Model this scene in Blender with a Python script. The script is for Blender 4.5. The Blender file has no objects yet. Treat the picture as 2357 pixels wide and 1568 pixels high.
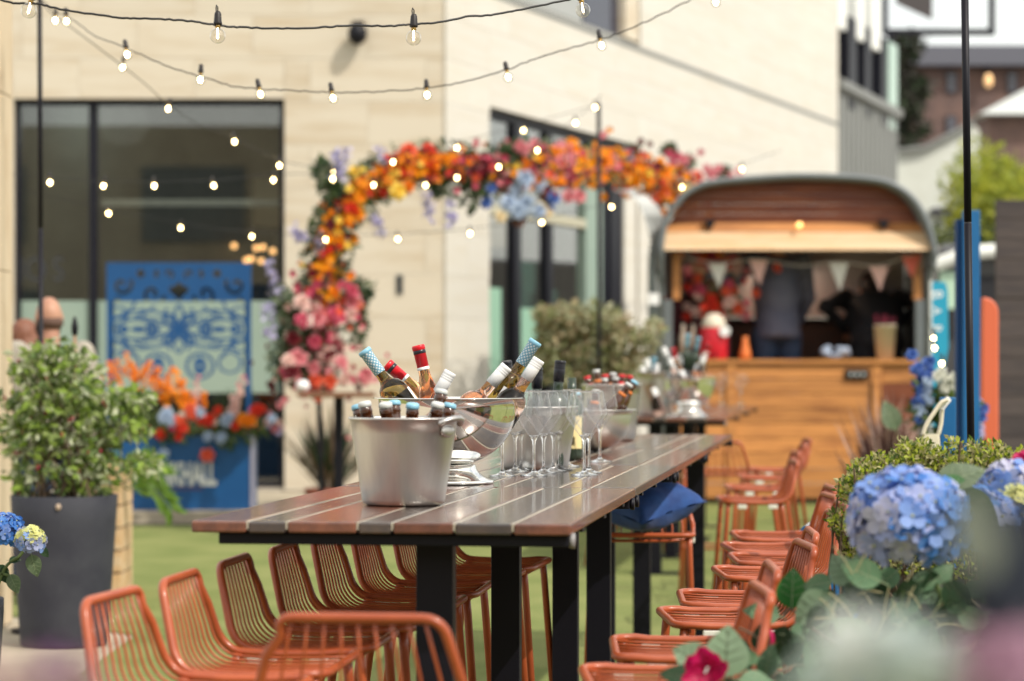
import bpy, bmesh, math, random
import numpy as np
from mathutils import Vector, Matrix, Quaternion

random.seed(7)
S = bpy.context.scene
C = S.collection
R = math.radians
H = 1.395            # camera height
F = 5565.0           # focal length in pixels of the 2357 px wide picture

# ------------------------------------------------------------------ camera
cd = bpy.data.cameras.new('camera')
cam = bpy.data.objects.new('camera', cd)
C.objects.link(cam)
cam.location = (0, 0, H)
cam.rotation_euler = (R(90), 0, 0)
cd.sensor_width = 36.0
cd.lens = 85.0
cd.shift_y = 0.0244
cd.clip_start = 0.05
cd.clip_end = 800
cd.dof.use_dof = True
cd.dof.focus_distance = 6.95
cd.dof.aperture_fstop = 2.65
cd.dof.aperture_blades = 0
S.camera = cam

# ------------------------------------------------------------------ world and sun
SUN_EL, SUN_AZ = R(48), math.atan2(0.75, -0.66)      # azimuth from +Y towards +X
w = bpy.data.worlds.new('World')
S.world = w
w.use_nodes = True
nt = w.node_tree
nt.nodes.clear()
o_ = nt.nodes.new('ShaderNodeOutputWorld')
bg = nt.nodes.new('ShaderNodeBackground')
sky = nt.nodes.new('ShaderNodeTexSky')
sky.sky_type = 'NISHITA'
sky.sun_disc = False
sky.sun_elevation = SUN_EL
sky.sun_rotation = SUN_AZ
sky.air_density = 1.0
sky.dust_density = 4.0
sky.ozone_density = 0.6
bg.inputs['Strength'].default_value = 0.15
# thin bright cloud over the whole sky, from noise
tc = nt.nodes.new('ShaderNodeTexCoord')
cn = nt.nodes.new('ShaderNodeTexNoise')
cn.inputs['Scale'].default_value = 3.2
cn.inputs['Detail'].default_value = 6
cr = nt.nodes.new('ShaderNodeMapRange')
cr.inputs['From Min'].default_value = 0.35
cr.inputs['From Max'].default_value = 0.62
cr.inputs['To Min'].default_value = 0.35
cr.inputs['To Max'].default_value = 0.9
cm = nt.nodes.new('ShaderNodeMix')
cm.data_type = 'RGBA'
cm.inputs[7].default_value = (10.2, 10.2, 9.5, 1)
nt.links.new(tc.outputs['Generated'], cn.inputs['Vector'])
nt.links.new(cn.outputs['Fac'], cr.inputs['Value'])
nt.links.new(cr.outputs['Result'], cm.inputs[0])
nt.links.new(sky.outputs['Color'], cm.inputs[6])
nt.links.new(cm.outputs[2], bg.inputs['Color'])
nt.links.new(bg.outputs['Background'], o_.inputs['Surface'])

sl = bpy.data.lights.new('sun', 'SUN')
sl.energy = 3.7
sl.angle = R(0.5)
sl.color = (1.0, 0.94, 0.84)
sun = bpy.data.objects.new('sun', sl)
C.objects.link(sun)
sd = Vector((math.sin(SUN_AZ) * math.cos(SUN_EL), math.cos(SUN_AZ) * math.cos(SUN_EL), math.sin(SUN_EL)))
sun.rotation_euler = sd.to_track_quat('Z', 'Y').to_euler()
sun.location = sd * 60

S.view_settings.view_transform = 'Standard'
S.view_settings.look = 'None'
S.view_settings.gamma = 1.0
S.view_settings.exposure = 0.08
S.view_settings.use_curve_mapping = False
S.render.engine = 'CYCLES'
cy = S.cycles
cy.use_denoising = True
try:
    cy.denoiser = 'OPENIMAGEDENOISE'
except Exception:
    pass
cy.max_bounces = 14
cy.diffuse_bounces = 4
cy.glossy_bounces = 5
cy.transmission_bounces = 14
cy.transparent_max_bounces = 16
cy.sample_clamp_indirect = 4.0
cy.caustics_reflective = False
cy.caustics_refractive = False
cy.blur_glossy = 0.5

# ------------------------------------------------------------------ helpers
def P(u, v, d):
    """a point of the place seen at picture position (u, v), d metres out"""
    return Vector(((u - 1178.5) * d / F, d, H - (v - 841.5) * d / F))

MATS = {}
def mat(name, col, rough=0.6, metal=0.0, var=None, vs=6.0, vst=(1, 1, 1), bump=0.0, bs=60.0, rnd=0.0, spec=0.5, coat=0.0,
        trans=0.0, ior=1.45, emit=0.0, sheen=0.0, lo=0.38, hi=0.62, detail=5.0, sub=0.0):
    if name in MATS:
        return MATS[name]
    m = bpy.data.materials.new(name)
    m.use_nodes = True
    t = m.node_tree
    b = t.nodes['Principled BSDF']
    c4 = (*col, 1)
    b.inputs['Base Color'].default_value = c4
    b.inputs['Roughness'].default_value = rough
    b.inputs['Metallic'].default_value = metal
    b.inputs['IOR'].default_value = ior
    b.inputs['Specular IOR Level'].default_value = spec
    b.inputs['Coat Weight'].default_value = coat
    b.inputs['Coat Roughness'].default_value = 0.08
    b.inputs['Transmission Weight'].default_value = trans
    if sheen:
        b.inputs['Sheen Weight'].default_value = sheen
    if sub:
        b.inputs['Subsurface Weight'].default_value = sub
        b.inputs['Subsurface Radius'].default_value = (0.02, 0.012, 0.008)
    if emit:
        b.inputs['Emission Color'].default_value = c4
        b.inputs['Emission Strength'].default_value = emit
        m.cycles.emission_sampling = 'NONE'
    src = None
    if var is not None or bump:
        co = t.nodes.new('ShaderNodeTexCoord')
        mp = t.nodes.new('ShaderNodeMapping')
        mp.inputs['Scale'].default_value = vst
        t.links.new(co.outputs['Object'], mp.inputs['Vector'])
    if var is not None:
        n = t.nodes.new('ShaderNodeTexNoise')
        n.inputs['Scale'].default_value = vs
        n.inputs['Detail'].default_value = detail
        n.inputs['Roughness'].default_value = 0.6
        vec = mp.outputs['Vector']
        if rnd:
            oi0 = t.nodes.new('ShaderNodeObjectInfo')
            ad = t.nodes.new('ShaderNodeVectorMath'); ad.operation = 'MULTIPLY_ADD'
            ad.inputs[1].default_value = (37, 37, 37)
            t.links.new(oi0.outputs['Random'], ad.inputs[0])
            t.links.new(vec, ad.inputs[2])
            vec = ad.outputs[0]
        t.links.new(vec, n.inputs['Vector'])
        mr = t.nodes.new('ShaderNodeMapRange')
        mr.inputs['From Min'].default_value = lo
        mr.inputs['From Max'].default_value = hi
        mx = t.nodes.new('ShaderNodeMix'); mx.data_type = 'RGBA'
        mx.inputs[6].default_value = c4
        mx.inputs[7].default_value = (*var, 1)
        t.links.new(n.outputs['Fac'], mr.inputs['Value'])
        t.links.new(mr.outputs['Result'], mx.inputs[0])
        src = mx.outputs[2]
    if rnd:
        oi = t.nodes.new('ShaderNodeObjectInfo')
        mr2 = t.nodes.new('ShaderNodeMapRange')
        mr2.inputs['To Min'].default_value = 1 - rnd
        mr2.inputs['To Max'].default_value = 1 + rnd
        hs = t.nodes.new('ShaderNodeHueSaturation')
        t.links.new(oi.outputs['Random'], mr2.inputs['Value'])
        t.links.new(mr2.outputs['Result'], hs.inputs['Value'])
        if src is not None:
            t.links.new(src, hs.inputs['Color'])
        else:
            hs.inputs['Color'].default_value = c4
        src = hs.outputs['Color']
    if src is not None:
        t.links.new(src, b.inputs['Base Color'])
    if bump:
        n2 = t.nodes.new('ShaderNodeTexNoise')
        n2.inputs['Scale'].default_value = bs
        n2.inputs['Detail'].default_value = 4
        t.links.new(mp.outputs['Vector'], n2.inputs['Vector'])
        bp = t.nodes.new('ShaderNodeBump')
        bp.inputs['Strength'].default_value = bump
        bp.inputs['Distance'].default_value = 0.01
        t.links.new(n2.outputs['Fac'], bp.inputs['Height'])
        t.links.new(bp.outputs['Normal'], b.inputs['Normal'])
    MATS[name] = m
    return m

def leafmat(name, col, var, tr=0.35, rough=0.5):
    """leaf or petal: diffuse + translucent + a weak gloss"""
    if name in MATS:
        return MATS[name]
    m = mat(name, col, rough, var=var, vs=14, rnd=0.0, spec=0.35)
    t = m.node_tree
    b = t.nodes['Principled BSDF']
    out = t.nodes['Material Output']
    tr_ = t.nodes.new('ShaderNodeBsdfTranslucent')
    src = b.inputs['Base Color'].links[0].from_socket
    t.links.new(src, tr_.inputs['Color'])
    mx = t.nodes.new('ShaderNodeMixShader')
    mx.inputs[0].default_value = tr
    t.links.new(b.outputs[0], mx.inputs[1])
    t.links.new(tr_.outputs[0], mx.inputs[2])
    t.links.new(mx.outputs[0], out.inputs['Surface'])
    return m

def thinglass(name, tint, refl=1.0, rough=0.0):
    """a pane or a shell too thin to bend light: clear, with mirror reflections at grazing angles"""
    m = bpy.data.materials.new(name)
    m.use_nodes = True
    t = m.node_tree
    t.nodes.clear()
    out = t.nodes.new('ShaderNodeOutputMaterial')
    tp = t.nodes.new('ShaderNodeBsdfTransparent')
    tp.inputs[0].default_value = (*tint, 1)
    gl = t.nodes.new('ShaderNodeBsdfGlossy')
    gl.inputs['Roughness'].default_value = rough
    fr = t.nodes.new('ShaderNodeLayerWeight')
    pw = t.nodes.new('ShaderNodeMath'); pw.operation = 'POWER'; pw.inputs[1].default_value = 5.0
    sc = t.nodes.new('ShaderNodeMath'); sc.operation = 'MULTIPLY_ADD'; sc.inputs[1].default_value = .95; sc.inputs[2].default_value = .045
    mu = t.nodes.new('ShaderNodeMath'); mu.operation = 'MULTIPLY'; mu.use_clamp = True
    mu.inputs[1].default_value = refl
    t.links.new(fr.outputs['Facing'], pw.inputs[0])
    t.links.new(pw.outputs[0], sc.inputs[0])
    mx = t.nodes.new('ShaderNodeMixShader')
    t.links.new(sc.outputs[0], mu.inputs[0])
    t.links.new(mu.outputs[0], mx.inputs[0])
    t.links.new(tp.outputs[0], mx.inputs[1])
    t.links.new(gl.outputs[0], mx.inputs[2])
    t.links.new(mx.outputs[0], out.inputs['Surface'])
    MATS[name] = m
    return m

class MB:
    """collects shapes into one mesh"""
    def __init__(s):
        s.v, s.f, s.mi, s.n = [], [], [], 0
    def add(s, vs, fs, mi=0):
        k = s.n
        s.v.extend([tuple(p) for p in vs])
        s.f.extend([tuple(i + k for i in f) for f in fs])
        s.mi.extend([mi] * len(fs))
        s.n += len(vs)
        return s
    def box(s, x0, x1, y0, y1, z0, z1, mi=0, M=None):
        vs = [Vector(p) for p in ((x0, y0, z0), (x1, y0, z0), (x1, y1, z0), (x0, y1, z0), (x0, y0, z1), (x1, y0, z1), (x1, y1, z1), (x0, y1, z1))]
        if M is not None:
            vs = [M @ p for p in vs]
        return s.add(vs, [(3, 2, 1, 0), (4, 5, 6, 7), (0, 1, 5, 4), (1, 2, 6, 5), (2, 3, 7, 6), (3, 0, 4, 7)], mi)
    def prism(s, pts, y0, y1, mi=0):
        """outline in x, z extruded from y0 to y1 (outline anticlockwise seen from -y)"""
        n = len(pts)
        vs = [(x, y0, z) for x, z in pts] + [(x, y1, z) for x, z in pts]
        fs = [tuple(range(n)), tuple(range(2 * n - 1, n - 1, -1))]
        fs += [(i, i + n, (i + 1) % n + n, (i + 1) % n) for i in range(n)]
        return s.add(vs, fs, mi)
    def tube(s, pts, r, n=8, closed=False, cap=True, mi=0, rad=None):
        pts = [Vector(p) for p in pts]
        m = len(pts)
        T = []
        for i in range(m):
            if closed:
                t = pts[(i + 1) % m] - pts[i - 1]
            else:
                t = pts[min(i + 1, m - 1)] - pts[max(i - 1, 0)]
            T.append(t.normalized() if t.length > 1e-9 else Vector((0, 0, 1)))
        a = Vector((0, 0, 1)) if abs(T[0].z) < 0.9 else Vector((1, 0, 0))
        nrm = (a - T[0] * a.dot(T[0])).normalized()
        vs = []
        for i in range(m):
            if i:
                nrm = nrm - T[i] * nrm.dot(T[i])
                nrm = nrm.normalized() if nrm.length > 1e-6 else T[i].orthogonal().normalized()
            bn = T[i].cross(nrm)
            rr = rad[i] if rad else r
            for k in range(n):
                q = 2 * math.pi * k / n
                vs.append(pts[i] + nrm * (rr * math.cos(q)) + bn * (rr * math.sin(q)))
        fs = []
        for i in range(m if closed else m - 1):
            j = (i + 1) % m
            for k in range(n):
                k2 = (k + 1) % n
                fs.append((i * n + k, i * n + k2, j * n + k2, j * n + k))
        if cap and not closed:
            fs.append(tuple(range(n - 1, -1, -1)))
            fs.append(tuple((m - 1) * n + k for k in range(n)))
        return s.add(vs, fs, mi)
    def lathe(s, prof, n=24, c=(0, 0, 0), mi=0, M=None, closed=False):
        vs, fs = [], []
        c = Vector(c)
        for r, z in prof:
            for k in range(n):
                q = 2 * math.pi * k / n
                p = Vector((r * math.cos(q), r * math.sin(q), z)) + c
                vs.append(M @ p if M is not None else p)
        m = len(prof)
        for i in range(m if closed else m - 1):
            j = (i + 1) % m
            for k in range(n):
                k2 = (k + 1) % n
                fs.append((i * n + k, i * n + k2, j * n + k2, j * n + k))
        if not closed:
            if prof[0][0] > 1e-6:
                fs.append(tuple(range(n - 1, -1, -1)))
            if prof[-1][0] > 1e-6:
                fs.append(tuple((m - 1) * n + k for k in range(n)))
        return s.add(vs, fs, mi)
    def ell(s, c, r, n=14, m=9, mi=0, M=None):
        c = Vector(c)
        if not hasattr(r, '__len__'):
            r = (r, r, r)
        vs, fs = [], []
        for i in range(m + 1):
            a = math.pi * i / m
            for k in range(n):
                q = 2 * math.pi * k / n
                p = Vector((r[0] * math.sin(a) * math.cos(q), r[1] * math.sin(a) * math.sin(q), -r[2] * math.cos(a)))
                vs.append((M @ p if M is not None else p) + c)
        for i in range(m):
            for k in range(n):
                k2 = (k + 1) % n
                fs.append((i * n + k, i * n + k2, (i + 1) * n + k2, (i + 1) * n + k))
        return s.add(vs, fs, mi)
    def leaf(s, p, d, L, W, mi=0, up=None, fold=0.25):
        d = Vector(d).normalized()
        up = Vector(up) if up is not None else Vector((random.uniform(-1, 1), random.uniform(-1, 1), random.uniform(-.2, 1)))
        sd_ = d.cross(up)
        sd_ = sd_.normalized() if sd_.length > 1e-4 else d.orthogonal().normalized()
        nn = sd_.cross(d)
        p = Vector(p)
        m = p + d * L * 0.5
        return s.add([p, m + sd_ * W * .5 + nn * W * fold, p + d * L, m - sd_ * W * .5 + nn * W * fold], [(0, 1, 2), (0, 2, 3)], mi)
    def mesh(s, name, mats, smooth=False):
        me = bpy.data.meshes.new(name)
        me.from_pydata(s.v, [], s.f)
        if not isinstance(mats, (list, tuple)):
            mats = [mats]
        for m in mats:
            me.materials.append(m)
        if len(mats) > 1:
            me.polygons.foreach_set('material_index', s.mi)
        if smooth:
            me.polygons.foreach_set('use_smooth', [True] * len(me.polygons))
        me.update()
        return me
    def build(s, name, mats, parent=None, smooth=False, bevel=0.0, loc=None, rotz=0.0, seg=2):
        o = obj(name, s.mesh(name, mats, smooth), parent, loc, rotz)
        if bevel:
            bm_ = o.modifiers.new('edge', 'BEVEL')
            bm_.width = bevel
            bm_.segments = seg
            bm_.limit_method = 'ANGLE'
        return o

def obj(name, me, parent=None, loc=None, rotz=0.0):
    o = bpy.data.objects.new(name, me)
    C.objects.link(o)
    if parent is not None:
        o.parent = parent
    if loc is not None:
        o.location = loc
    if rotz:
        o.rotation_euler = (0, 0, rotz)
    return o

def tag(o, label=None, cat=None, group=None, kind=None):
    if label: o['label'] = label
    if cat: o['category'] = cat
    if group: o['group'] = group
    if kind: o['kind'] = kind
    return o

def thing(name, label, cat, loc=(0, 0, 0), rotz=0.0, group=None):
    o = bpy.data.objects.new(name, None)
    o.empty_display_size = 0.1
    C.objects.link(o)
    o.location = loc
    o.rotation_euler = (0, 0, rotz)
    return tag(o, label, cat, group)

def axis_to(o, direction, spin=0.0):
    o.rotation_mode = 'QUATERNION'
    q = Vector(direction).to_track_quat('Z', 'Y')
    o.rotation_quaternion = q @ Quaternion((0, 0, 1), spin)

def dup(root, loc=None, rotz=None, label=None, group=None):
    """a copy of a thing with copies of its parts and sub-parts (mesh data shared)"""
    def cp(o, par):
        c = o.copy()
        C.objects.link(c)
        if par is not None:
            c.parent = par
        for ch in list(o.children):
            cp(ch, c)
        return c
    r = cp(root, None)
    if loc is not None: r.location = loc
    if rotz is not None: r.rotation_euler = (0, 0, rotz)
    if label: r['label'] = label
    if group: r['group'] = group
    return r

def rv(a=1.0):
    return Vector((random.uniform(-a, a), random.uniform(-a, a), random.uniform(-a, a)))

def unit():
    while True:
        v = rv()
        if 0.05 < v.length < 1:
            return v.normalized()

def smoothpath(pts, k=6):
    """Catmull-Rom through the points"""
    pts = [Vector(p) for p in pts]
    out = []
    for i in range(len(pts) - 1):
        p0, p1, p2, p3 = pts[max(i - 1, 0)], pts[i], pts[i + 1], pts[min(i + 2, len(pts) - 1)]
        for j in range(k):
            t = j / k
            out.append(0.5 * ((2 * p1) + (p2 - p0) * t + (2 * p0 - 5 * p1 + 4 * p2 - p3) * t * t + (3 * p1 - p0 - 3 * p2 + p3) * t ** 3))
    out.append(pts[-1])
    return out

def text_mesh(body, size, depth, m, name='letter', xscale=1.0, bold=0.0):
    cu = bpy.data.curves.new(name, 'FONT')
    cu.body = body
    cu.size = size
    cu.extrude = depth
    cu.offset = bold
    cu.align_x = 'CENTER'
    cu.align_y = 'CENTER'
    to = bpy.data.objects.new(name, cu)
    C.objects.link(to)
    dg = bpy.context.evaluated_depsgraph_get()
    me = bpy.data.meshes.new_from_object(to.evaluated_get(dg))
    bpy.data.objects.remove(to)
    me.materials.clear()
    me.materials.append(m)
    me.transform(Matrix.Scale(xscale, 4, (1, 0, 0)))
    me.transform(Matrix.Rotation(R(90), 4, 'X'))
    return me
# ------------------------------------------------------------------ materials of the setting
M_lawn = mat('lawn_turf', (.150, .182, .055), .9, var=(.215, .232, .082), vs=1.5, bump=.7, bs=170, spec=.2)
M_pave = mat('paving_stone', (.40, .345, .26), .85, var=(.33, .285, .21), vs=3, rnd=.06, bump=.2)
M_ground = mat('far_ground', (.26, .24, .21), .9, var=(.2, .19, .17), vs=1.2)
M_stone = mat('travertine', (.59, .525, .42), .75, var=(.47, .37, .245), vs=1.7, vst=(.5, 1, 4), rnd=.028, bump=.12, bs=30, lo=.47, hi=.80)
M_stoneb = mat('pale_travertine', (.60, .575, .515), .75, var=(.57, .53, .45), vs=2.0, vst=(.45, .45, 5), rnd=.02, bump=.1, bs=30, lo=.42, hi=.7)
M_core = mat('wall_core', (.4, .36, .3), .9)
M_frame = mat('dark_window_frame', (.008, .008, .014), .45, spec=.3)
M_int = mat('room_wall', (.105, .118, .112), .8, var=(.07, .08, .078), vs=.9)
M_intd = mat('room_dark', (.03, .03, .034), .7)
M_intw = mat('room_pale', (.42, .40, .30), .8)
M_film = mat('frosted_film', (.27, .345, .285), .5, var=(.24, .32, .27), vs=1.0)
M_teal = mat('teal_blind', (.11, .24, .22), .6, var=(.07, .17, .17), vs=1.4)
M_glass = thinglass('window_glass', (.93, .95, .92), 2.6)
M_letter = mat('grey_letter', (.035, .037, .042), .5)
M_black = mat('black_metal', (.006, .006, .010), .5, spec=.3)
M_navy = mat('navy_seat', (.01, .03, .09), .6)
M_amber = mat('amber_lamp', (1.0, .52, .20), .5, emit=3.2)
M_grey = mat('grey_cladding', (.20, .205, .195), .5, var=(.17, .175, .165), vs=3, vst=(6, 6, .3))

# ------------------------------------------------------------------ ground
def sheet(name, pts, z, m, kind='structure'):
    b = MB().add([(x, y, z) for x, y in pts], [tuple(range(len(pts)))])
    return tag(b.build(name, m), kind=kind)

sheet('ground', [(-300, -120), (300, -120), (300, 500), (-300, 500)], -.012, M_ground)
sheet('patio', [(-9, -4), (-1.8, -4), (-1.8, 16), (-9, 16)], -.006, M_pave)
sheet('lawn', [(-1.95, -4), (9, -4), (9, 26.5), (1.3, 26.5), (1.3, 21.1), (-7.5, 21.1), (-7.5, 15.8), (-2.7, 13.4), (-1.95, 12.5)], 0, M_lawn)
tag(MB().box(-9, 1.3, 21.1, 21.4, -.03, -.004).build('gutter', M_black), kind='structure')  # dark strip between the lawn and the pavement
pv = tag(MB().box(-9, 1.28, 21.42, 25.4, -.05, .083).build('pavement', M_pave), kind='structure')
pme = MB().box(0, .895, 0, .595, 0, .009).mesh('paving_slab', M_pave)
for i in range(11):
    for j in range(6):
        obj('paving_slab', pme, pv, (-8.6 + i * .9 - (.45 if j % 2 else 0), 21.44 + j * .6, .0825 + random.uniform(0, .002)))
kme = MB().box(0, .89, 0, .14, -.06, 0).mesh('kerb_stone', M_pave)

# ------------------------------------------------------------------ the stone building
YA = 25.2
XC = (1020 - 1178.5) / F * YA
DBx, DBy = math.sin(R(21.7)), math.cos(R(21.7))
def tB(u):
    r = (u - 1178.5) / F
    return (r * YA - XC) / (DBx - DBy * r)
ANGB = math.atan2(DBy, DBx)
bld = thing('stone_building', 'pale travertine corner building with tall dark framed windows behind the yard', 'building')

SLABS = {}
def clad(L0, L1, z0, z1, holes, w_, h_, place, m):
    """stone slabs over a rectangle with holes left open; place(x, z) -> location"""
    row, z = 0, z0
    while z < z1 - .01:
        zt = min(z + h_, z1)
        x = L0 - (w_ / 2 if row % 2 else 0)
        while x < L1 - .01:
            a, b_ = max(x, L0), min(x + w_, L1)
            rects = [(a, b_, z, zt)]
            for hx0, hx1, hz0, hz1 in holes:
                nr = []
                for (p, q, r_, s_) in rects:
                    if q <= hx0 or p >= hx1 or s_ <= hz0 or r_ >= hz1:
                        nr.append((p, q, r_, s_)); continue
                    if p < hx0: nr.append((p, hx0, r_, s_))
                    if q > hx1: nr.append((hx1, q, r_, s_))
                    p2, q2 = max(p, hx0), min(q, hx1)
                    if r_ < hz0: nr.append((p2, q2, r_, hz0))
                    if s_ > hz1: nr.append((p2, q2, hz1, s_))
                rects = nr
            for (p, q, r_, s_) in rects:
                if q - p < .03 or s_ - r_ < .03: continue
                k = (round(q - p, 3), round(s_ - r_, 3), m.name)
                if k not in SLABS:
                    SLABS[k] = MB().box(0, k[0] - .003, -.03, 0, 0, k[1] - .003).mesh('stone_slab', m)
                lo, rz = place(p + .0015, r_ + .0015)
                obj('stone_slab', SLABS[k], bld, lo, rz)
            x += w_
        z = zt
        row += 1

# face A (towards the camera)
wx0, wx1 = (32 - 1178.5) / F * YA, (655 - 1178.5) / F * YA
wz1 = H + (841.5 - 228) / F * YA
wz0 = .12
hA = [(wx0, wx1, wz0, wz1)]
bA = MB()
bA.box(-9, wx0, YA + .002, YA + .3, .05, 9).box(wx1, XC - .01, YA + .002, YA + .3, .05, 9).box(wx0, wx1, YA + .002, YA + .3, wz1, 9).box(wx0, wx1, YA + .002, YA + .3, .05, wz0)
bA.build('wall', M_core, bld)
clad(-7.5, XC, .095, 7.0, hA, 1.2, .45, lambda x, z: ((x, YA, z), 0), M_stone)
# face B (running back to the right)
gz1 = H + (841.5 - 246) / F * (YA + DBy * tB(1122))
tg0, tg1 = tB(1122), tB(1466)
tu0, tu1 = 1.5, tB(1470)
uz0 = H + 836 / F * (YA + DBy * tB(1201.6))
tEnd = tB(1925)
def BP(t, off, z):
    """point on face B: t along it, off outwards"""
    return Vector((XC + DBx * t + DBy * off, YA + DBy * t - DBx * off, z))
fB = bpy.data.objects.new('side_wall', None)
def bframe(mb, name, m, **k):
    o = mb.build(name, m, bld, **k)
    o.location = (XC, YA, 0)
    o.rotation_euler = (0, 0, ANGB)
    return o
bpy.data.objects.remove(fB)
wB = MB()
for (a, b_, z0, z1) in ((0.02, tg0, .05, uz0), (tg1, tEnd, .05, uz0), (tg0, tg1, gz1, uz0), (.02, tu0, uz0, 9), (tu1, tEnd, uz0, 9), (tu0, tu1, 8.4, 9)):
    wB.box(a, b_, .002, .3, z0, z1)
bframe(wB, 'wall', M_core)
hB = [(tg0, tg1, -1, gz1), (tu0, tu1, uz0, 8.4)]
clad(.005, tEnd, .095, 8.8, hB, 1.2, .45, lambda x, z: (tuple(BP(x, 0, z)), ANGB), M_stoneb)
bframe(MB().box(0, tEnd, -.038, -.031, uz0 - .07, uz0 - .015), 'string_course', M_grey)
MB().add([(-9, YA, 9), (XC, YA, 9), tuple(BP(tEnd, 0, 9)), (-9, BP(tEnd, 0, 9).y, 9)], [(0, 1, 2, 3)]).build('roof', M_core, bld)

# window A: frame, panes, film, room behind
def bars(mb, x0, x1, z0, z1, y0, y1, t):
    mb.box(x0, x1, y0, y1, z1 - t, z1).box(x0, x1, y0, y1, z0, z0 + t)
    mb.box(x0, x0 + t, y0, y1, z0 + t, z1 - t).box(x1 - t, x1, y0, y1, z0 + t, z1 - t)
fr = bars and MB()
bars(fr, wx0, wx1, wz0, wz1, YA + .06, YA + .16, .055)
wf = fr.build('window_frame', M_frame, bld)
mx0, mx1 = (203 - 1178.5) / F * YA, (221 - 1178.5) / F * YA
MB().box(mx0, mx1, YA + .055, YA + .165, wz0 + .055, wz1 - .055).build('mullion', M_frame, wf)
for a, b_ in ((wx0 + .055, mx0), (mx1, wx1 - .055)):
    MB().box(a, b_, YA + .10, YA + .112, wz0 + .055, wz1 - .055).build('pane', M_glass, wf)
    fz0, fz1 = H - (905 - 841.5) / F * YA, H - (692 - 841.5) / F * YA
    MB().box(a + .003, b_ - .003, YA + .090, YA + .096, fz0, fz1).build('frosted_film', M_film, wf)
zt = H + (841.5 - 462) / F * YA
MB().box(mx1, wx1 - .055, YA + .3, YA + .36, zt - .035, zt + .035).build('transom', M_grey, wf)
for ch, u in (('I', 47), ('O', 79), ('S', 130)):
    me = text_mesh(ch, .36, .002, M_letter, xscale=.8)
    obj('letter', me, wf, ((u - 1178.5) / F * YA, YA + .097, H + (841.5 - 622) / F * YA))
room = MB()
room.box(-9, XC + 1.5, 33.5, 33.7, 0, 5.2).box(-9, -8.8, YA + .3, 33.5, 0, 5.2)
room.build('room_wall', M_int, bld)
MB().box(-8.8, XC - .05, YA + .3, 33.5, 4.9, 5.0).build('ceiling', M_int, bld)
MB().box(-8.8, XC - .05, YA + .3, 33.5, -.02, .1).build('room_floor', M_intd, bld)
MB().box(-6.9, -5.95, 32.2, 33.4, .1, 4.2).build('column', M_int, bld)
MB().box(-6.0, -4.0, 33.1, 33.3, .1, 3.7).build('partition', mat('room_olive', (.10, .10, .085), .8), bld)
MB().box(-2.6, -1.0, 32.6, 33.3, .1, 4.6).build('column', M_intw, bld)
MB().box(-4.6, -1.2, 33.0, 33.45, 3.3, 3.95).build('bulkhead', M_intw, bld)
MB().box(-3.0, -2.3, 26.4, 27.2, .1, .85).build('bench', M_navy, bld)
MB().box(-5.8, -2.0, 29.5, 30.1, .1, 1.25).build('bar_counter', M_intd, bld)
lme = MB().ell((0, 0, 0), .036, 8, 6).mesh('lamp', M_amber, True)  # glowing balls in the room stand in for bulb reflections in the glass
for i, (u, v) in enumerate(((371, 542), (400, 541), (420, 549), (444, 546), (469, 572), (488, 566), (508, 558), (517, 565), (539, 566), (567, 599), (579, 596), (590, 571), (605, 569), (601, 601), (628, 578))):
    obj('ceiling_lamp', lme, bld, P(u, v, 32.4))

rl = bpy.data.lights.new('room_light', 'POINT'); rl.energy = 16; rl.shadow_soft_size = .3; rl.color = (.95, 1, .92)  # unseen fill lights added to brighten the room behind the window
for x_ in (-4.6, -2.2):
    o = bpy.data.objects.new('room_light', rl); C.objects.link(o); o.location = (x_, 28.6, 4.3); o.parent = bld

# window B ground floor
def bbox(u0, u1, z0, z1, y0, y1, name, m, par=None):
    o = MB().box(tB(u0), tB(u1), y0, y1, z0, z1).build(name, m, bld)
    o.location = (XC, YA, 0); o.rotation_euler = (0, 0, ANGB)
    return o
fb = MB()
bars(fb, tg0, tg1, .1, gz1, .06, .17, .09)
fb.box(tB(1197), tB(1211), .06, .17, .19, gz1 - .09).box(tB(1272), tB(1284), .06, .17, .19, gz1 - .09).box(tB(1397), tB(1410), .06, .17, .19, gz1 - .09)
bframe(fb, 'door_frame', M_frame)
bbox(1358, 1395, .1, gz1 - .3, .05, .05 + .12, 'door_leaf', M_film)
bbox(1411, 1438, .1, gz1 - .1, .03, .18, 'pier', M_frame)
bbox(1438, 1464, .1, gz1 - .1, .0, .2, 'reveal', M_stoneb)
tz = H + (841.5 - 503) / F * (YA + DBy * tB(1280))
bbox(1123, 1358, tz - .055, tz + .055, .05, .16, 'transom', M_intw)
bbox(1124, 1358, .19, gz1 - .09, .11, .122, 'pane', M_glass)
bbox(1125, 1172, .12, H + (841.5 - 660) / F * 26.4, .095, .102, 'frosted_film', mat('green_film', (.27, .47, .35), .5))
bbox(1212, 1252, .12, 2.05, .095, .102, 'frosted_film', MATS['green_film'])
bbox(1254, 1271, .2, 2.25, .20, .24, 'blind', M_teal)  # teal and tan panels put the door glass reflections into colour
bbox(1212, 1271, 2.06, 2.6, .20, .24, 'blind', M_teal)
bbox(1126, 1195, 2.5, 3.15, .5, .54, 'blind', mat('tan_blind', (.30, .23, .17), .7))
bbox(1212, 1262, 2.75, 3.2, .5, .54, 'blind', MATS['tan_blind'])
bbox(1286, 1318, .2, 2.3, .20, .24, 'blind', M_teal)
bbox(1322, 1355, .2, 1.5, .20, .24, 'blind', M_teal)
bbox(1140, 1358, tz + .3, gz1, 2.5, 2.6, 'room_wall', M_intw)
ib = MB()
ib.box(.3, 12, 5.5, 5.7, 0, 5).box(.3, 12, .3, 5.5, 4.9, 5.0).box(11.8, 12, .3, 5.5, 0, 4.9)
bframe(ib, 'room_wall', M_int)
ub = MB()
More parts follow.
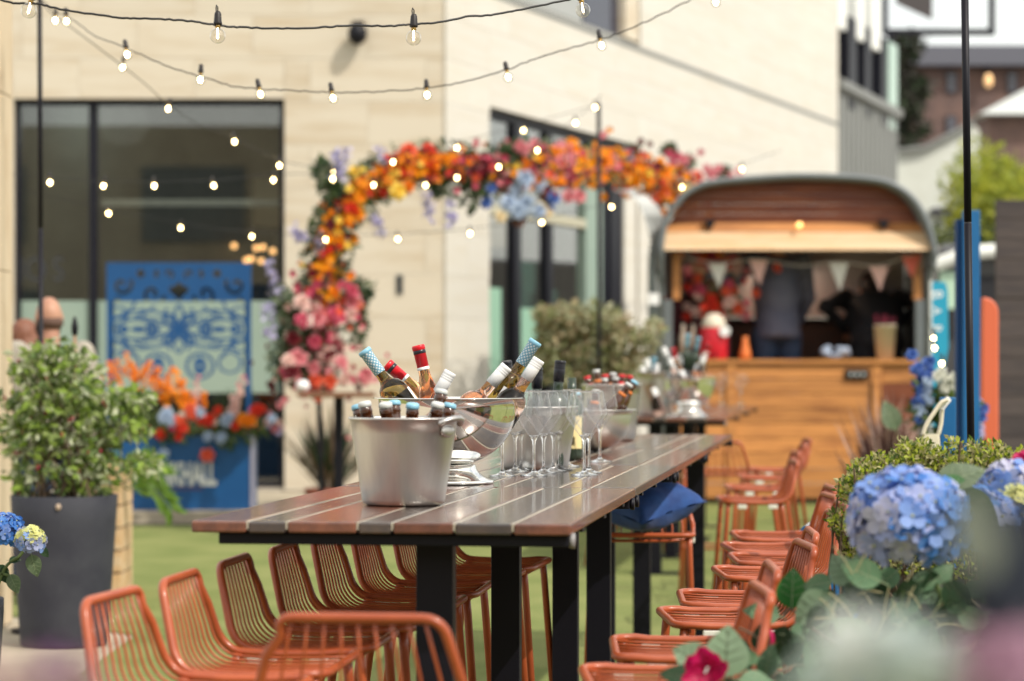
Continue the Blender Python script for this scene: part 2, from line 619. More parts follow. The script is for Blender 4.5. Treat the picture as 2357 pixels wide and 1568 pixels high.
ub.box(tu0, tu1, .05, .25, uz0 - .0, uz0 + .06)
bframe(ub, 'window_sill', M_grey)
bbox(1120, 1361, uz0 + .06, 8.4, .12, .15, 'panel', mat('grey_panel', (.33, .34, .33), .4))
bbox(1361, 1440, uz0 + .06, 8.4, .10, .16, 'pane', mat('night_glass', (.02, .022, .045), .15))
bbox(1440, 1469, uz0 + .06, 8.4, .0, .2, 'reveal', M_stone)

# dark dome speaker on face A
sp = thing('wall_speaker', 'dark round speaker fixed high on the stone wall between the light strings', 'speaker', P(823, 78, YA - .16))
MB().ell((0, 0, 0), (.10, .10, .115)).build('dome', M_black, sp, True)
MB().tube([(0, .05, .02), (0, .16, .06)], .03).build('bracket', M_black, sp)
MB().box(-.06, .06, .10, .125, -.05, .15).build('back_plate', M_black, sp)
ve = thing('wall_vent', 'small dark slot in the stone wall inside the flower arch', 'vent', P(920, 655, YA - .035))
bv = MB(); bars(bv, -.035, .035, -.1, .1, -.012, .002, .012); bv.build('frame', M_grey, ve)
MB().box(-.022, .022, -.006, .001, -.088, .088).build('slot', M_black, ve)

# grey clad wing and glazed upper floor beyond the stone building
wing = thing('grey_wing', 'grey ribbed metal wing with glazed terrace beyond the stone wall', 'building')
t0, t1 = tEnd + .05, tB(2066)
z0w = H + (841.5 - 196) / F * (YA + DBy * t0)
z1w = H + (841.5 - 268) / F * (YA + DBy * t1)
wg = MB()
a0, a1 = BP(t0, -.02, 0), BP(t1, -.02, 0)
n_r = 26
for i in range(n_r):
    p, q = a0.lerp(a1, i / n_r), a0.lerp(a1, (i + 1) / n_r)
    off = .02 if i % 2 else 0
    dirn = Vector((DBy, -DBx, 0))
    zA, zB = z0w + (z1w - z0w) * i / n_r, z0w + (z1w - z0w) * (i + 1) / n_r
    o2 = dirn * off
    wg.add([p + o2, q + o2, q + o2 + Vector((0, 0, zB)), p + o2 + Vector((0, 0, zA)), p - dirn * .3, q - dirn * .3, q - dirn * .3 + Vector((0, 0, zB)), p - dirn * .3 + Vector((0, 0, zA))],
           [(0, 1, 2, 3), (5, 4, 7, 6), (3, 2, 6, 7), (1, 5, 6, 2), (4, 0, 3, 7)])
wg.build('ribbed_wall', M_grey, wing)
cp = MB(); cp.tube([a0 + Vector((DBy * .0, -DBx * .0, z0w + .04)), a1 + Vector((0, 0, z1w + .04))], .14, 6); cp.build('coping', M_grey, wing)
M_bal = mat('balcony_glass', (.30, .44, .36), .15, spec=.6)
M_white = mat('white_paint', (.78, .79, .75), .5)
bl = [(1930, 1948, 'w'), (1955, 1972, 'd'), (1972, 1990, 'w'), (1992, 2005, 'd'), (2006, 2026, 'w'), (2030, 2042, 'd'), (2046, 2066, 'g')]
for u0, u1, k in bl:
    ta, tb = tB(u0), tB(u1)
    pa, pb = BP(ta, .0, 0), BP(tb, .0, 0)
    zl = z0w + (z1w - z0w) * (ta - t0) / (t1 - t0)
    m = {'w': M_white, 'd': M_frame, 'g': M_bal}[k]
    top = 12.5 if k != 'g' else 8.3
    zb = zl - .3 if k != 'w' else zl + 1.0
    mb = MB()
    mb.add([pa + Vector((0, 0, zb)), pb + Vector((0, 0, zb)), pb + Vector((0, 0, top if k == 'w' else zl + 1.3)), pa + Vector((0, 0, top if k == 'w' else zl + 1.3)),
            pa + Vector((-.25, .1, zb)), pb + Vector((-.25, .1, zb)), pb + Vector((-.25, .1, top if k == 'w' else zl + 1.3)), pa + Vector((-.25, .1, top if k == 'w' else zl + 1.3))],
           [(0, 1, 2, 3), (5, 4, 7, 6), (3, 2, 6, 7), (1, 5, 6, 2), (4, 0, 3, 7), (1, 0, 4, 5)])
    mb.build({'w': 'fin', 'd': 'window', 'g': 'balustrade'}[k], m, wing)
# projecting black frame
fp = MB()
D_ = 46.0
def ubox(mb, u0, v0, u1, v1, d0, d1, mi=0):
    a, b_ = P(u0, v1, d0), P(u1, v0, d0)
    mb.box(a.x, b_.x, d0, d1, a.z, b_.z, mi)
ubox(fp, 2032, 66, 2291, 80, D_, D_ + .15); ubox(fp, 2278, -120, 2291, 66, D_, D_ + .15); ubox(fp, 2032, -120, 2044, 66, D_, D_ + .15)
ubox(fp, 2044, 80, 2058, 96, D_, D_ + .15)
fp.build('black_frame', M_frame, wing)
so = MB(); a, b_, c_ = P(2058, -60, D_ + .6), P(2146, 47, D_ + .6), P(2058, 47, D_ + .6)
so.add([P(2062, -90, D_ + 1), P(2146, -90, D_ + 1), P(2146, 46, D_ + 1), P(2062, 8, D_ + 1), P(2062, -90, D_ + 1.4), P(2146, -90, D_ + 1.4), P(2146, 46, D_ + 1.4), P(2062, 8, D_ + 1.4)],
       [(3, 2, 1, 0), (4, 5, 6, 7), (2, 3, 7, 6), (0, 4, 7, 3), (1, 2, 6, 5)])
so.build('soffit', mat('dark_soffit', (.07, .06, .06), .7), wing)

# ------------------------------------------------------------------ things far behind on the right
M_brick = mat('brown_brick', (.17, .105, .088), .85, var=(.12, .078, .07), vs=2.2, rnd=.05)
M_roofd = mat('dark_slate', (.035, .033, .045), .6)
bb = thing('brick_building', 'brown brick building with dark slate roof far behind the horsebox bar', 'building')
w1 = MB(); ubox(w1, 2075, 150, 2420, 760, 60, 66); w1.build('wall', M_brick, bb)
rf = MB(); a = P(2070, 150, 59.6); b_ = P(2425, 150, 59.6); c2 = P(2425, 104, 62); d2 = P(2130, 104, 62)
rf.add([a, b_, c2, d2, a + Vector((0, 7, 0)), b_ + Vector((0, 7, 0)), c2 + Vector((0, 3, 0)), d2 + Vector((0, 3, 0))],
       [(0, 1, 2, 3), (5, 4, 7, 6), (3, 2, 6, 7), (0, 3, 7, 4), (1, 5, 6, 2), (4, 5, 1, 0)])
rf.build('roof', M_roofd, bb)
for u, v in ((2190, 190), (2330, 190), (2190, 290), (2330, 300)):
    wq = MB(); ubox(wq, u - 12, v - 24, u + 12, v + 24, 59.95, 60.05); f_ = wq.build('window', M_frame, bb)
    wq = MB(); ubox(wq, u - 9, v - 21, u + 9, v + 21, 59.93, 59.96); wq.build('pane', mat('far_pane', (.10, .10, .12), .15), f_)
wl = thing('wall_lamp', 'warm glowing lamp on the brown brick wall', 'lamp', P(2275, 186, 59.7))
MB().ell((0, 0, 0), (.10, .10, .17)).build('lantern', mat('lantern_glow', (1, .62, .3), .5, emit=.55), wl)
MB().box(-.05, .05, 0, .25, .2, .28).build('bracket', M_black, wl)
sh = thing('white_shed', 'white rendered shed with sloping roof behind the horsebox', 'shed')
M_rend = mat('white_render', (.62, .64, .58), .8, var=(.55, .56, .50), vs=1.0)
s_ = MB()
pts = [(2060, 560), (2255, 560), (2255, 300), (2240, 286), (2130, 345), (2060, 352)]
s_.add([P(u, v, 50) for u, v in pts] + [P(u, v, 50) + Vector((0, 6, 0)) for u, v in pts], [(0, 1, 2, 3, 4, 5), (11, 10, 9, 8, 7, 6)] + [(i, i + 6, (i + 1) % 6 + 6, (i + 1) % 6) for i in range(6)])
s_.build('wall', M_rend, sh)
s_ = MB(); s_.tube([P(2068, 348, 49.9), P(2130, 341, 49.9), P(2242, 282, 49.9)], .06, 6); s_.build('eaves', M_grey, sh)
s_ = MB(); ubox(s_, 2150, 478, 2205, 492, 49.5, 50); s_.build('canopy', M_roofd, sh)
gr_ = thing('low_roof', 'pale grey pitched roof in front of the brick wall at far right', 'roof')
s_ = MB(); pp = [P(2255, 262, 55), P(2420, 262, 55), P(2420, 195, 57), P(2360, 205, 57)]
s_.add(pp + [p + Vector((0, 1.5, 0)) for p in pp], [(0, 1, 2, 3), (7, 6, 5, 4), (0, 4, 5, 1), (3, 2, 6, 7), (0, 3, 7, 4), (1, 5, 6, 2)]); s_.build('roof', mat('pale_roof', (.48, .50, .48), .6), gr_)
s_ = MB(); ubox(s_, 2275, 262, 2420, 420, 55.4, 58); s_.build('wall', M_brick, gr_)

def leafcloud(n, blobs, L, W, mb=None, nmat=2, outward=.5, droop=0.0):
    """leaves spread through ellipsoid blobs [(centre, radii, weight)]"""
    mb = mb or MB()
    ws = [b[2] for b in blobs]
    for _ in range(n):
        c, r, _w = random.choices(blobs, ws)[0]
        d = unit()
        q = random.random() ** .45
        p = Vector(c) + Vector((d.x * r[0], d.y * r[1], d.z * r[2])) * q
        dr = (d * outward + unit() * .8 + Vector((0, 0, -droop))).normalized()
        s_ = random.uniform(.65, 1.25)
        mb.leaf(p, dr, L * s_, W * s_, random.randrange(nmat))
    return mb

def tree(name, label, x, y, h, blobs, m, L, n, tr=.12):
    t = thing(name, label, 'tree', (x, y, 0))
    b = MB().tube([(0, 0, 0), (.05, 0, h * .4), (0, .05, h * .85)], tr, 8, rad=[tr, tr * .7, tr * .25])
    for c, r, _ in blobs[:6]:
        b.tube([(0, 0, max(h * .25, c[2] - r[2])), Vector(c)], tr * .3, 5, rad=[tr * .4, tr * .1])
    b.build('trunk', mat('bark', (.09, .07, .05), .9, var=(.05, .04, .03), vs=8), t)
    leafcloud(n, blobs, L, L * .55, nmat=len(m)).build('crown', m, t)
    return t
LG = leafmat('lime_leaf', (.42, .45, .04), (.48, .48, .08), .45)
LG2 = leafmat('lime_leaf_dark', (.24, .30, .04), (.32, .36, .07), .45)
p = P(2290, 841, 42)
tree('lime_tree', 'bright yellow green tree in front of the brick building', p.x, 42, 5,
     [((random.uniform(-.75, .9), random.uniform(-.6, .6), random.uniform(2.6, 5.0)), (.5, .5, .5), 1) for _ in range(14)], [LG, LG2], .16, 3800)
DG = leafmat('conifer_leaf', (.022, .035, .018), (.04, .06, .025), .15)
DG2 = leafmat('conifer_leaf_b', (.035, .03, .03), (.05, .045, .03), .15)
p = P(2098, 841, 51)
tree('conifer_tree', 'dark ragged conifer beside the grey wing', p.x, 51, 8,
     [((random.uniform(-.35, .45 - i * .02), random.uniform(-.4, .4), 4.3 + i * .42), (.55 - i * .02, .5, .3), 1) for i in range(10)], [DG, DG2], .22, 2600, .16)
hg = thing('far_hedge', 'dull green hedge below the white shed', 'hedge', (0, 0, 0))
hb = []
for u in range(2100, 2300, 16):
    q = P(u, 520, 38); hb.append(((q.x, 38, q.z - .8), (.25, .4, .95), 1))
leafcloud(2600, hb, .12, .07).build('foliage', [leafmat('far_hedge_leaf', (.12, .16, .04), (.18, .21, .06), .3), DG], hg)
MB().box(hb[0][0][0], hb[-1][0][0], 38, 38.1, 0, 2.6).build('stems', mat('bark', (.09, .07, .05)), hg)

# dark timber wall, parked van, blue boards, orange board
tw = thing('timber_wall', 'dark brown timber wall at the right edge behind the orange board', 'wall')
M_dt = mat('dark_timber', (.075, .058, .055), .8, var=(.05, .04, .042), vs=2, vst=(1, 1, 6), rnd=.12)
z = 0.0
a, b_ = P(2293, 0, 20).x, P(2420, 0, 20).x + 1.5
ztop = H + (841.5 - 458) / F * 20
bm_e = MB().box(0, b_ - a, 0, .05, 0, .158).mesh('board', M_dt)
while z < ztop - .1:
    obj('board', bm_e, tw, (a, 20 + random.uniform(0, .012), z)); z += .163
MB().box(a + .02, b_ - .02, 20.06, 20.14, 0, z - .01).build('back_panel', M_dt, tw)
van = thing('parked_van', 'dark grey van with pale windscreen parked behind the blue boards', 'van')
M_van = mat('van_paint', (.06, .06, .065), .25, coat=.6)
xv = P(2135, 0, 31).x
vb = MB().prism([(0, .35), (1.95, .35), (1.95, 1.7), (1.8, 2.95), (.15, 2.95), (0, 1.7)], 0, 4.2)
o = vb.build('body', M_van, van, bevel=.08); o.location = (xv, 31, 0)
o = MB().add([(.14, -.02, 1.75), (1.81, -.02, 1.75), (1.72, -.01, 2.55), (.23, -.01, 2.55), (.14, .01, 1.75), (1.81, .01, 1.75), (1.72, .01, 2.55), (.23, .01, 2.55)], [(0, 1, 2, 3), (7, 6, 5, 4), (0, 4, 5, 1), (3, 2, 6, 7), (0, 3, 7, 4), (1, 5, 6, 2)]).build('windscreen', mat('van_glass', (.03, .03, .035), .05, spec=.8), van); o.location = (xv, 31, 0)
o = MB().tube(smoothpath([(.1, -.05, 2.68), (.5, -.12, 2.82), (1.0, -.14, 2.86), (1.5, -.12, 2.82), (1.86, -.05, 2.68)], 4), .09, 8).build('roof_spoiler', M_white, van); o.location = (xv, 31, 0)
for k, u in enumerate((.15, 1.55)):
    o = MB().box(0, .24, -.03, .03, 1.02, 1.5).build('headlight', mat('headlight_glass', (.45, .62, .48), .2), van); o.location = (xv + u, 31, 1.1)
for x_ in (.0, 1.73):
    for y_ in (.9, 3.3):
        Mx = Matrix.Translation((xv + x_ + .22, 31 + y_, .34)) @ Matrix.Rotation(R(-90), 4, 'Y')
        wh = MB().lathe([(0, 0), (.34, 0), (.36, .04), (.36, .18), (.34, .22), (0, .22)], 20, M=Mx).build('wheel', M_black, van)
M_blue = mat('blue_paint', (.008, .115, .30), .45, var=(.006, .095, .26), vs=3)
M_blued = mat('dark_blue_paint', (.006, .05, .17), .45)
bs_ = thing('blue_screen', 'tall narrow blue timber screen behind the black pole at right', 'screen')
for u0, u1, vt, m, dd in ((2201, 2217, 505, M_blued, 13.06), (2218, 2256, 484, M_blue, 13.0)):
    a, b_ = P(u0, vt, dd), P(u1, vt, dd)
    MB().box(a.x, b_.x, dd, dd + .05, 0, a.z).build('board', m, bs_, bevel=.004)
a = P(2201, 484, 13)
MB().box(a.x + .005, P(2256, 0, 13).x - .005, 13.115, 13.15, .5, .58).build('rail', M_blued, bs_)
ob = thing('orange_board', 'rounded orange plastic board standing right of the blue screen', 'board')
a, b_ = P(2262, 690, 14), P(2299, 690, 14)
pr = []
for k in range(9):
    q = math.pi / 2 * k / 8
    pr.append((b_.x - .05 + .05 * math.cos(math.pi / 2 - q) if False else 0, 0))
xx0, xx1, zz = a.x - .02, b_.x, H + (841.5 - 685) / F * 14
pr = [(xx0, .02), (xx1, .02), (xx1, zz - .09)] + [(xx1 - .08 + .08 * math.cos(q * R(15)), zz - .09 + .09 * math.sin(q * R(15))) for q in range(1, 7)] + [(xx0 + .02, zz)]
o = MB().prism(pr, 14.0, 14.06).build('panel', mat('orange_plastic', (.62, .13, .06), .45), ob, bevel=.01)
MB().box(xx0 - .06, xx1 + .06, 13.9, 14.2, 0, .02).build('base', M_black, ob)

# buildings across the yard, behind the camera (they show in the glass and in the chrome)
op = thing('brick_terrace', 'plain beige building across the yard from the stone one', 'building')
MB().box(-34, 30, -26, -20, 0, 8.4).build('wall', mat('beige_brick', (.50, .43, .30), .85, var=(.42, .35, .24), vs=1), op)
for i in range(9):
    f_ = MB().box(-30 + i * 6.4, -27 + i * 6.4, -20.02, -19.9, 5.0, 7.2).build('window', mat('street_window', (.16, .17, .16), .3), op)
    f_ = MB().box(-31 + i * 6.4, -26.6 + i * 6.4, -20.02, -19.85, .2, 3.6).build('shopfront', mat('shop_window', (.09, .10, .10), .3), op)

# timber pillar at the left edge
M_post = mat('pale_timber', (.58, .47, .33), .7, var=(.45, .32, .19), vs=3.2, vst=(2.2, 2.2, .7), bump=.15, bs=40, lo=.5, hi=.75)
pl = thing('timber_pillar', 'pale timber clad pillar along the left edge beside the dark pot', 'pillar')
xr = (29 - 1178.5) / F * 13.15
z = 0.0
for k in range(9):
    MB().box(xr - .5, xr, 12.8, 13.15, z + .002, z + .948).build('cladding_board', M_post, pl, bevel=.004)
    z += .95
# ------------------------------------------------------------------ bar tables
TA = R(8.13)
AX, NX = Vector((math.sin(TA), math.cos(TA), 0)), Vector((math.cos(TA), -math.sin(TA), 0))
TO = Vector((-.294, 5.32, 0))
TZ = 1.05
M_pred = mat('red_stained_plank', (.175, .066, .040), .2, var=(.11, .046, .032), vs=3.5, vst=(9, 1, 9), rnd=.16, coat=.5, bump=.03, bs=25)
M_pdark = mat('dark_stained_plank', (.058, .047, .044), .2, var=(.080, .058, .048), vs=3.5, vst=(9, 1, 9), rnd=.2, coat=.5, bump=.03, bs=25)
M_strip = mat('cream_joint', (.46, .41, .33), .4)
M_steel_b = mat('black_powder_coat', (.005, .0045, .009), .5, spec=.28)
M_cap = mat('grey_end_cap', (.25, .24, .24), .4)
WID = [.125, .083, .154, .072, .132, .124, .124]
COL = [0, 1, 0, 1, 0, 1, 0]
def bar_table(label, origin, s0, s1, legs, flip=False, group='bar tables standing end to end', strips=True, rot=TA):
    ax = Vector((math.sin(rot), math.cos(rot), 0)); nx = Vector((math.cos(rot), -math.sin(rot), 0))
    t = thing('bar_table', label, 'table', origin + ax * s0, -rot, group)
    L = s1 - s0
    W_ = list(reversed(WID)) if flip else WID
    Cc = [1 - c for c in COL] if flip else COL
    tot = sum(W_) + .006 * 6
    x = -tot / 2
    for i, w_ in enumerate(W_):
        o = MB().box(0, w_, 0, L - .004, -.026, 0).build('plank', (M_pdark if Cc[i] else M_pred), t, bevel=.005, seg=3)
        o.location = (x, .002, TZ + random.uniform(-.0008, .0008))
        if i < 6 and strips:
            MB().box(x + w_ + .0005, x + w_ + .0055, .006, L - .03, TZ - .018, TZ - .0012).build('joint_strip', M_strip, t)
        x += w_ + .006
    hw = tot / 2
    for y in (.03, L - .10):
        MB().box(-hw + .055, hw - .008, y, y + .05, TZ - .0535, TZ - .0275).build('beam', M_steel_b, t, bevel=.003)
        MB().lathe([(0, 0), (.015, 0), (.017, .004), (.017, .012), (0, .012)], 14, M=Matrix.Translation((hw - .008, y + .025, TZ - .0405)) @ Matrix.Rotation(R(90), 4, 'Y')).build('end_cap', M_cap if s0 == 0 and y < .1 else M_steel_b, t, True)
    MB().box(-.03, .03, .09, L - .11, TZ - .052, TZ - .028).build('spine', M_steel_b, t)
    for k in range(3):
        MB().box(hw - .045, hw - .012, L * (k + .7) / 3.2, L * (k + .7) / 3.2 + .05, TZ - .040, TZ - .0275).build('bracket', M_steel_b, t)
    for (ls, lt, wd) in legs:
        MB().box(lt - wd / 2, lt + wd / 2, ls - s0, ls - s0 + wd * .62, 0.012, TZ - .054).build('leg', M_steel_b, t, bevel=.003)
        MB().box(lt - .16, lt + .16, ls - s0 - .05, ls - s0 + .1, 0, .012).build('foot_plate', M_steel_b, t)
    return t
bar_table('first bar table of the long row, carrying the bucket of beer bottles', TO, 0, 1.56, [(.14, .10, .084), (1.42, .075, .080)])
bar_table('second bar table of the long row, under the wine glasses', TO, 1.565, 3.12, [(2.72, .085, .084)], True)
bar_table('third bar table of the long row, under the steel bowl with leaning bottles', TO, 3.125, 4.77, [(3.34, .13, .086), (4.6, .02, .084)])
bar_table('last bar table of the long row, with a bare far end', TO, 4.775, 6.88, [(6.55, .0, .085), (6.58, .26, .085)], True)
TO2 = Vector((.985, 16.0, 0))
for i, (s0, s1) in enumerate(((0, 1.7), (1.705, 3.4), (3.405, 5.1))):
    bar_table(['near bar table of the second row, carrying buckets in front of the horsebox', 'middle bar table of the second row beyond the first row', 'far bar table of the second row right before the horsebox counter'][i],
              TO2, s0, s1, [(s0 + .15, -.05, .084), (s1 - .2, -.05, .084)], i % 2 == 1, 'bar tables of the second row', True)

# ------------------------------------------------------------------ bar stools
M_or = mat('terracotta_paint', (.39, .082, .025), .38, rnd=.08, coat=.15, var=(.32, .062, .02), vs=9)
M_pad = mat('pale_plastic', (.68, .66, .58), .5)
SZ, BT = .75, .934
def prof(n_arc=6):
    """side profile front -> back top: (y, z, half width factor)"""
    pts = [(.20, SZ), (.10, SZ - .004), (-.02, SZ - .006), (-.10, SZ - .003)]
    cx, cz, r = -.105, SZ + .075, .078
    lean = R(17)
    for k in range(1, n_arc + 1):
        a = -math.pi / 2 - (math.pi / 2 - lean) * k / n_arc
        pts.append((cx + r * math.cos(a) , cz + r * math.sin(a)))
    y, z = pts[-1]
    dy, dz = -math.sin(lean), math.cos(lean)
    L = (BT - z) / dz
    for k in (.2, .45, 1.0):
        pts.append((y + dy * L * k, z + dz * L * k))
    return [(.026 + (y - .026) * .86, z) for y, z in pts]
PR = prof()
def hw(i):
    z = PR[i][1]
    return .20 if z < SZ + .02 else .20 - .046 * (z - SZ - .02) / (BT - SZ - .02)
def frame_loop():
    left = []
    m = len(PR)
    pts = []
    # right side from front to top
    def corner(p0, p1, p2, k=5):
        return [p0 * (1 - t) ** 2 + p1 * 2 * t * (1 - t) + p2 * t * t for t in [j / k for j in range(1, k)]]
    right = [Vector((hw(i), PR[i][0], PR[i][1])) for i in range(m)]
    leftp = [Vector((-q.x, q.y, q.z)) for q in right]
    rc = .045
    fr_r, fr_l = right[0], leftp[0]
    top_r, top_l = right[-1], leftp[-1]
    dtop = (right[-1] - right[-2]).normalized()
    out = []
    a0 = fr_r + Vector((0, -rc * 1.2, 0)); b0 = fr_r + Vector((-rc * 1.2, 0, 0))
    out.append(b0); out += corner(b0, fr_r, a0); out.append(a0)
    out += right[1:-1]
    rc = .036
    a1 = top_r - dtop * rc; b1 = top_r + Vector((-rc, 0, 0))
    out.append(a1); out += corner(a1, top_r, b1); out.append(b1)
    b2 = top_l + Vector((rc, 0, 0)); a2 = top_l - dtop * rc
    out.append(b2); out += corner(b2, top_l, a2); out.append(a2)
    out += leftp[1:-1][::-1]
    a3 = fr_l + Vector((0, -rc * 1.2, 0)); b3 = fr_l + Vector((rc * 1.2, 0, 0))
    out.append(a3); out += corner(a3, fr_l, b3); out.append(b3)
    return out
def make_stool():
    t = thing('bar_stool', 'x', 'stool')
    MB().tube(frame_loop(), .0098, 10, closed=True).build('seat_frame', M_or, t, True)
    for k in range(9):
        f = -0.8 + 1.6 * k / 8
        pts = []
        for i, (y, z) in enumerate(PR):
            dip = .012 * (1 - f * f) if PR[i][1] < SZ + .06 else .006 * (1 - f * f)
            pts.append((f * hw(i), y + (0.0 if i else -.004), z - dip))
        MB().tube(pts, .0033, 6).build('rod', M_or, t, True)
    MB().tube([(-.19, .14, SZ - .016), (-.1, .14, SZ - .024), (.1, .14, SZ - .024), (.19, .14, SZ - .016)], .006, 6).build('cross_bar', M_or, t, True)
    MB().tube([(-.19, -.09, SZ - .014), (-.1, -.09, SZ - .022), (.1, -.09, SZ - .022), (.19, -.09, SZ - .014)], .006, 6).build('cross_bar', M_or, t, True)
    for sx in (-1, 1):
        for (y0, y1) in ((.15, .205), (-.10, -.20)):
            MB().tube([(sx * .185, y0, SZ - .004), (sx * .186, y0 + (y1 - y0) * .08, SZ - .05), (sx * .212, y1, 0.004)], .0115, 8).build('leg', M_or, t, True)
    zf = .29
    yf = .15 + .055 * (SZ - zf) / SZ
    yb = -.10 - .10 * (SZ - zf) / SZ
    xf = .185 + .026 * (SZ - zf) / SZ
    MB().tube([(xf, yf, zf), (-xf, yf, zf), (-xf, yb, zf), (xf, yb, zf)], .007, 6, closed=True).build('footrest', M_or, t, True)
    for sx in (-1, 1):
        for y in (.085, -.06):
            MB().box(sx * .2 - .007, sx * .2 + .007, y - .022, y + .022, SZ - .034, SZ - .012).build('pad', M_pad, t, bevel=.004)
    return t
proto = make_stool()
used = [False]
def stool(x, y, rz, label, group):
    if not used[0]:
        used[0] = True
        proto.location = (x, y, 0); proto.rotation_euler = (0, 0, rz)
        proto['label'] = label; proto['group'] = group
        return proto
    return dup(proto, (x, y, 0), rz, label, group)
GL, GR = 'orange bar stools along the left side of the long table', 'orange bar stools along the right side of the long table'
ORD = ['nearest', 'second', 'third', 'fourth', 'fifth', 'sixth', 'seventh', 'eighth']
# left row: facing right (towards the table)
LS = [(-.822, 4.86), (-.745, 5.28), (-.678, 5.73), (-.602, 6.15), (-.53, 6.58), (-.46, 7.02), (-.365, 7.46), (-.28, 7.92)]
for i, (x, y) in enumerate(LS):
    a = R(-90) - R(12 if i == 0 else 9 + random.uniform(-3, 3))
    # the listed point is the middle of the back's top rail
    f = Vector((math.sin(-a), math.cos(a), 0))
    c = Vector((x, y, 0)) + f * .205
    stool(c.x, c.y, a, f'{ORD[i]} orange wire stool from the camera in the row left of the table', GL)
# head of the table
hx = stool(-.262, 4.60, R(-6), 'orange wire stool at the head of the table, its back towards the camera', 'orange bar stool at the table head')
# right row: (u of front near corner, far rail d, rotation)
RS = [(.345, 4.98, 2), (.425, 5.53, -1), (.585, 6.21, 3), (.66, 6.70, -2), (.835, 7.52, 2), (.93, 8.06, 0), (.955, 8.55, 3), (1.035, 9.15, 0)]
for i, (x, y, r_) in enumerate(RS):
    stool(x - .015, y, R(90 + r_), f'{ORD[i]} orange wire stool from the camera in the row right of the table', GR)
cst = stool(.50, 9.36, R(176), 'orange wire stool carrying a blue cushion beneath the long table', 'orange bar stool with a cushion')
# second row
G2 = 'orange bar stools around the second row of tables'
for i, (x, y) in enumerate(((1.67, 13.55), (1.80, 14.3), (1.95, 15.1), (2.08, 15.85))):
    pass
S2 = [(0.0, 0.0)] 
for i, (u, v, r_) in enumerate(((1740, 1150, 90), (1752, 1122, 91), (1775, 1098, 89), (1790, 1080, 92))):
    d = F * .645 / (v - 841.5)
    q = P(u, v, d)
    stool(q.x, q.y, R(r_), f'{ORD[i]} orange wire stool from the camera in the row right of the second table', G2)
d = F * .645 / (1090 - 841.5)
q = P(1660, 1090, d)
stool(q.x, q.y + .3, R(-8), 'orange wire stool at the near end of the second table, its back to us', G2)
for i, u in enumerate((1500, 1525, 1545)):
    q = P(u, 1000, 17.0 + i * .6)
    stool(q.x - .25, q.y, R(-95), f'{ORD[i]} orange wire stool on the left side of the second table', G2)

# blue cushion on the stool under the table
cu = thing('cushion', 'royal blue velvet cushion leaning on the stool under the table', 'cushion', (.52, 9.33, SZ + .012), R(12))
M_bluev = mat('blue_velvet', (.006, .036, .16), .75, var=(.010, .06, .23), vs=14, sheen=.12, bump=.5, bs=18)
cb = MB()
n = 22
vs, fs = [], []
for i in range(n + 1):
    for j in range(n + 1):
        a, b_ = -1 + 2 * i / n, -1 + 2 * j / n
        k = max(0, (1 - a * a) * (1 - b_ * b_)) ** .38
        pin = 1 - .13 * (1 - max(abs(a), abs(b_)) ** 2 * 0) * (abs(a) ** 2 * (1 - b_ * b_) + abs(b_) ** 2 * (1 - a * a))
        vs.append((a * .225 * pin, b_ * .225 * pin, k * .098 + .004 * math.sin(9 * a + 4 * b_)))
m_ = len(vs)
vs2 = [(x, y, -z * .9) for x, y, z in vs]
for i in range(n):
    for j in range(n):
        q = i * (n + 1) + j
        fs.append((q, q + n + 1, q + n + 2, q + 1))
        fs.append((m_ + q, m_ + q + 1, m_ + q + n + 2, m_ + q + n + 1))
Mc = Matrix.Rotation(R(-9), 4, 'Y') @ Matrix.Rotation(R(14), 4, 'X') @ Matrix.Rotation(R(24), 4, 'Z') @ Matrix.Diagonal((.74, .74, 1.0, 1))
cb.add([Mc @ Vector(p) for p in vs + vs2], fs)
zmin = min(p[2] for p in cb.v)
cb.v = [(x, y, z - zmin - .004) for x, y, z in cb.v]
cb.build('cover', M_bluev, cu, True)
st = thing('letter_tag', 'x', 'tag') if False else None

# ------------------------------------------------------------------ things on the tables
M_galv = mat('brushed_steel', (.66, .64, .59), .34, 1.0, var=(.50, .47, .45), vs=7, vst=(1, 1, .15))
M_galv.node_tree.nodes['Principled BSDF'].inputs['Anisotropic'].default_value = .3
M_chrome = mat('chrome', (.92, .91, .88), .10, 1.0)
M_satin = mat('satin_steel', (.66, .66, .63), .34, 1.0)
def bucket(label, x, y, r0, r1, h, group=None, name='ice_bucket', lug=True, spin=0):
    t = thing(name, label, 'bucket', (x, y, TZ + .0012), spin, group)
    w_ = .0022
    pr = [(0, 0), (r0 - .012, 0), (r0 - .004, .004), (r0, .014)]
    for k in range(1, 7):
        pr.append((r0 + (r1 - r0) * k / 6 - .0, .014 + (h - .018) * k / 6))
    pr += [(r1 + .004, h - .002), (r1 + .005, h + .001), (r1 + .003, h + .004), (r1 - .002, h + .003)]
    pr += [(r0 + (r1 - r0) * k / 6 - w_, .014 + (h - .018) * k / 6) for k in range(6, -1, -1)] + [(r0 - .02, .008), (0, .008)]
    MB().lathe(pr, 56).build('body', M_galv, t, True)
    if lug:
        for sg in (1,):
            pts = []
            for k in range(13):
                a = math.pi * k / 12
                pts.append((r1 + .002 + .0 + .022 * math.sin(a) , -.045 * math.cos(a), h - .014 + .016 * math.sin(a)))
            vs = []
            b = MB()
            b.tube(pts, .008, 8).build('handle', M_galv, t, True)
            MB().ell((r1 - .002, 0, h - .03), (.005, .03, .016), 14, 8).build('handle_plate', M_galv, t, True)
    return t
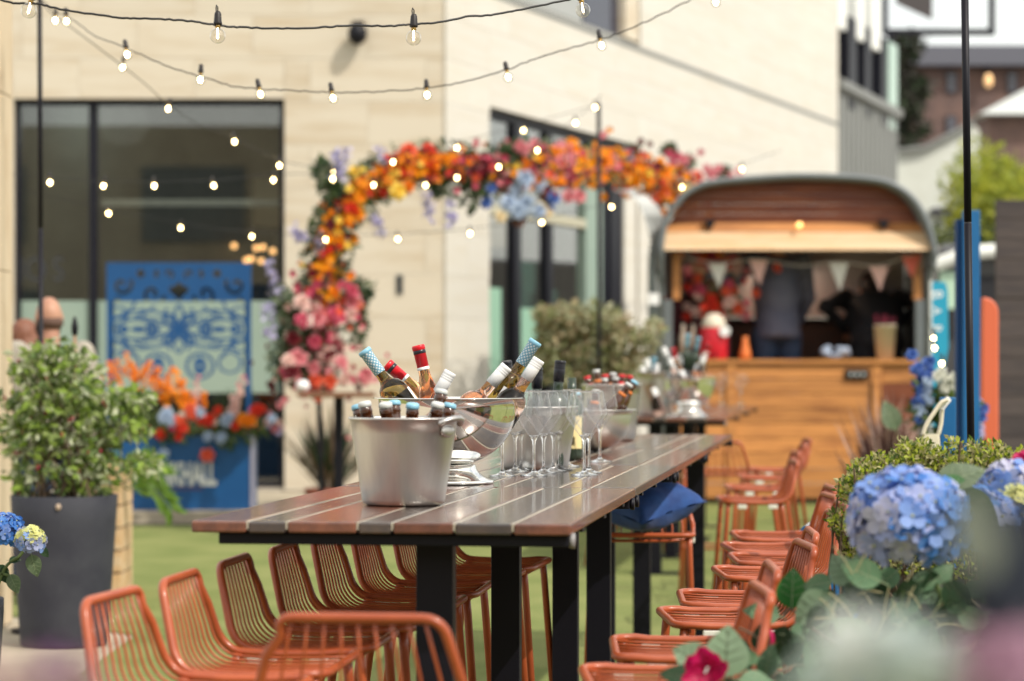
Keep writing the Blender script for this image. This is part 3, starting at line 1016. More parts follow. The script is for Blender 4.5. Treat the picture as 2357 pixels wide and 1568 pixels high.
# bucket 1
B1 = (-.268, 5.98)
bucket('brushed steel bucket full of beer bottles at the front of the long table', *B1, .103, .1325, .213, spin=R(-32))
def bowl(label, x, y, r, h, foot, m, name='wine_bowl'):
    t = thing(name, label, 'bowl', (x, y, TZ + .0012))
    z0 = foot
    pr = []
    if foot > .02:
        MB().lathe([(0, 0), (.132, 0), (.1335, .002), (.1335, .008), (.129, .0105), (.120, .013), (.109, .0175), (.099, .0235), (.089, .032), (.082, .042), (.080, .052), (.07, .056), (0, .056)], 72).build('foot', m, t, True)
        z0 = .050
    hh = h - z0
    for k in range(0, 15):
        a = math.pi / 2 * k / 14
        pr.append((r * math.sin(a) ** .92 * (.985) , z0 + hh * (1 - math.cos(a) ** .95)))
    pr += [(r + .012, h + .001), (r + .014, h + .003), (r + .011, h + .0045), (r - .004, h + .002)]
    for k in range(13, -1, -1):
        a = math.pi / 2 * k / 14
        pr.append((max(0, r * math.sin(a) ** .92 * .985 - .003), z0 + .004 + (hh - .002) * (1 - math.cos(a) ** .95)))
    MB().lathe(pr, 72).build('bowl', m, t, True)
    return t
BW = Vector((-.186, 7.08, TZ))
bowl('big polished footed bowl holding wine bottles behind the beer bucket', BW.x, BW.y, .208, .246, .05, M_chrome)

# bottles ----------------------------------------------------------
M_rose = mat('rose_wine', (.93, .52, .28), .02, trans=1.0, ior=1.36)
M_rosep = mat('pink_wine', (.93, .66, .56), .02, trans=1.0, ior=1.36)
M_olive = mat('olive_glass', (.30, .19, .04), .02, trans=1.0, ior=1.40)
M_green = mat('dark_bottle_glass', (.02, .035, .02), .05, spec=.7)
M_brown = mat('brown_bottle_glass', (.060, .018, .006), .06, spec=.7, coat=.5)
M_whitec = mat('white_cap', (.80, .80, .80), .3)
M_redc = mat('red_capsule', (.62, .012, .022), .32)
M_blackc = mat('black_cap', (.014, .014, .02), .3)
M_bluec = mat('sky_blue_cap', (.23, .47, .62), .35)
M_greyc = mat('grey_cap', (.55, .56, .55), .3)
M_lab = mat('cream_label', (.78, .72, .55), .6)
M_labw = mat('white_label', (.80, .80, .80), .6)
def lattice():
    m = mat('blue_lattice_sleeve', (.13, .36, .53), .4)
    t = m.node_tree
    b = t.nodes['Principled BSDF']
    co = t.nodes.new('ShaderNodeTexCoord'); sx = t.nodes.new('ShaderNodeSeparateXYZ')
    t.links.new(co.outputs['Object'], sx.inputs[0])
    def mth(op, a, b_=None, c=None):
        n = t.nodes.new('ShaderNodeMath'); n.operation = op
        for i, q in enumerate((a, b_, c)):
            if q is None: continue
            if isinstance(q, (int, float)): n.inputs[i].default_value = q
            else: t.links.new(q, n.inputs[i])
        return n.outputs[0]
    ang = mth('ARCTAN2', sx.outputs[1], sx.outputs[0])
    a = mth('MULTIPLY', ang, 9.0)
    z = mth('MULTIPLY', sx.outputs[2], 520.0)
    s1 = mth('SINE', mth('MULTIPLY', mth('ADD', a, z), .5)); s2 = mth('SINE', mth('MULTIPLY', mth('SUBTRACT', a, z), .5))
    k = mth('MULTIPLY', mth('ABSOLUTE', s1), mth('ABSOLUTE', s2))
    k = mth('GREATER_THAN', k, .52)
    mx = t.nodes.new('ShaderNodeMix'); mx.data_type = 'RGBA'
    mx.inputs[6].default_value = (.20, .43, .58, 1); mx.inputs[7].default_value = (.75, .82, .84, 1)
    t.links.new(k, mx.inputs[0]); t.links.new(mx.outputs[2], b.inputs['Base Color'])
    return m
M_latt = lattice()
ME = {}
def cached(key, fn):
    if key not in ME:
        ME[key] = fn()
    return ME[key]
def wine(label, tip, direction, kind, group=None, s=1.12, cut=0.0):
    """wine bottle whose top is at tip, running along -direction; kind = (glass, cap)"""
    glass, cap = kind
    L = .315 * s
    dirn = Vector(direction).normalized()
    t = thing('wine_bottle', label, 'wine bottle', Vector(tip) - dirn * L, 0, group)
    axis_to(t, dirn, random.uniform(0, 6))
    gm = {'rose': M_rose, 'pink': M_rosep, 'olive': M_olive, 'green': M_green}[glass]
    if glass in ('rose',):
        pr = [(0, .008), (.024, .004), (.034, 0), (.0385, .006), (.0395, .02), (.0395, .125), (.037, .145), (.030, .175), (.021, .21), (.0155, .235), (.0145, .25), (.0145, .30), (0, .30)]
    else:
        pr = [(0, .008), (.024, .004), (.034, 0), (.0375, .006), (.0385, .02), (.0385, .178), (.037, .190), (.030, .205), (.020, .214), (.0155, .222), (.0145, .235), (.0145, .30), (0, .30)]
    if cut:
        pr = [(0, cut + .006), (.030, cut), (.0375, cut + .004)] + [q for q in pr if q[1] > cut + .008 and q[0] > 0] + [(0, .30)]
    obj('body', cached('wb' + glass + str(cut), lambda: MB().lathe([(r * s, z * s) for r, z in pr], 32).mesh('body', gm, True)), t)
    cc = {'blue': M_latt, 'red': M_redc, 'white': M_whitec, 'black': M_blackc, 'plainblue': M_bluec}[cap]
    if cap in ('white', 'black'):
        cp = [(.0155, .252), (.0165, .2525), (.0165, .290), (.0160, .2915), (.0168, .293), (.0168, .296), (.0160, .2975), (.0168, .299), (.0168, .302), (.0160, .3035), (.0168, .305), (.0168, .312), (.0155, .315), (0, .315)]
    elif cap == 'red':
        cp = [(.0150, .255), (.0156, .2552), (.0160, .302), (.0172, .303), (.0174, .311), (.016, .315), (0, .315)]
    else:
        cp = [(.0150, .243), (.0156, .2435), (.0160, .305), (.0175, .306), (.0177, .313), (.016, .315), (0, .315)]
    obj('cap', cached('wc' + cap, lambda: MB().lathe([(r * s, z * s) for r, z in cp], 28).mesh('cap', cc, True)), t)
    if cap == 'red':
        obj('white_collar', cached('wcol', lambda: MB().lathe([(.0158 * s, .249 * s), (.0162 * s, .2495 * s), (.0162 * s, .256 * s), (.0157 * s, .2565 * s)], 28).mesh('white_collar', M_labw, True)), t)
        obj('dark_band', cached('wband', lambda: MB().lathe([(.0161 * s, .292 * s), (.0165 * s, .2925 * s), (.0165 * s, .301 * s), (.016 * s, .3015 * s)], 28).mesh('dark_band', M_blackc, True)), t)
    if cap in ('blue', 'plainblue'):
        obj('cap_ring', cached('wring', lambda: MB().lathe([(.0165 * s, .3045 * s), (.0181 * s, .305 * s), (.0181 * s, .314 * s), (.016 * s, .3165 * s), (0, .3165 * s)], 28).mesh('cap_ring', M_bluec, True)), t)
    r_ = .0400 * s
    obj('bottle_label', cached('wl' + glass, lambda: MB().add([(r_ * math.cos(a), r_ * math.sin(a), z) for z in (.124 * s, .172 * s) for a in [k * .12 for k in range(20)]], [(i, i + 1, i + 21, i + 20) for i in range(19)]).mesh('bottle_label', M_labw, True)), t)
    return t
def beer(label, tip, direction, cap, group):
    s = 1.1
    L = .232 * s
    dirn = Vector(direction).normalized()
    t = thing('beer_bottle', label, 'beer bottle', Vector(tip) - dirn * L, 0, group)
    axis_to(t, dirn, random.uniform(0, 6))
    pr = [(0, .006), (.02, .003), (.027, 0), (.030, .006), (.0305, .015), (.0305, .125), (.029, .14), (.022, .165), (.0165, .18), (.0142, .195), (.0135, .205), (.0145, .207), (.0148, .212), (.0140, .214), (.0135, .224), (0, .224)]
    obj('body', cached('bb', lambda: MB().lathe([(r * s, z * s) for r, z in pr], 24).mesh('body', M_brown, True)), t)
    cm = {'white': M_greyc, 'blue': M_bluec, 'red': M_redc}[cap]
    cp = [(.0146, .2205), (.0153, .221), (.0150, .2265), (.0138, .2305), (.011, .232), (0, .232)]
    obj('cap', cached('bc' + cap, lambda: MB().lathe([(r * s, z * s) for r, z in cp], 22).mesh('cap', cm, True)), t)
    obj('neck_label', cached('bnl', lambda: MB().lathe([(.0172 * s, .178 * s), (.0153 * s, .19 * s)], 20).mesh('neck_label', mat('orange_label', (.62, .17, .03), .5), True)), t)
    return t
def from_px(u, v, d, u2, v2, d2=None):
    """tip and upward direction of a bottle seen from (u,v) down to (u2,v2)"""
    a, b_ = P(u, v, d), P(u2, v2, d2 if d2 else d)
    return a, (a - b_)
gW = 'wine bottles standing in the polished bowl'
DW = 7.05
for (u, v, u2, v2, dd, kind, lb) in (
        (838, 807, 886, 874, 7.03, ('olive', 'blue'), 'blue lattice necked wine bottle leaning left in the polished bowl'),
        (890, 838, 931, 873, 7.16, ('rose', 'red'), 'red capped rose wine bottle leaning far left behind the lattice bottle'),
        (962, 795, 984, 890, 7.08, ('rose', 'red'), 'red capped rose wine bottle standing almost upright in the polished bowl'),
        (1037, 856, 1010, 904, 7.04, ('pink', 'white'), 'white screw capped rose wine bottle left of centre in the polished bowl'),
        (1167, 843, 1113, 905, 7.05, ('pink', 'white'), 'white screw capped bottle lowest of the trio leaning right in the polished bowl'),
        (1233, 786, 1174, 877, 7.12, ('olive', 'blue'), 'blue lattice necked wine bottle leaning right in the polished bowl'),
        (1241, 827, 1193, 901, 7.07, ('pink', 'white'), 'white screw capped bottle rightmost in the polished bowl')):
    tip, dr = from_px(u, v, dd, u2, v2, dd)
    wine(lb, tip, dr, kind, gW, cut=.118)
gB = 'beer bottles in the front steel bucket'
for (u, v, dd, dx, cap, lb) in ((838, 924, 5.93, -.03, 'white', 'white capped beer bottle at the left of the front steel bucket'),
                            (822, 931, 6.03, -.05, 'blue', 'blue capped beer bottle half hidden at far left of the front bucket'),
                            (887, 926, 5.90, -.02, 'white', 'white capped beer bottle second from left in the front bucket'),
                            (907, 922, 6.05, .0, 'blue', 'blue capped beer bottle behind the white caps in the front bucket'),
                            (950, 928, 5.90, .0, 'blue', 'blue capped beer bottle in the middle of the front bucket'),
                            (1009, 926, 5.91, .03, 'white', 'white capped beer bottle at the right of the front bucket'),
                            (1037, 928, 6.02, .05, 'blue', 'blue capped beer bottle rightmost behind the bucket handle'),
                            (1017, 896, 6.06, .06, 'white', 'white capped beer bottle standing tallest in the front bucket')):
    tip = P(u, v, dd)
    off = Vector((tip.x - B1[0], tip.y - B1[1], 0)) * .5
    if off.length > .062: off *= .062 / off.length
    beer(lb, tip, tip - Vector((B1[0] + off.x, B1[1] + off.y, TZ + .012)), cap, gB)
# bottles standing upright behind the bowl and in the second bucket
B2 = (.077, 8.05)
bucket('plain steel bucket behind the wine glasses holding black capped bottles', *B2, .112, .140, .205, lug=False)
wine('black capped wine bottle standing upright behind the wine glasses', P(1290, 830, 8.0), (.09, 0, 1), ('green', 'black'), 'upright wine bottles')
wine('black capped wine bottle half hidden behind the leaning white caps', P(1165, 831, 8.0), (-.12, -.1, 1), ('green', 'black'), 'upright wine bottles')
wine('black capped wine bottle peeping behind the rightmost leaning white cap', P(1237, 846, 8.1), (.02, 0, 1), ('green', 'black'), 'upright wine bottles')
q = P(1316, 1057, 8.82)
lw = thing('wine_bottle', 'dark wine bottle with cream barcode label standing behind the glass stems', 'wine bottle', (q.x, q.y, TZ + .001))
MB().lathe([(0, .008), (.028, .004), (.036, 0), (.0405, .006), (.0415, .02), (.0415, .19), (.039, .205), (.03, .22), (.02, .232), (.0165, .245), (.0155, .30), (0, .30)], 28).build('body', M_green, lw, True)
pts = [(.0425 * math.cos(a), .0425 * math.sin(a), z) for z in (.042, .16) for a in [R(200) + k * R(8) for k in range(17)]]
MB().add(pts, [(i, i + 1, i + 18, i + 17) for i in range(16)]).build('bottle_label', mat('yellow_label', (.74, .62, .30), .5), lw, True)
bar = MB()
for k in range(7):
    a = R(262) + k * R(3.4)
    bar.box(-.0006, .0006, -.0005, .0005, .055, .085, M=Matrix.Translation((.0432 * math.cos(a), .0432 * math.sin(a), 0)))
bar.build('barcode', M_blackc, lw)

# wine glasses -------------------------------------------------------
M_gl = mat('clear_glass', (1, 1, 1), .0, trans=1.0, ior=1.46)
M_bowl = thinglass('thin_glass', (1, 1, 1), .8, .01)
def glass_mesh(h=.262, bw=.060, rw=.046):
    z1, z2 = h * .445, h * .710
    low = [(0, 0), (.043, 0), (.0445, .0012), (.043, .0028), (.022, .006), (.009, .011), (.0048, .022), (.0040, .05), (.0040, z1 - .022), (.0062, z1 - .008), (.011, z1 + .0015), (.009, z1 + .004), (0, z1 + .0045)]
    shell = []
    for dr in (0, .0011):
        half = [(.011 + (bw - .011) * k / 6 - dr, z1 + .0016 + (z2 - z1 - .0016) * (k / 6) ** 1.06 + dr * .8) for k in range(0, 7)]
        half += [(bw - .0004 - dr, z2 + .003)]
        half += [(bw + (rw - bw) * k / 6 - dr, z2 + .003 + (h - z2 - .003) * k / 6) for k in range(1, 7)]
        shell.append(half)
    prof_ = shell[0] + shell[1][::-1]
    rim_ = [(rw - .0006 + .0011 * math.cos(q * R(60)), h + .0011 * math.sin(q * R(60))) for q in range(6)]
    base_ = [(0, z1 + .004), (.010, z1 + .0036), (.0165, z1 + .0085), (.012, z1 + .010), (0, z1 + .0082)]
    return (MB().lathe(low, 32).mesh('stem', M_gl, True), MB().lathe(prof_, 44, closed=True).mesh('bowl', M_bowl, True),
            MB().lathe(rim_, 44, closed=True).mesh('rim', M_gl, True), MB().lathe(base_, 32).mesh('bowl_base', M_gl, True))
gme = glass_mesh()
gme2 = glass_mesh(.275, .064, .050)
def put_glass(t, pair):
    obj('stem', pair[0], t); obj('bowl', pair[1], t); obj('rim', pair[2], t); obj('bowl_base', pair[3], t)
gG = 'wine glasses clustered on the long table'
GLS = [(1156, 1097, 'clear wine glass leftmost, partly behind the polished bowl'), (1186, 1087, 'clear wine glass second from the left in the cluster'), (1199, 1084, 'clear wine glass third from the left in the cluster'),
       (1208, 1081, 'clear wine glass fourth from the left, far back in the cluster'), (1229, 1096, 'clear wine glass at the front of the cluster beside the polished bowl'), (1251, 1090, 'clear wine glass just right of the front one beside the bowl'),
       (1274, 1086, 'clear wine glass in the middle of the cluster'), (1288, 1083, 'clear wine glass right of the middle of the cluster'), (1306, 1075, 'clear wine glass in front of the cream labelled bottle'),
       (1345, 1095, 'clear wine glass at the front right of the cluster'), (1356, 1090, 'clear wine glass just behind the front right one'), (1381, 1064, 'large clear wine glass standing apart at the right of the cluster')]
for i, (u, v, lb) in enumerate(GLS):
    d = 1920.0 / (v - 841.5)
    q = P(u, v, d)
    t = thing('wine_glass', lb, 'wine glass', (q.x, q.y, TZ + .0012), random.uniform(0, 6), gG)
    put_glass(t, gme2 if i == 11 else gme)

# steel bowl with leaning beer bottles, bucket 3, things on the second table
bowl('satin steel bowl with two beer bottles leaning out of its right side', .318, 9.62, .165, .165, 0, M_satin, 'ice_bowl')
gC = 'beer bottles in the steel bowl'
for (u, v, u2, v2, cap, lb, dd) in ((1450, 883, 1405, 945, 'white', 'white capped beer bottle leaning right out of the satin bowl', 9.61),
                                (1463, 877, 1418, 945, 'blue', 'blue capped beer bottle leaning right out of the satin bowl', 9.68),
                                (1326, 903, 1335, 960, 'blue', 'blue capped beer bottle seen through the wine glasses', 9.6),
                                (1372, 897, 1366, 960, 'white', 'white capped beer bottle upright in the satin bowl', 9.7)):
    tip, dr = from_px(u, v, dd, u2, v2)
    beer(lb, tip, dr, cap, gC)
B3 = (.455, 11.06)
bucket('tall steel bucket of red and white capped bottles beyond the satin bowl', *B3, .108, .135, .255, lug=False)
gD = 'beer bottles in the tall far bucket'
for i, (u, v, cap, lb) in enumerate(((1372, 851, 'white', 'white capped beer bottle highest at the left of the tall bucket'), (1351, 866, 'red', 'red capped beer bottle leftmost in the tall bucket'),
                                 (1356, 884, 'red', 'red capped beer bottle low at the left of the tall bucket'), (1393, 862, 'red', 'red capped beer bottle behind the white caps in the tall bucket'),
                                 (1391, 871, 'white', 'white capped beer bottle left of centre in the tall bucket'), (1411, 858, 'white', 'white capped beer bottle leaning at the centre of the tall bucket'),
                                 (1417, 868, 'white', 'white capped beer bottle low at the centre of the tall bucket'), (1432, 862, 'red', 'red capped beer bottle right of centre in the tall bucket'),
                                 (1430, 879, 'red', 'red capped beer bottle low at the right of the tall bucket'), (1450, 864, 'red', 'red capped beer bottle rightmost in the tall bucket'))):
    dd = 11.06 + (.06 if i % 2 else -.06)
    tip, dr = from_px(u, v, dd, u + (1405 - u) * .25, v + 60)
    beer(lb, tip, dr, cap, gD)
# second table: bucket, polished bowl, bottles, glasses
def on2(u, d): return P(u, 841, d).x
bucket('steel bucket on the near end of the second table', on2(1497, 16.35), 16.35, .085, .105, .30, lug=False)
bowl('polished footed bowl full of bottles on the second table', on2(1585, 16.55), 16.55, .19, .26, .05, M_chrome)
gE = 'bottles in the bowl and bucket on the second table'
for (u, v, u2, v2, dd, kind, lb) in ((1489, 826, 1497, 880, 16.3, ('green', 'white'), 'silver capped bottle leaning left in the second table bucket'), (1505, 824, 1503, 880, 16.4, ('green', 'plainblue'), 'pale blue capped bottle upright in the second table bucket'),
                                 (1526, 800, 1560, 880, 16.5, ('green', 'white'), 'white capped bottle leaning left in the second table bowl'), (1549, 802, 1566, 880, 16.5, ('rose', 'red'), 'red capped bottle left of centre in the second table bowl'),
                                 (1583, 770, 1575, 880, 16.6, ('green', 'plainblue'), 'tall pale blue topped bottle in the second table bowl'), (1608, 777, 1590, 880, 16.6, ('green', 'plainblue'), 'pale blue topped bottle leaning right in the second table bowl'),
                                 (1632, 790, 1606, 870, 16.55, ('rose', 'red'), 'red capped bottle rightmost in the second table bowl'),
                                 (1476, 845, 1492, 885, 16.28, ('pink', 'white'), 'white capped bottle lowest at the left of the second table bucket'), (1513, 838, 1505, 885, 16.35, ('pink', 'white'), 'white capped bottle right of the pale blue cap in the second table bucket'), (1540, 825, 1562, 880, 16.42, ('pink', 'white'), 'white capped bottle low at the left of the second table bowl'), (1566, 815, 1574, 880, 16.7, ('green', 'white'), 'white capped bottle behind the centre of the second table bowl'), (1622, 818, 1600, 880, 16.5, ('pink', 'white'), 'white capped bottle low at the right of the second table bowl'), (1596, 800, 1585, 880, 16.7, ('green', 'black'), 'dark capped bottle between the pale blue tops in the second table bowl')):
    tip, dr = from_px(u, v, dd, u2, v2)
    wine(lb, tip, dr, kind, gE, cut=.10 if u > 1520 else 0.0)
for (u, v, lb) in ((1546, 905, 'wine glass in front of the second table bowl'), (1628, 935, 'wine glass right of the second table bowl'), (1655, 931, 'wine glass second from right on the second table'), (1698, 925, 'wine glass rightmost on the second table')):
    d = 1920 / (v - 841.5) if v > 910 else 16.2
    q = P(u, v, min(d, 21.5))
    if v < 910: d = 16.15
    t = thing('wine_glass', lb, 'wine glass', (q.x, min(d, 21.2), TZ + .0012), 0, 'wine glasses on the second table')
    put_glass(t, gme2)
# ------------------------------------------------------------------ flowers: shared meshes
def rosette(petals=(6, 6, 5), r=.05, m=None, name='flower', cup=.5, centre=None):
    b = MB()
    for ring, n in enumerate(petals):
        el = R(8 + 30 * ring) * (cup + .5)
        L = r * (1 - .2 * ring)
        for k in range(n):
            a = 2 * math.pi * (k + .5 * ring) / n + random.uniform(-.15, .15)
            d = Vector((math.cos(a) * math.cos(el), math.sin(a) * math.cos(el), math.sin(el)))
            s_ = Vector((-math.sin(a), math.cos(a), 0))
            n_ = s_.cross(d) * -1
            W = L * .95
            base = d * L * .12 + Vector((0, 0, .004 * ring))
            m1 = base + d * L * .55
            tip = base + d * L + n_ * L * -.12
            b.add([base, m1 + s_ * W * .5 + n_ * L * .1, tip + s_ * W * .22, tip - s_ * W * .22, m1 - s_ * W * .5 + n_ * L * .1, m1 - n_ * L * .06],
                  [(0, 5, 1)[::-1], (1, 5, 2)[::-1], (2, 5, 3)[::-1], (3, 5, 4)[::-1], (4, 5, 0)[::-1]], 0)
    mats = [m]
    if centre is not None:
        b.ell((0, 0, r * .22), (r * .2, r * .2, r * .14), 8, 5, mi=1)
        mats.append(centre)
    return b.mesh(name, mats)
FC = {}
def fcol(name, c, v, tr=.3):
    FC[name] = leafmat('petal_' + name, c, v, tr)
    return FC[name]
fcol('orange', (.80, .21, .008), (.85, .29, .01)); fcol('amber', (.88, .38, .01), (.85, .31, .01)); fcol('red', (.62, .022, .014), (.70, .06, .02))
fcol('coral', (.72, .10, .045), (.75, .15, .07)); fcol('pink', (.68, .20, .24), (.72, .30, .32)); fcol('rose', (.55, .06, .13), (.64, .13, .19))
fcol('blush', (.72, .46, .42), (.75, .55, .48)); fcol('maroon', (.10, .008, .014), (.18, .012, .02)); fcol('paleblue', (.36, .46, .62), (.48, .56, .68))
fcol('blue', (.06, .12, .42), (.10, .20, .52)); fcol('white', (.76, .75, .68), (.70, .70, .60)); fcol('lilac', (.46, .42, .66), (.55, .52, .72)); fcol('yellow', (.85, .58, .06), (.85, .66, .14))
fcol('cream', (.74, .60, .36), (.76, .66, .45)); fcol('magenta', (.50, .012, .10), (.60, .03, .16)); fcol('brown', (.10, .035, .012), (.16, .05, .02))
FM = {k: [rosette(m=m, name='flower', cup=random.uniform(.3, .8)) for _ in range(2)] for k, m in FC.items()}
GR1 = leafmat('green_leaf', (.045, .085, .022), (.08, .125, .035), .3)
GR2 = leafmat('dark_leaf', (.018, .045, .020), (.035, .07, .03), .25)
GR3 = leafmat('light_leaf', (.13, .19, .05), (.19, .24, .08), .35)
GR4 = leafmat('sage_leaf', (.15, .19, .12), (.22, .25, .17), .3)
GR5 = leafmat('grey_green_leaf', (.16, .24, .17), (.22, .31, .23), .3)
M_stem = mat('green_stem', (.09, .13, .04), .6)
M_wood_stem = mat('brown_stem', (.12, .08, .05), .8)

def put_flower(parent, p, direction, col, s=1.0, name='flower'):
    o = obj(name, random.choice(FM[col]), parent, p)
    axis_to(o, direction, random.uniform(0, 6))
    o.scale = (s, s, s)
    return o

# ------------------------------------------------------------------ flower arch
arch = thing('flower_arch', 'half moon arch of orange, pink and blue flowers in front of the stone building', 'flower arch', P(745, 900, 20.2) * 1)
aloc = arch.location.copy()
arch.location = (aloc.x, aloc.y, .083 if False else 0)
abase = arch.location.copy()
DA = 20.2
def dA(u): return 20.2 + (u - 745) * (.0022 if u < 1200 else .0022 + (u - 1200) * .0000175)
path_px = [(742, 1165), (738, 1050), (735, 950), (733, 860), (730, 780), (733, 700), (742, 630), (757, 565), (782, 505), (822, 450), (880, 408), (945, 388), (1020, 380), (1110, 383), (1200, 382), (1290, 378), (1380, 380), (1460, 395), (1530, 425), (1580, 470), (1600, 540), (1605, 700), (1606, 1130)]
hoop = [P(u, v, dA(u)) - abase for u, v in path_px]
hoop[0].z = .0; hoop[-1].z = .0
MB().tube(smoothpath(hoop, 5), .022, 6).build('hoop', M_black, arch, True)
px2 = smoothpath([Vector((u, v, 0)) for u, v in path_px[3:20]], 12)
SEG = [  # (u range, v range of the path, colours with weights, spread in px)
    (lambda u, v: v > 745 and u < 800, ['pink'] * 3 + ['blush'] * 4 + ['rose'] * 3 + ['maroon'] * 3 + ['white', 'coral'], 78),
    (lambda u, v: v > 655 and u < 800, ['rose'] * 4 + ['pink'] * 4 + ['orange'] * 2 + ['coral'] * 2 + ['maroon'], 48),
    (lambda u, v: v > 560 and u < 800, ['orange'] * 4 + ['amber'] * 3 + ['yellow'] + ['red'] * 3 + ['coral', 'maroon', 'maroon'], 36),
    (lambda u, v: u < 960, ['amber'] * 4 + ['orange'] * 4 + ['yellow'] + ['red'] * 3 + ['coral', 'maroon'], 38),
    (lambda u, v: u < 1060, ['orange'] * 4 + ['coral'] * 3 + ['red'] * 2 + ['amber'] * 2 + ['maroon'], 34),
    (lambda u, v: u < 1130, ['rose'] * 2 + ['maroon'] * 3 + ['red'] + ['coral'] + ['amber'], 38),
    (lambda u, v: u < 1310, ['orange'] * 3 + ['pink'] * 4 + ['coral'] * 2 + ['rose'] * 2 + ['amber'], 46),
    (lambda u, v: u < 1400, ['pink'] * 3 + ['amber'] * 3 + ['orange'] * 2 + ['rose'], 46),
    (lambda u, v: True, ['orange'] * 4 + ['red'] * 3 + ['amber'] * 3 + ['yellow'] + ['coral'] * 2 + ['maroon'] * 2, 42)]
cnt = 0
N_F = 212
pl_ = [0]
for i in range(1, len(px2)): pl_.append(pl_[-1] + (px2[i] - px2[i - 1]).length)
random.seed(21)
for k in range(N_F):
    t_ = pl_[-1] * (k + random.random()) / N_F
    i = max(j for j in range(len(pl_)) if pl_[j] <= t_)
    c = px2[min(i, len(px2) - 1)]
    for f, cols, sp_ in SEG:
        if f(c.x, c.y): break
    u = c.x + random.gauss(0, sp_ * .5); v = c.y + random.gauss(0, sp_ * .45)
    u0 = c.x
    d = dA(u0) + random.uniform(-.16, .10)
    p = P(u, v, d) - abase
    cdir = Vector((u - c.x, 0, -(v - c.y))) * .02 + Vector((random.uniform(-.4, .6), -1, random.uniform(-.1, .6)))
    put_flower(arch, p, cdir, random.choice(cols), random.uniform(.9, 1.6) * d / 20.5)
def extra(cols, pts, s0=.9, s1=1.4, spread=10, nper=1):
    for u, v in pts:
        for _ in range(nper):
            uu, vv = u + random.gauss(0, spread), v + random.gauss(0, spread)
            put_flower(arch, P(uu, vv, dA(u) - random.uniform(.15, .3)) - abase, (random.uniform(-.5, .5), -1, random.uniform(0, .5)), random.choice(cols), random.uniform(s0, s1))
extra(['blush', 'blush', 'pink', 'rose', 'white'], [(700, 760), (690, 820), (780, 760), (800, 800), (770, 830), (790, 860), (720, 850), (680, 860), (830, 850), (745, 790), (815, 700), (820, 690), (665, 800), (690, 700), (720, 720), (770, 710), (800, 740), (745, 740)], 1.0, 1.7, 14)
extra(['maroon', 'rose', 'coral'], [(690, 880), (710, 790), (660, 850), (730, 870), (760, 880), (700, 740), (670, 780), (800, 880)], .9, 1.4, 12)
extra(['paleblue'], [(1160, 470), (1180, 440), (1195, 470), (1210, 490), (1225, 500), (1175, 490), (1215, 430), (1195, 415), (1240, 430)], 1.1, 1.7, 8)
extra(['blue'], [(1262, 435), (1275, 460), (1120, 450), (1262, 470), (1130, 470)], .9, 1.2, 8)
extra(['cream'], [(1147, 488), (1240, 480), (1262, 485)], 1, 1.4, 6)
extra(['brown'], [(1195, 510), (1250, 452), (1196, 498)], .9, 1.2, 6)
extra(['pink'], [(1205, 330), (1222, 335), (1285, 360), (1305, 352), (1320, 372), (1345, 395), (1320, 400), (1265, 400), (1310, 460), (1330, 455), (1240, 375), (1200, 345), (1655, 390), (1680, 400), (1690, 405), (1640, 395), (1575, 395), (1600, 405), (1625, 400), (1585, 380), (1560, 400), (1615, 385), (1668, 408), (1555, 375)], .9, 1.35, 7)
extra(['rose'], [(1540, 350), (1548, 362), (1555, 372), (1605, 352), (1540, 380), (1600, 360)], .8, 1.2, 7)
extra(['amber', 'yellow'], [(1345, 352), (1348, 358), (1400, 380), (1360, 420)], .9, 1.2, 5)
# leaves and sprays
lf = []
for k in range(0, len(px2), 4):
    c = px2[k]
    lf.append((P(c.x, c.y, dA(c.x)) - abase, (.21, .16, .20), 1))
for (u, v, ru, rv_) in ((710, 800, .22, .35), (800, 690, .18, .18), (650, 830, .12, .18), (690, 740, .16, .14), (670, 790, .12, .2), (700, 850, .16, .16), (830, 670, .10, .08), (650, 700, .06, .12), (820, 760, .08, .14), (715, 690, .14, .12), (730, 700, .15, .2), (735, 530, .06, .2), (765, 440, .1, .1), (740, 395, .06, .1), (1080, 450, .14, .12), (1120, 420, .14, .12), (1215, 350, .2, .1), (1180, 350, .1, .06), (1450, 345, .05, .03), (820, 720, .1, .16), (1010, 430, .06, .08), (1160, 370, .1, .05), (1540, 345, .05, .04), (1580, 375, .06, .05), (1660, 395, .08, .03)):
    lf.append((P(u, v, dA(u)) - abase, (ru, .14, rv_), 1.6))
leafcloud(6800, lf, .08, .04, nmat=3).build('foliage', [GR2, GR1, GR4], arch)
for (u0, v0, u1, v1) in ((790, 420, 770, 345), (770, 430, 800, 340), (640, 690, 620, 600), (625, 790, 612, 700), (745, 590, 735, 545), (700, 560, 675, 525), (985, 440, 985, 500), (1035, 450, 1040, 520), (860, 480, 880, 540), (1450, 370, 1440, 345), (905, 400, 870, 350)):
    a, b_ = P(u0, v0, dA(u0) - .1) - abase, P(u1, v1, dA(u0) - .15) - abase
    b = MB()
    b.tube([a, (a + b_) / 2 + Vector((.01, 0, .01)), b_], .004, 5, mi=1)
    for q in range(44):
        p = a.lerp(b_, .15 + .85 * random.random()) + rv(.03)
        b.leaf(p, unit(), .06, .042, 0)
    b.build('lilac_spray', [FC['lilac'], M_stem], arch)
FM_n = cnt
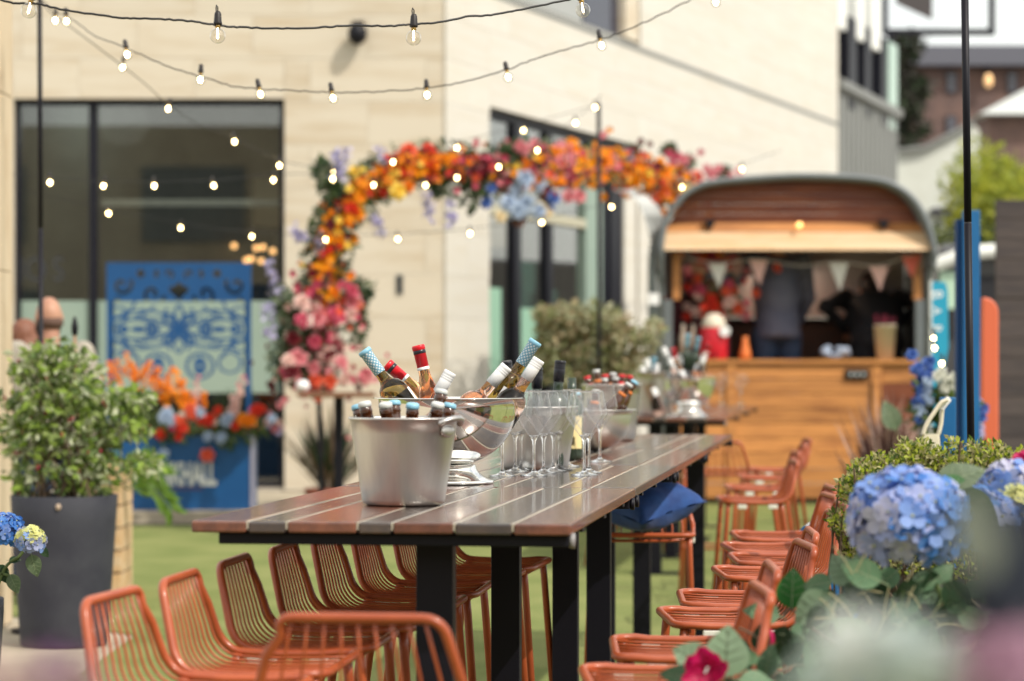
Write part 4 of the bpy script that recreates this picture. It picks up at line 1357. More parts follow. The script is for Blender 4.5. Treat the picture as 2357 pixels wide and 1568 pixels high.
# the many small blooms between the big ones, joined
random.seed(99)
KEYS = ['orange', 'amber', 'red', 'coral', 'pink', 'rose', 'blush', 'maroon', 'yellow']
sb2 = MB()
for k in range(1250):
    t_ = pl_[-1] * random.random()
    i = min(max(j for j in range(0, len(pl_), 1) if pl_[j] <= t_), len(px2) - 1)
    c = px2[i]
    for f, cols, sp_ in SEG:
        if f(c.x, c.y): break
    if c.y > 640 and c.x < 800: sp_ *= 1.15
    elif c.x < 1060: sp_ *= .72
    u = c.x + random.gauss(0, sp_ * .62); v = c.y + random.gauss(0, sp_ * .58)
    d = dA(c.x) + random.uniform(-.24, .12)
    p = P(u, v, d) - abase
    r = random.uniform(.022, .045) * d / 20.4
    col = random.choice([q for q in cols if q in KEYS] + (['amber', 'yellow', 'amber', 'maroon'] if 'orange' in cols and c.y < 660 else ['maroon', 'blush', 'rose']))
    dr = Vector((random.uniform(-.7, .7), -1, random.uniform(-.3, .7))).normalized()
    a_ = dr.orthogonal().normalized(); b_ = dr.cross(a_)
    for q in range(5):
        th = q * 1.2566 + random.uniform(-.2, .2)
        e_ = a_ * math.cos(th) + b_ * math.sin(th)
        sb2.leaf(p, e_ + dr * random.uniform(.2, .9), r * 1.25, r * 1.1, KEYS.index(col), up=dr)
tag(sb2.build('small_blooms', [FC[q] for q in KEYS], arch), kind='stuff')

# side table, pot plant below the arch
sd = thing('side_table', 'brown wooden side table on a dark leg at the foot of the arch', 'table', (P(775, 0, 19.6).x, 19.6, 0))
M_oak = mat('brown_oak', (.22, .11, .06), .5, var=(.15, .07, .04), vs=4, vst=(1, 6, 6))
zt_ = H - (903 - 841.5) / F * 19.6
for k in range(4):
    MB().box(-.30, .30, -.24 + k * .121, -.24 + k * .121 + .117, zt_ - .04, zt_).build('plank', M_oak, sd, bevel=.004)
MB().box(-.02, .055, -.03, .03, .02, zt_ - .042).build('leg', M_steel_b, sd)
MB().box(-.2, .23, -.2, .2, 0, .02).build('foot_plate', M_steel_b, sd)
bp_ = thing('round_candle', 'round cream candle on the left corner of the wooden side table', 'candle', (P(696, 0, 19.5).x, 19.55, zt_ + .001))
MB().ell((0, 0, .05), (.055, .055, .05)).build('wax', M_whitec, bp_, True)
MB().tube([(0, 0, .095), (0, .002, .115)], .003, 5).build('wick', M_black, bp_)
pp_ = thing('potted_plant', 'spiky dark plant in a terracotta pot under the side table', 'plant', (P(757, 0, 20.6).x, 20.6, 0))
MB().lathe([(0, 0), (.13, 0), (.19, .30), (.21, .30), (.21, .35), (.17, .35), (.16, .30), (0, .29)], 28).build('pot', mat('terracotta_pot', (.26, .075, .045), .8), pp_, True)
b = MB()
for k in range(170):
    a = random.uniform(0, 6.28); e = random.uniform(.7, 1.5)
    d = Vector((math.cos(a) * math.cos(e), math.sin(a) * math.cos(e), math.sin(e)))
    b.leaf(Vector((math.cos(a) * .05, math.sin(a) * .05, .28 + random.random() * .15)), d, random.uniform(.35, .75), .03, random.randrange(2), up=(0, 0, 1))
b.build('leaves', [GR2, mat('brown_leaf', (.14, .09, .06), .8)], pp_)

# ------------------------------------------------------------------ horsebox bar
DT = 24.4
PXM = DT / F
TL, TR_ = P(1516, 0, DT).x, P(2146, 0, DT).x
hb_ = thing('horsebox_bar', 'converted grey horsebox with wood panelled front serving as an outdoor bar', 'trailer', ((TL + TR_) / 2, DT, 0))
hx0 = (TL + TR_) / 2
def T(u, v, dy=0.0):
    p = P(u, v, DT)
    return Vector((p.x - hx0, dy, p.z))
M_hgrey = mat('grey_van_paint', (.15, .168, .178), .45, var=(.125, .14, .148), vs=2)
M_silver = mat('silver_panel', (.40, .41, .40), .35, .3)
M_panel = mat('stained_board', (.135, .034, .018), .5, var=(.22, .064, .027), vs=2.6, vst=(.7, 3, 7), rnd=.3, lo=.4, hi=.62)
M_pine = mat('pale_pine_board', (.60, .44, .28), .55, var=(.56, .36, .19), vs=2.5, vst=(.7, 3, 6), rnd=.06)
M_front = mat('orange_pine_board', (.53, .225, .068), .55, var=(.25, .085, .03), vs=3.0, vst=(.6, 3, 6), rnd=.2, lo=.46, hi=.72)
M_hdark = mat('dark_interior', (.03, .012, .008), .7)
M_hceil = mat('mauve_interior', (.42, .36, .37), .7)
out_px = [(1517, 600), (1519, 560), (1527, 520), (1545, 485), (1572, 452), (1610, 430), (1660, 421), (1740, 414), (1830, 409), (1920, 411), (1990, 416), (2035, 425), (2075, 446), (2105, 478), (2126, 520), (2139, 565), (2144, 620)]
outl = smoothpath([T(u, v) for u, v in out_px], 4)
# body shell running back
nsh = len(outl)
b = MB()
vs = [p + Vector((0, -.24, 0)) for p in outl] + [p + Vector((0, 2.0, 0)) for p in outl]  # front edge brought forward so the roof shades the gable
fs = [(i, i + 1, i + 1 + nsh, i + nsh) for i in range(nsh - 1)]
b.add(vs, fs)
o_sh = b.build('roof_shell', M_hgrey, hb_, True)
so_ = o_sh.modifiers.new('thick', 'SOLIDIFY'); so_.thickness = .03; so_.offset = -1
zs = outl[0].z
wL, wR = outl[0].x, outl[-1].x
zc = H - (832 - 841.5) / F * DT
MB().box(wL, wL + .04, .05, 2.0, .35, zs).build('side_wall', M_hgrey, hb_)
MB().box(wR - .04, wR, .05, 2.0, .35, outl[-1].z).build('side_wall', M_hgrey, hb_)
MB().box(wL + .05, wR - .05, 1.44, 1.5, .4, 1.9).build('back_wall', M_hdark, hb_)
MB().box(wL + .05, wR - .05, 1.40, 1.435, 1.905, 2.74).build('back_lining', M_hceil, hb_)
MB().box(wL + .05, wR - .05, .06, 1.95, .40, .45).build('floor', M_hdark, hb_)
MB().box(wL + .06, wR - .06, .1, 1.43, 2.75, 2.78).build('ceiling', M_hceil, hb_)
# grey rim round the front
rim = MB()
pts_ = [T(1524, 1150)] + [T(1523, 640)] + [p + Vector((.0, -.24, 0)) for p in outl[2:-2]] + [T(2138, 650), T(2137, 1150)]
inner = []
prof_ = []
rim.tube(pts_, .032, 8)
rim.build('rim', M_hgrey, hb_, True)
MB().box(T(1518, 0).x, T(1548, 0).x, .0, .06, .4, T(0, 690).z).build('corner_post', M_hgrey, hb_)
MB().box(T(2108, 0).x, T(2140, 0).x, .0, .06, .4, T(0, 690).z).build('corner_post', M_hgrey, hb_)
MB().box(T(1549, 0).x, T(1566, 0).x, .0, .08, T(0, 690).z, T(0, 580).z).build('jamb', M_front, hb_)
MB().box(T(2104, 0).x, T(2121, 0).x, .0, .08, T(0, 690).z, T(0, 580).z).build('jamb', M_front, hb_)
# gable boards, the shade under the roof put into their dark red
def span(z):
    xs = []
    for i in range(nsh - 1):
        a, c = outl[i], outl[i + 1]
        if (a.z - z) * (c.z - z) <= 0 and abs(a.z - c.z) > 1e-6:
            f = (z - a.z) / (c.z - a.z); xs.append(a.x + (c.x - a.x) * f)
    return (min(xs), max(xs)) if len(xs) >= 2 else None
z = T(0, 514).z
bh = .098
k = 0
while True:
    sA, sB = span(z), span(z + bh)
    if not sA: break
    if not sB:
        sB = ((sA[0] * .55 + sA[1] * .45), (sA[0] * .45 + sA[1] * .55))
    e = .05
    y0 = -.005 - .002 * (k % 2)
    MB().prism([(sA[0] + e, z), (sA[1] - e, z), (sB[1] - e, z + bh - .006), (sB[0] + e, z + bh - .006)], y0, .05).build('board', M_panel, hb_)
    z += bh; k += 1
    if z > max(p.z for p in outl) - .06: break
zt2, zb2 = T(0, 514).z, T(0, 579).z  # lower band: sunlight put into orange to pale boards and their outward tilt
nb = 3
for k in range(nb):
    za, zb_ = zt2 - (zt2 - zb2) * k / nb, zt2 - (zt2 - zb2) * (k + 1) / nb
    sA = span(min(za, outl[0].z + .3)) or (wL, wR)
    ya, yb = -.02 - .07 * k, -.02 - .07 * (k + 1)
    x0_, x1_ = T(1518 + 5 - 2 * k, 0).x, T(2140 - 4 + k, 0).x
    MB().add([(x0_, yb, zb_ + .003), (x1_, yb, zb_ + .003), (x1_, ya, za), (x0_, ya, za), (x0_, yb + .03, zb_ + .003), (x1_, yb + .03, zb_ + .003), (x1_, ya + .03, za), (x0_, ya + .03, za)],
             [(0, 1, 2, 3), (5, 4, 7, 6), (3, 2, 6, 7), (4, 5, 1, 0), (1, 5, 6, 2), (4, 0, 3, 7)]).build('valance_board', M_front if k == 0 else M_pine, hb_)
for u in (1633, 2031):
    MB().prism([(T(u - 14, 0).x, T(0, 508).z), (T(u, 0).x, T(0, 532).z), (T(u + 14, 0).x, T(0, 508).z)], -.12, -.05).build('hinge', M_black, hb_)
l_ = MB().ell(T(1836, 520, -.16), .027, 10, 7).build('hatch_bulb', mat('warm_bulb', (1, .55, .18), .4, emit=3.2), hb_, True)
# counter front: boards, posts
fx0, fx1 = T(1545, 0).x, T(2006, 0).x
zc0 = .06
nb = 9
bhh = (zc - .02 - zc0) / nb
for k in range(nb):
    o = MB().box(0, fx1 - fx0, 0, .04, 0, bhh - .007).build('front_board', M_front, hb_, bevel=.004)
    o.location = (fx0, -.03 + random.uniform(-.003, .003), zc0 + k * bhh)
MB().box(fx0 - .02, T(2114, 0).x, -.07, .30, zc - .02, zc + .02).build('counter', M_front, hb_)
MB().box(T(2006, 0).x + .004, T(2028, 0).x, -.045, .02, zc0, zc - .022).build('post', M_front, hb_)
MB().box(T(1672, 0).x, T(1694, 0).x, -.05, -.032, zc0, zc - .022).build('post', M_front, hb_)
nb = 7
for k in range(nb):
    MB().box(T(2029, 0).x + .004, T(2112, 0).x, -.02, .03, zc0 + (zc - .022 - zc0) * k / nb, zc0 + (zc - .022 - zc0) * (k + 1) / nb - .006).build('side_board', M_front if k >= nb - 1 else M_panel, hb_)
MB().box(T(1943, 0).x, T(1999, 0).x, -.06, -.031, T(0, 873).z, T(0, 851).z).build('latch', M_black, hb_, bevel=.01)
for u in (1957, 1971, 1985):
    MB().ell(T(u, 862, -.062), (.016, .008, .02), 8, 6).build('latch_stud', M_greyc, hb_)
MB().box(T(2001, 0).x, T(2004, 0).x, -.04, -.031, T(0, 1010).z, T(0, 880).z).build('drop_rod', M_black, hb_)
MB().box(-1.2, -.9, .3, 1.8, .3, .4).build('chassis', M_black, hb_)
MB().box(.9, 1.2, .3, 1.8, .3, .4).build('chassis', M_black, hb_)
for sx in (-1.22, 1.02):
    for y in (.6, 1.4):
        w__ = MB().lathe([(0, 0), (.29, 0), (.31, .03), (.31, .17), (.29, .2), (0, .2)], 22, M=Matrix.Translation((sx, y, .312)) @ Matrix.Rotation(R(90), 4, 'Y')).build('wheel', M_black, hb_)
# lower skirt so that the front reaches the lawn
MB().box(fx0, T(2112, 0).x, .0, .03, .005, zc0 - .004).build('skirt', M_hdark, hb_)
# open side leaf, seen curving off the left shoulder
rp = [(1409, 437), (1447, 436), (1486, 452), (1512, 474), (1524, 497), (1519, 537), (1516, 579), (1516, 640), (1516, 690)]
lp = [(1411, 440), (1440, 446), (1459, 457), (1470, 475), (1480, 497), (1492, 537), (1500, 580), (1507, 635), (1512, 690)]
lm = MB()
for i in range(len(rp) - 1):
    qd = [T(*lp[i]) + Vector((0, -.10, 0)), T(*lp[i + 1]) + Vector((0, -.10, 0)), T(*rp[i + 1]) + Vector((0, -.02, 0)), T(*rp[i]) + Vector((0, -.02, 0))]
    lm.add(qd + [p + Vector((.01, .04, 0)) for p in qd], [(0, 1, 2, 3), (7, 6, 5, 4), (0, 4, 5, 1), (2, 6, 7, 3)])
lm.build('side_leaf', M_silver, hb_)
MB().box(T(1492, 0).x, T(1516, 0).x, -.12, -.04, T(0, 702).z, T(0, 676).z).build('side_light', M_whitec, hb_)

# bunting
M_str = mat('bunting_cord', (.5, .45, .4), .8)
bu = thing('bunting', 'string of white and pink pennants hung under the horsebox hatch', 'bunting', (hx0, DT - .02, 0))
cpts = [T(u, v, .0) for u, v in ((1560, 590), (1650, 606), (1745, 598), (1840, 612), (1930, 604), (2020, 612), (2085, 590), (2112, 586))]
MB().tube(smoothpath(cpts, 5), .006, 5).build('cord', M_str, bu)
for (u, v0, w_, v1, m) in ((1652, 608, 44, 662, 'white'), (1745, 598, 44, 658, 'blush'), (1930, 606, 44, 668, 'white'), (2022, 614, 44, 668, 'blush'), (2096, 588, 46, 640, 'coral')):
    a, b_, c_ = T(u - w_ / 2, v0), T(u + w_ / 2, v0), T(u + 3, v1)
    MB().add([a, b_, c_, a + Vector((0, .006, 0)), b_ + Vector((0, .006, 0)), c_ + Vector((0, .006, 0))], [(0, 2, 1), (3, 4, 5), (0, 1, 4, 3), (1, 2, 5, 4), (2, 0, 3, 5)]).build('pennant', mat('cloth_' + m, {'white': (.62, .6, .56), 'blush': (.62, .38, .34), 'coral': (.66, .14, .10)}[m], .8), bu)
hp = thing('hanging_lamp', 'orange woven lamp shade hanging inside the horsebox', 'lamp', (hx0 + T(1832, 0).x, DT + 1.2, 2.38))
MB().lathe([(.0, .12), (.06, .12), (.16, .06), (.20, .0), (.19, -.01), (.15, .04), (.05, .10), (0, .10)], 24).build('shade', mat('woven_shade', (.55, .22, .07), .7), hp, True)
MB().tube([(0, 0, .12), (0, 0, .24)], .006, 5).build('cord', M_black, hp)
MB().ell((0, 0, .03), .04, 8, 6).build('bulb', MATS['warm_bulb'], hp)
ll = bpy.data.lights.new('lamp_light', 'POINT'); ll.energy = 9; ll.shadow_soft_size = .05; ll.color = (1, .80, .58)
o = bpy.data.objects.new('lamp_light', ll); C.objects.link(o); o.parent = hp; o.location = (.0, 0, -.06)

# things standing on the counter of the horsebox
zk = zc + .021
def ctr(u, dy=.1): return (hx0 + T(u, 0).x, DT + dy, zk)
M_redj = mat('red_enamel', (.52, .012, .025), .35)
ur = thing('drinks_urn', 'red drinks urn with cream lid on the horsebox counter', 'urn', ctr(1645, .12))
MB().lathe([(0, 0), (.135, 0), (.14, .01), (.14, .31), (.135, .32), (0, .32)], 28).build('tank', M_redj, ur, True)
MB().lathe([(.0, .321), (.125, .321), (.13, .33), (.11, .40), (.06, .46), (0, .47)], 28).build('lid', mat('cream_enamel', (.66, .60, .48), .5), ur, True)
MB().lathe([(0, 0), (.055, 0), (.055, .02), (0, .02)], 18, M=Matrix.Translation((.10, -.142, .285)) @ Matrix.Rotation(R(90), 4, 'X')).build('dial', M_whitec, ur)
MB().tube([(0, -.14, .05), (0, -.19, .05), (0, -.19, .02)], .012, 6).build('tap', M_black, ur)
fv = thing('flower_vase', 'glass vase of red and pink flowers behind the red urn', 'vase of flowers', ctr(1662, .32))
MB().lathe([(0, 0), (.07, 0), (.09, .1), (.06, .36), (.08, .42), (.074, .42), (.055, .36), (.08, .1), (0, .01)], 20).build('vase', mat('clear_glass', (1, 1, 1)), fv, True)
for k in range(74):
    q = Vector((random.gauss(-.05, .19), random.gauss(-.05, .07), random.uniform(.42, 1.05)))
    put_flower(fv, q, (q.x, -1, random.uniform(0, .6)), random.choice(['red', 'red', 'coral', 'pink', 'rose', 'blush']), random.uniform(.7, 1.2))
for k in range(10):
    q = Vector((random.gauss(-.1, .12), .0, random.uniform(1.0, 1.12)))
    put_flower(fv, q, (0, -1, .3), random.choice(['amber', 'orange', 'rose', 'coral']), random.uniform(.8, 1.3))
lb = leafcloud(160, [((0, 0, .7), (.2, .12, .28), 1)], .09, .045)
for k in range(9): lb.tube([(random.gauss(0, .02), 0, .1), (random.gauss(0, .1), -.03, .85)], .005, 4, mi=0)
lb.build('foliage', [GR1, GR3], fv)
cpn = thing('straw_pot', 'cream pot of dark red straws on the right of the horsebox counter', 'pot', ctr(2042, .14))
MB().lathe([(0, 0), (.085, 0), (.115, .34), (.118, .34), (.118, .35), (.108, .35), (.08, .01), (0, .01)], 24).build('pot', mat('cream_enamel', (.66, .60, .48)), cpn, True)
b = MB()
for k in range(16):
    a = random.uniform(0, 6.28)
    b.tube([(.05 * math.cos(a), .05 * math.sin(a), .02), (.10 * math.cos(a), .10 * math.sin(a), .42 + random.uniform(0, .04))], .005, 5)
b.build('straws', mat('maroon_straw', (.22, .02, .05), .5), cpn)
clo = thing('folded_cloth', 'pale blue cloth heaped on the horsebox counter', 'cloth', ctr(1928, .1))
b = MB()
for k in range(9):
    b.ell((random.uniform(-.11, .11), random.uniform(-.05, .05), .03 + random.uniform(0, .07)), (random.uniform(.05, .09), .06, random.uniform(.03, .06)), 10, 7, M=Matrix.Rotation(random.uniform(-.6, .6), 3, 'Y'))
o = b.build('cloth', mat('pale_blue_cloth', (.28, .33, .43), .85), clo, True)
rm = o.modifiers.new('join', 'REMESH'); rm.mode = 'VOXEL'; rm.voxel_size = .012; rm.use_smooth_shade = True
bo = thing('glass_carafe', 'small orange filled glass carafe on the counter beside the urn', 'carafe', ctr(1718, .14))
MB().lathe([(0, 0), (.055, 0), (.06, .05), (.04, .13), (.028, .19), (.030, .23), (0, .23)], 20).build('carafe', mat('orange_drink', (.72, .20, .05), .2), bo, True)
for i, u in enumerate((1575, 1598)):
    bo = thing('spirit_bottle', ['pale spirit bottle at the far left of the horsebox counter', 'second spirit bottle from the left on the horsebox counter'][i], 'bottle', ctr(u, .2), 0, 'spirit bottles on the counter')
    MB().lathe([(0, 0), (.045, 0), (.045, .22), (.02, .29), (.018, .36), (0, .36)], 18).build('body', mat('pale_bottle', (.42, .34, .27), .3), bo, True)
    MB().lathe([(0, .3605), (.021, .3605), (.021, .40), (0, .40)], 12).build('cap', M_black, bo)

# ------------------------------------------------------------------ people
M_skin = mat('skin', (.44, .235, .155), .5, var=(.37, .18, .12), vs=7, sub=.05)
def limb(b, pts, rad, n=12):
    b.tube(pts, .05, n, rad=rad)
    for p, r in zip(pts, rad):
        b.ell(p, r * 1.0, 12, 8)
def hand(b, wrist, elbow):
    d = (Vector(wrist) - Vector(elbow)).normalized()
    s_ = d.cross(Vector((0, -1, .2))).normalized()
    n_ = s_.cross(d)
    w0 = Vector(wrist)
    b.ell(w0 + d * .05, (.02, .02, .02), 10, 6)
    b.tube([w0 - d * .01, w0 + d * .03, w0 + d * .085], .03, 8, rad=[.024, .034, .036])
    for k, L in enumerate((.062, .075, .07, .055)):
        off = s_ * (-.03 + .02 * k)
        b.tube([w0 + d * .08 + off, w0 + d * (.08 + L * .55) + off * 1.1 + n_ * .006, w0 + d * (.08 + L * .95) + off * 1.1 + n_ * .024], .0085, 6)
    b.tube([w0 + d * .02 - s_ * .025, w0 + d * .05 - s_ * .05 + n_ * .01, w0 + d * .078 - s_ * .055 + n_ * .022], .010, 6)
def person(label, x, y, z, rz, top, legs, skin=M_skin, hair=None, arms=None, lean=0.0, h=1.75, hairstyle='short', head_tilt=(0, 0), group=None, beard=None, build=1.0, fringe=None):
    t = thing('person', label, 'person', (x, y, z), rz, group)
    k = h / 1.75
    sh, hip = 1.43 * k, .92 * k
    def L(p):   # lean forward (towards -y) above the hip
        p = Vector(p)
        if p.z > hip:
            q = p - Vector((0, 0, hip))
            q = Matrix.Rotation(lean, 3, 'X') @ q
            p = q + Vector((0, 0, hip))
        return p
    bw = .19 * build * k
    arms = arms or [[(-bw, 0, sh), (-.27 * k, .02, 1.14 * k), (-.25 * k, -.08, .90 * k)], [(bw, 0, sh), (.27 * k, .02, 1.14 * k), (.25 * k, -.08, .90 * k)]]
    arms = [[L(p) if i == 0 else Vector(p) for i, p in enumerate(a)] for a in arms]
    hc = L((head_tilt[0], -.02 + head_tilt[1], 1.635 * k))
    b = MB()
    # whole body
    b.tube([L((0, 0, .88 * k)), L((0, -.01, 1.1 * k)), L((0, 0, 1.3 * k)), L((0, .01, 1.42 * k))], .1, 14, rad=[.15, .135, .15, .11])
    b.tube([L((0, .012, 1.40 * k)), hc + Vector((0, .02, -.06))], .055, 12, rad=[.062, .055])
    b.ell(hc, (.077, .098, .118), 20, 14)
    b.ell(hc + Vector((0, -.03, -.07)), (.058, .062, .055), 14, 9)
    b.ell(hc + Vector((0, -.10, -.025)), (.015, .022, .022), 10, 7)
    for s_ in (-1, 1):
        b.ell(hc + Vector((s_ * .078, .012, -.012)), (.010, .024, .034), 10, 7)
        limb(b, [(s_ * .09 * k, 0, .9 * k), (s_ * .10 * k, -.01, .50 * k), (s_ * .105 * k, .01, .09 * k)], [.085, .056, .042])
        b.tube([(s_ * .105 * k, .03, .05), (s_ * .11 * k, -.08, .03), (s_ * .115 * k, -.14, .025)], .04, 10, rad=[.045, .04, .028])
    for a in arms:
        limb(b, a, [.052, .040, .027])
        hand(b, a[2], a[1])
    o = b.build('body', skin, t, True)
    rm = o.modifiers.new('join', 'REMESH'); rm.mode = 'VOXEL'; rm.voxel_size = .011; rm.use_smooth_shade = True
    sm = o.modifiers.new('soft', 'SMOOTH'); sm.iterations = 3; sm.factor = .5
    # eyes, mouth
    e_ = MB()
    for s_ in (-1, 1): e_.ell(hc + Vector((s_ * .032, -.088, .008)), (.012, .008, .008), 8, 6)
    e_.build('eyes', mat('eye_dark', (.03, .02, .02), .3), t, True)
    MB().ell(hc + Vector((0, -.092, -.068)), (.024, .008, .007), 10, 6).build('mouth', mat('lip', (.38, .13, .11), .5), t, True)
    # clothes
    b = MB()
    b.tube([L((0, 0, .86 * k)), L((0, -.01, 1.05 * k)), L((0, 0, 1.28 * k)), L((0, .005, 1.40 * k)), L((0, .01, 1.455 * k))], .1, 16, rad=[.172 * build, .160 * build, .175 * build, .145, .075])
    b.ell(L((-bw * .6, .0, 1.385 * k)), (.11, .09, .085), 14, 9); b.ell(L((bw * .6, .0, 1.385 * k)), (.11, .09, .085), 14, 9)
    b.ell(L((0, .0, 1.2 * k)), (.19 * build, .125, .22), 16, 10)
    for a in arms:
        w1 = a[1].lerp(a[2], .92)
        limb(b, [a[0], a[1], w1], [.074, .058, .044])
    o = b.build('jacket', top, t, True)
    rm = o.modifiers.new('join', 'REMESH'); rm.mode = 'VOXEL'; rm.voxel_size = .014; rm.use_smooth_shade = True
    sm = o.modifiers.new('soft', 'SMOOTH'); sm.iterations = 4; sm.factor = .5
    b = MB()
    b.ell((0, .01, .93 * k), (.165 * build, .125, .12), 16, 10)
    for s_ in (-1, 1):
        limb(b, [(s_ * .09 * k, 0, .88 * k), (s_ * .10 * k, -.01, .50 * k), (s_ * .105 * k, .01, .09 * k)], [.098, .072, .062])
    o = b.build('trousers', legs, t, True)
    rm = o.modifiers.new('join', 'REMESH'); rm.mode = 'VOXEL'; rm.voxel_size = .015; rm.use_smooth_shade = True
    b = MB()
    for s_ in (-1, 1):
        b.ell((s_ * .112 * k, -.05, .045), (.05, .135, .045), 14, 8)
    b.build('shoes', M_black, t, True)
    if hair is not None:
        b = MB()
        b.ell(hc + Vector((0, .016, .03)), (.088, .100, .103), 18, 12)
        if hairstyle == 'long':
            b.ell(hc + Vector((0, .06, -.08)), (.092, .062, .15), 16, 10)
            for s_ in (-1, 1): b.ell(hc + Vector((s_ * .075, .03, -.08)), (.032, .05, .13), 12, 8)
        o = b.build('hair', hair, t, True)
        rm = o.modifiers.new('join', 'REMESH'); rm.mode = 'VOXEL'; rm.voxel_size = .009; rm.use_smooth_shade = True
    if fringe is not None:
        b = MB(); b.ell(hc + Vector((0, .028, -.035)), (.0815, .082, .05), 16, 10)
        b.build('hair', fringe, t, True)
    if beard is not None:
        b = MB(); b.ell(hc + Vector((0, -.05, -.09)), (.062, .058, .045), 14, 9); b.ell(hc + Vector((-.05, -.02, -.06)), (.028, .04, .05), 10, 7); b.ell(hc + Vector((.05, -.02, -.06)), (.028, .04, .05), 10, 7)
        b.build('beard', beard, t, True)
    return t
M_jeans = mat('navy_jeans', (.018, .035, .075), .8, var=(.03, .05, .1), vs=9)
M_beige = mat('stone_jacket', (.34, .31, .26), .8, var=(.28, .25, .21), vs=6)
M_red_hair = mat('ginger_hair', (.22, .09, .05), .6, var=(.14, .05, .03), vs=20, vst=(4, 4, .6))
M_hair = mat('dark_hair', (.022, .010, .010), .5)
M_sweater = mat('slate_sweater', (.085, .092, .145), .85, var=(.115, .12, .17), vs=5)
M_blk = mat('black_clothes', (.010, .010, .014), .8)
M_sleeve = mat('maroon_top', (.12, .03, .04), .8)
q = P(116, 0, 14.2)
person('bald man in a pale stone jacket standing behind the potted shrub', q.x, 14.2, 0, R(205), M_beige, M_jeans, h=1.80, beard=mat('dark_beard', (.05, .03, .025), .8), hair=None, head_tilt=(0, -.02), fringe=mat('dark_fringe', (.10, .055, .04), .8))
MB()
q = P(56, 0, 14.75)
person('person with long ginger hair half hidden at the left pillar', q.x, 14.75, 0, R(160), mat('rust_coat', (.30, .14, .11), .8), M_jeans, hair=M_red_hair, hairstyle='long', h=1.66)
# bartenders (their floor is the horsebox floor)
zf_ = .452
q = P(1788, 0, 24.98)
pb1 = person('bartender in a slate blue sweater reaching left inside the horsebox', q.x, 24.98, zf_, R(188), M_sweater, M_jeans, hair=M_hair, h=1.75,
       arms=[[(-.19, 0, 1.42), (-.25, -.05, 1.16), (-.20, -.18, .98)], [(.19, 0, 1.42), (.36, .10, 1.26), (.56, .16, 1.33)]], build=1.0)
pb1.scale = (1.42, 1.42, 1.42)
q = P(2022, 0, 25.05)
pb2 = person('person in black clothes bending away inside the right of the horsebox', q.x, 25.05, zf_, R(178), M_blk, M_blk, hair=M_hair, h=1.62, lean=R(52),
       arms=[[(-.20, 0, 1.36), (-.36, -.16, 1.12), (-.2, -.36, .98)], [(.20, 0, 1.36), (.38, -.12, 1.10), (.2, -.30, .92)]], build=1.2)
pb2.scale = (1.42, 1.42, 1.42)
q = P(1604, 0, 25.0)
pb3 = person('dark haired person in a maroon top at the left of the horsebox hatch', q.x, 25.0, zf_, R(8), M_sleeve, M_blk, hair=M_hair, hairstyle='long', h=1.62)
pb3.scale = (1.2, 1.2, 1.2)
# ------------------------------------------------------------------ festoon lights
random.seed(5)
M_cable = mat('black_cable', (.012, .011, .012), .5)
M_sock = mat('bulb_socket', (.016, .012, .012), .45)
M_bulb = thinglass('bulb_glass', (.95, .93, .88), 2.4)
M_brass = mat('brass_thread', (.55, .35, .12), .3, .9)
M_fil = mat('filament', (1.0, .76, .36), .4, emit=34)
M_filn = mat('near_filament', (1.0, .82, .55), .4, emit=15)
def bulb_meshes():
    g = MB()
    r = .0205
    pr = [(.0065, -.012), (.0085, -.017)]
    for k in range(1, 16):
        a = R(25) + (math.pi - R(25)) * k / 15
        pr.append((r * math.sin(a) if k < 15 else 0, -.034 + r * math.cos(a)))
    g.lathe(pr, 24)
    s_ = MB().lathe([(0, .030), (.006, .030), (.009, .024), (.0105, .004), (.0115, 0), (.0115, -.004), (.008, -.006), (0, -.006)], 14)
    b = MB().lathe([(0, -.005), (.0072, -.005), (.0072, -.0135), (0, -.0135)], 12)
    f = MB().ell((0, 0, -.034), (.0095, .0095, .013), 10, 7)
    fn = MB()
    fn.tube([(-.004, 0, -.014), (-.0045, 0, -.03), (-.002, .001, -.040), (.002, -.001, -.040), (.0045, 0, -.03), (.004, 0, -.014)], .0016, 6)
    fn.ell((0, 0, -.033), (.0028, .0028, .008), 8, 6)
    return g.mesh('bulb', M_bulb, True), s_.mesh('socket', M_sock, True), b.mesh('thread', M_brass, True), f.mesh('filament', M_fil, True), fn.mesh('filament', M_filn, True)
BM, SM, TM, FMh, FNh = bulb_meshes()
def festoon(label, pts, bulbs, r=.003, near=False, wob=.0):
    """pts: (u, v, d) along the cable; bulbs: (u, v) centres of the bulbs"""
    base = P(*pts[0])
    t = thing('string_lights', label, 'string lights', base, 0, 'festoon lights strung across the yard')
    path = smoothpath([P(*p) - base for p in pts], 8)
    if wob:
        path = [p + Vector((0, 0, random.uniform(-wob, wob))) for p in path]
    MB().tube(path, r, 7).build('cable', M_cable, t, True)
    for (u, v) in bulbs:
        # nearest cable point in the picture
        best = min(path, key=lambda q: abs(((q + base).x / (q + base).y) * F + 1178.5 - u) * 1.0 + abs(841.5 - ((q + base).z - H) / (q + base).y * F - v) * .12)
        d = (best + base).y
        c = P(u, v, d) - base
        top = Vector((best.x, best.y, best.z))
        ax = (top - c)
        if ax.length < .045: ax = Vector((random.uniform(-.25, .25), 0, 1))
        ax = Vector((ax.x, ax.y * .3, abs(ax.z))).normalized()
        if ax.z < .5: ax = (ax + Vector((0, 0, .8))).normalized()
        seat = c + ax * .036
        so = obj('socket', SM, t, seat); axis_to(so, ax)
        bo_ = obj('bulb', BM, so, (0, 0, 0))
        obj('thread', TM, bo_); obj('filament', FNh if near else FMh, bo_)
        if near:
            MB().tube([(0, .004, .028), (.006, .006, .040), (.0, .004, .046), (-.006, .0, .040), (0, .0, .028)], .0018, 5).build('hook', M_cable, so)
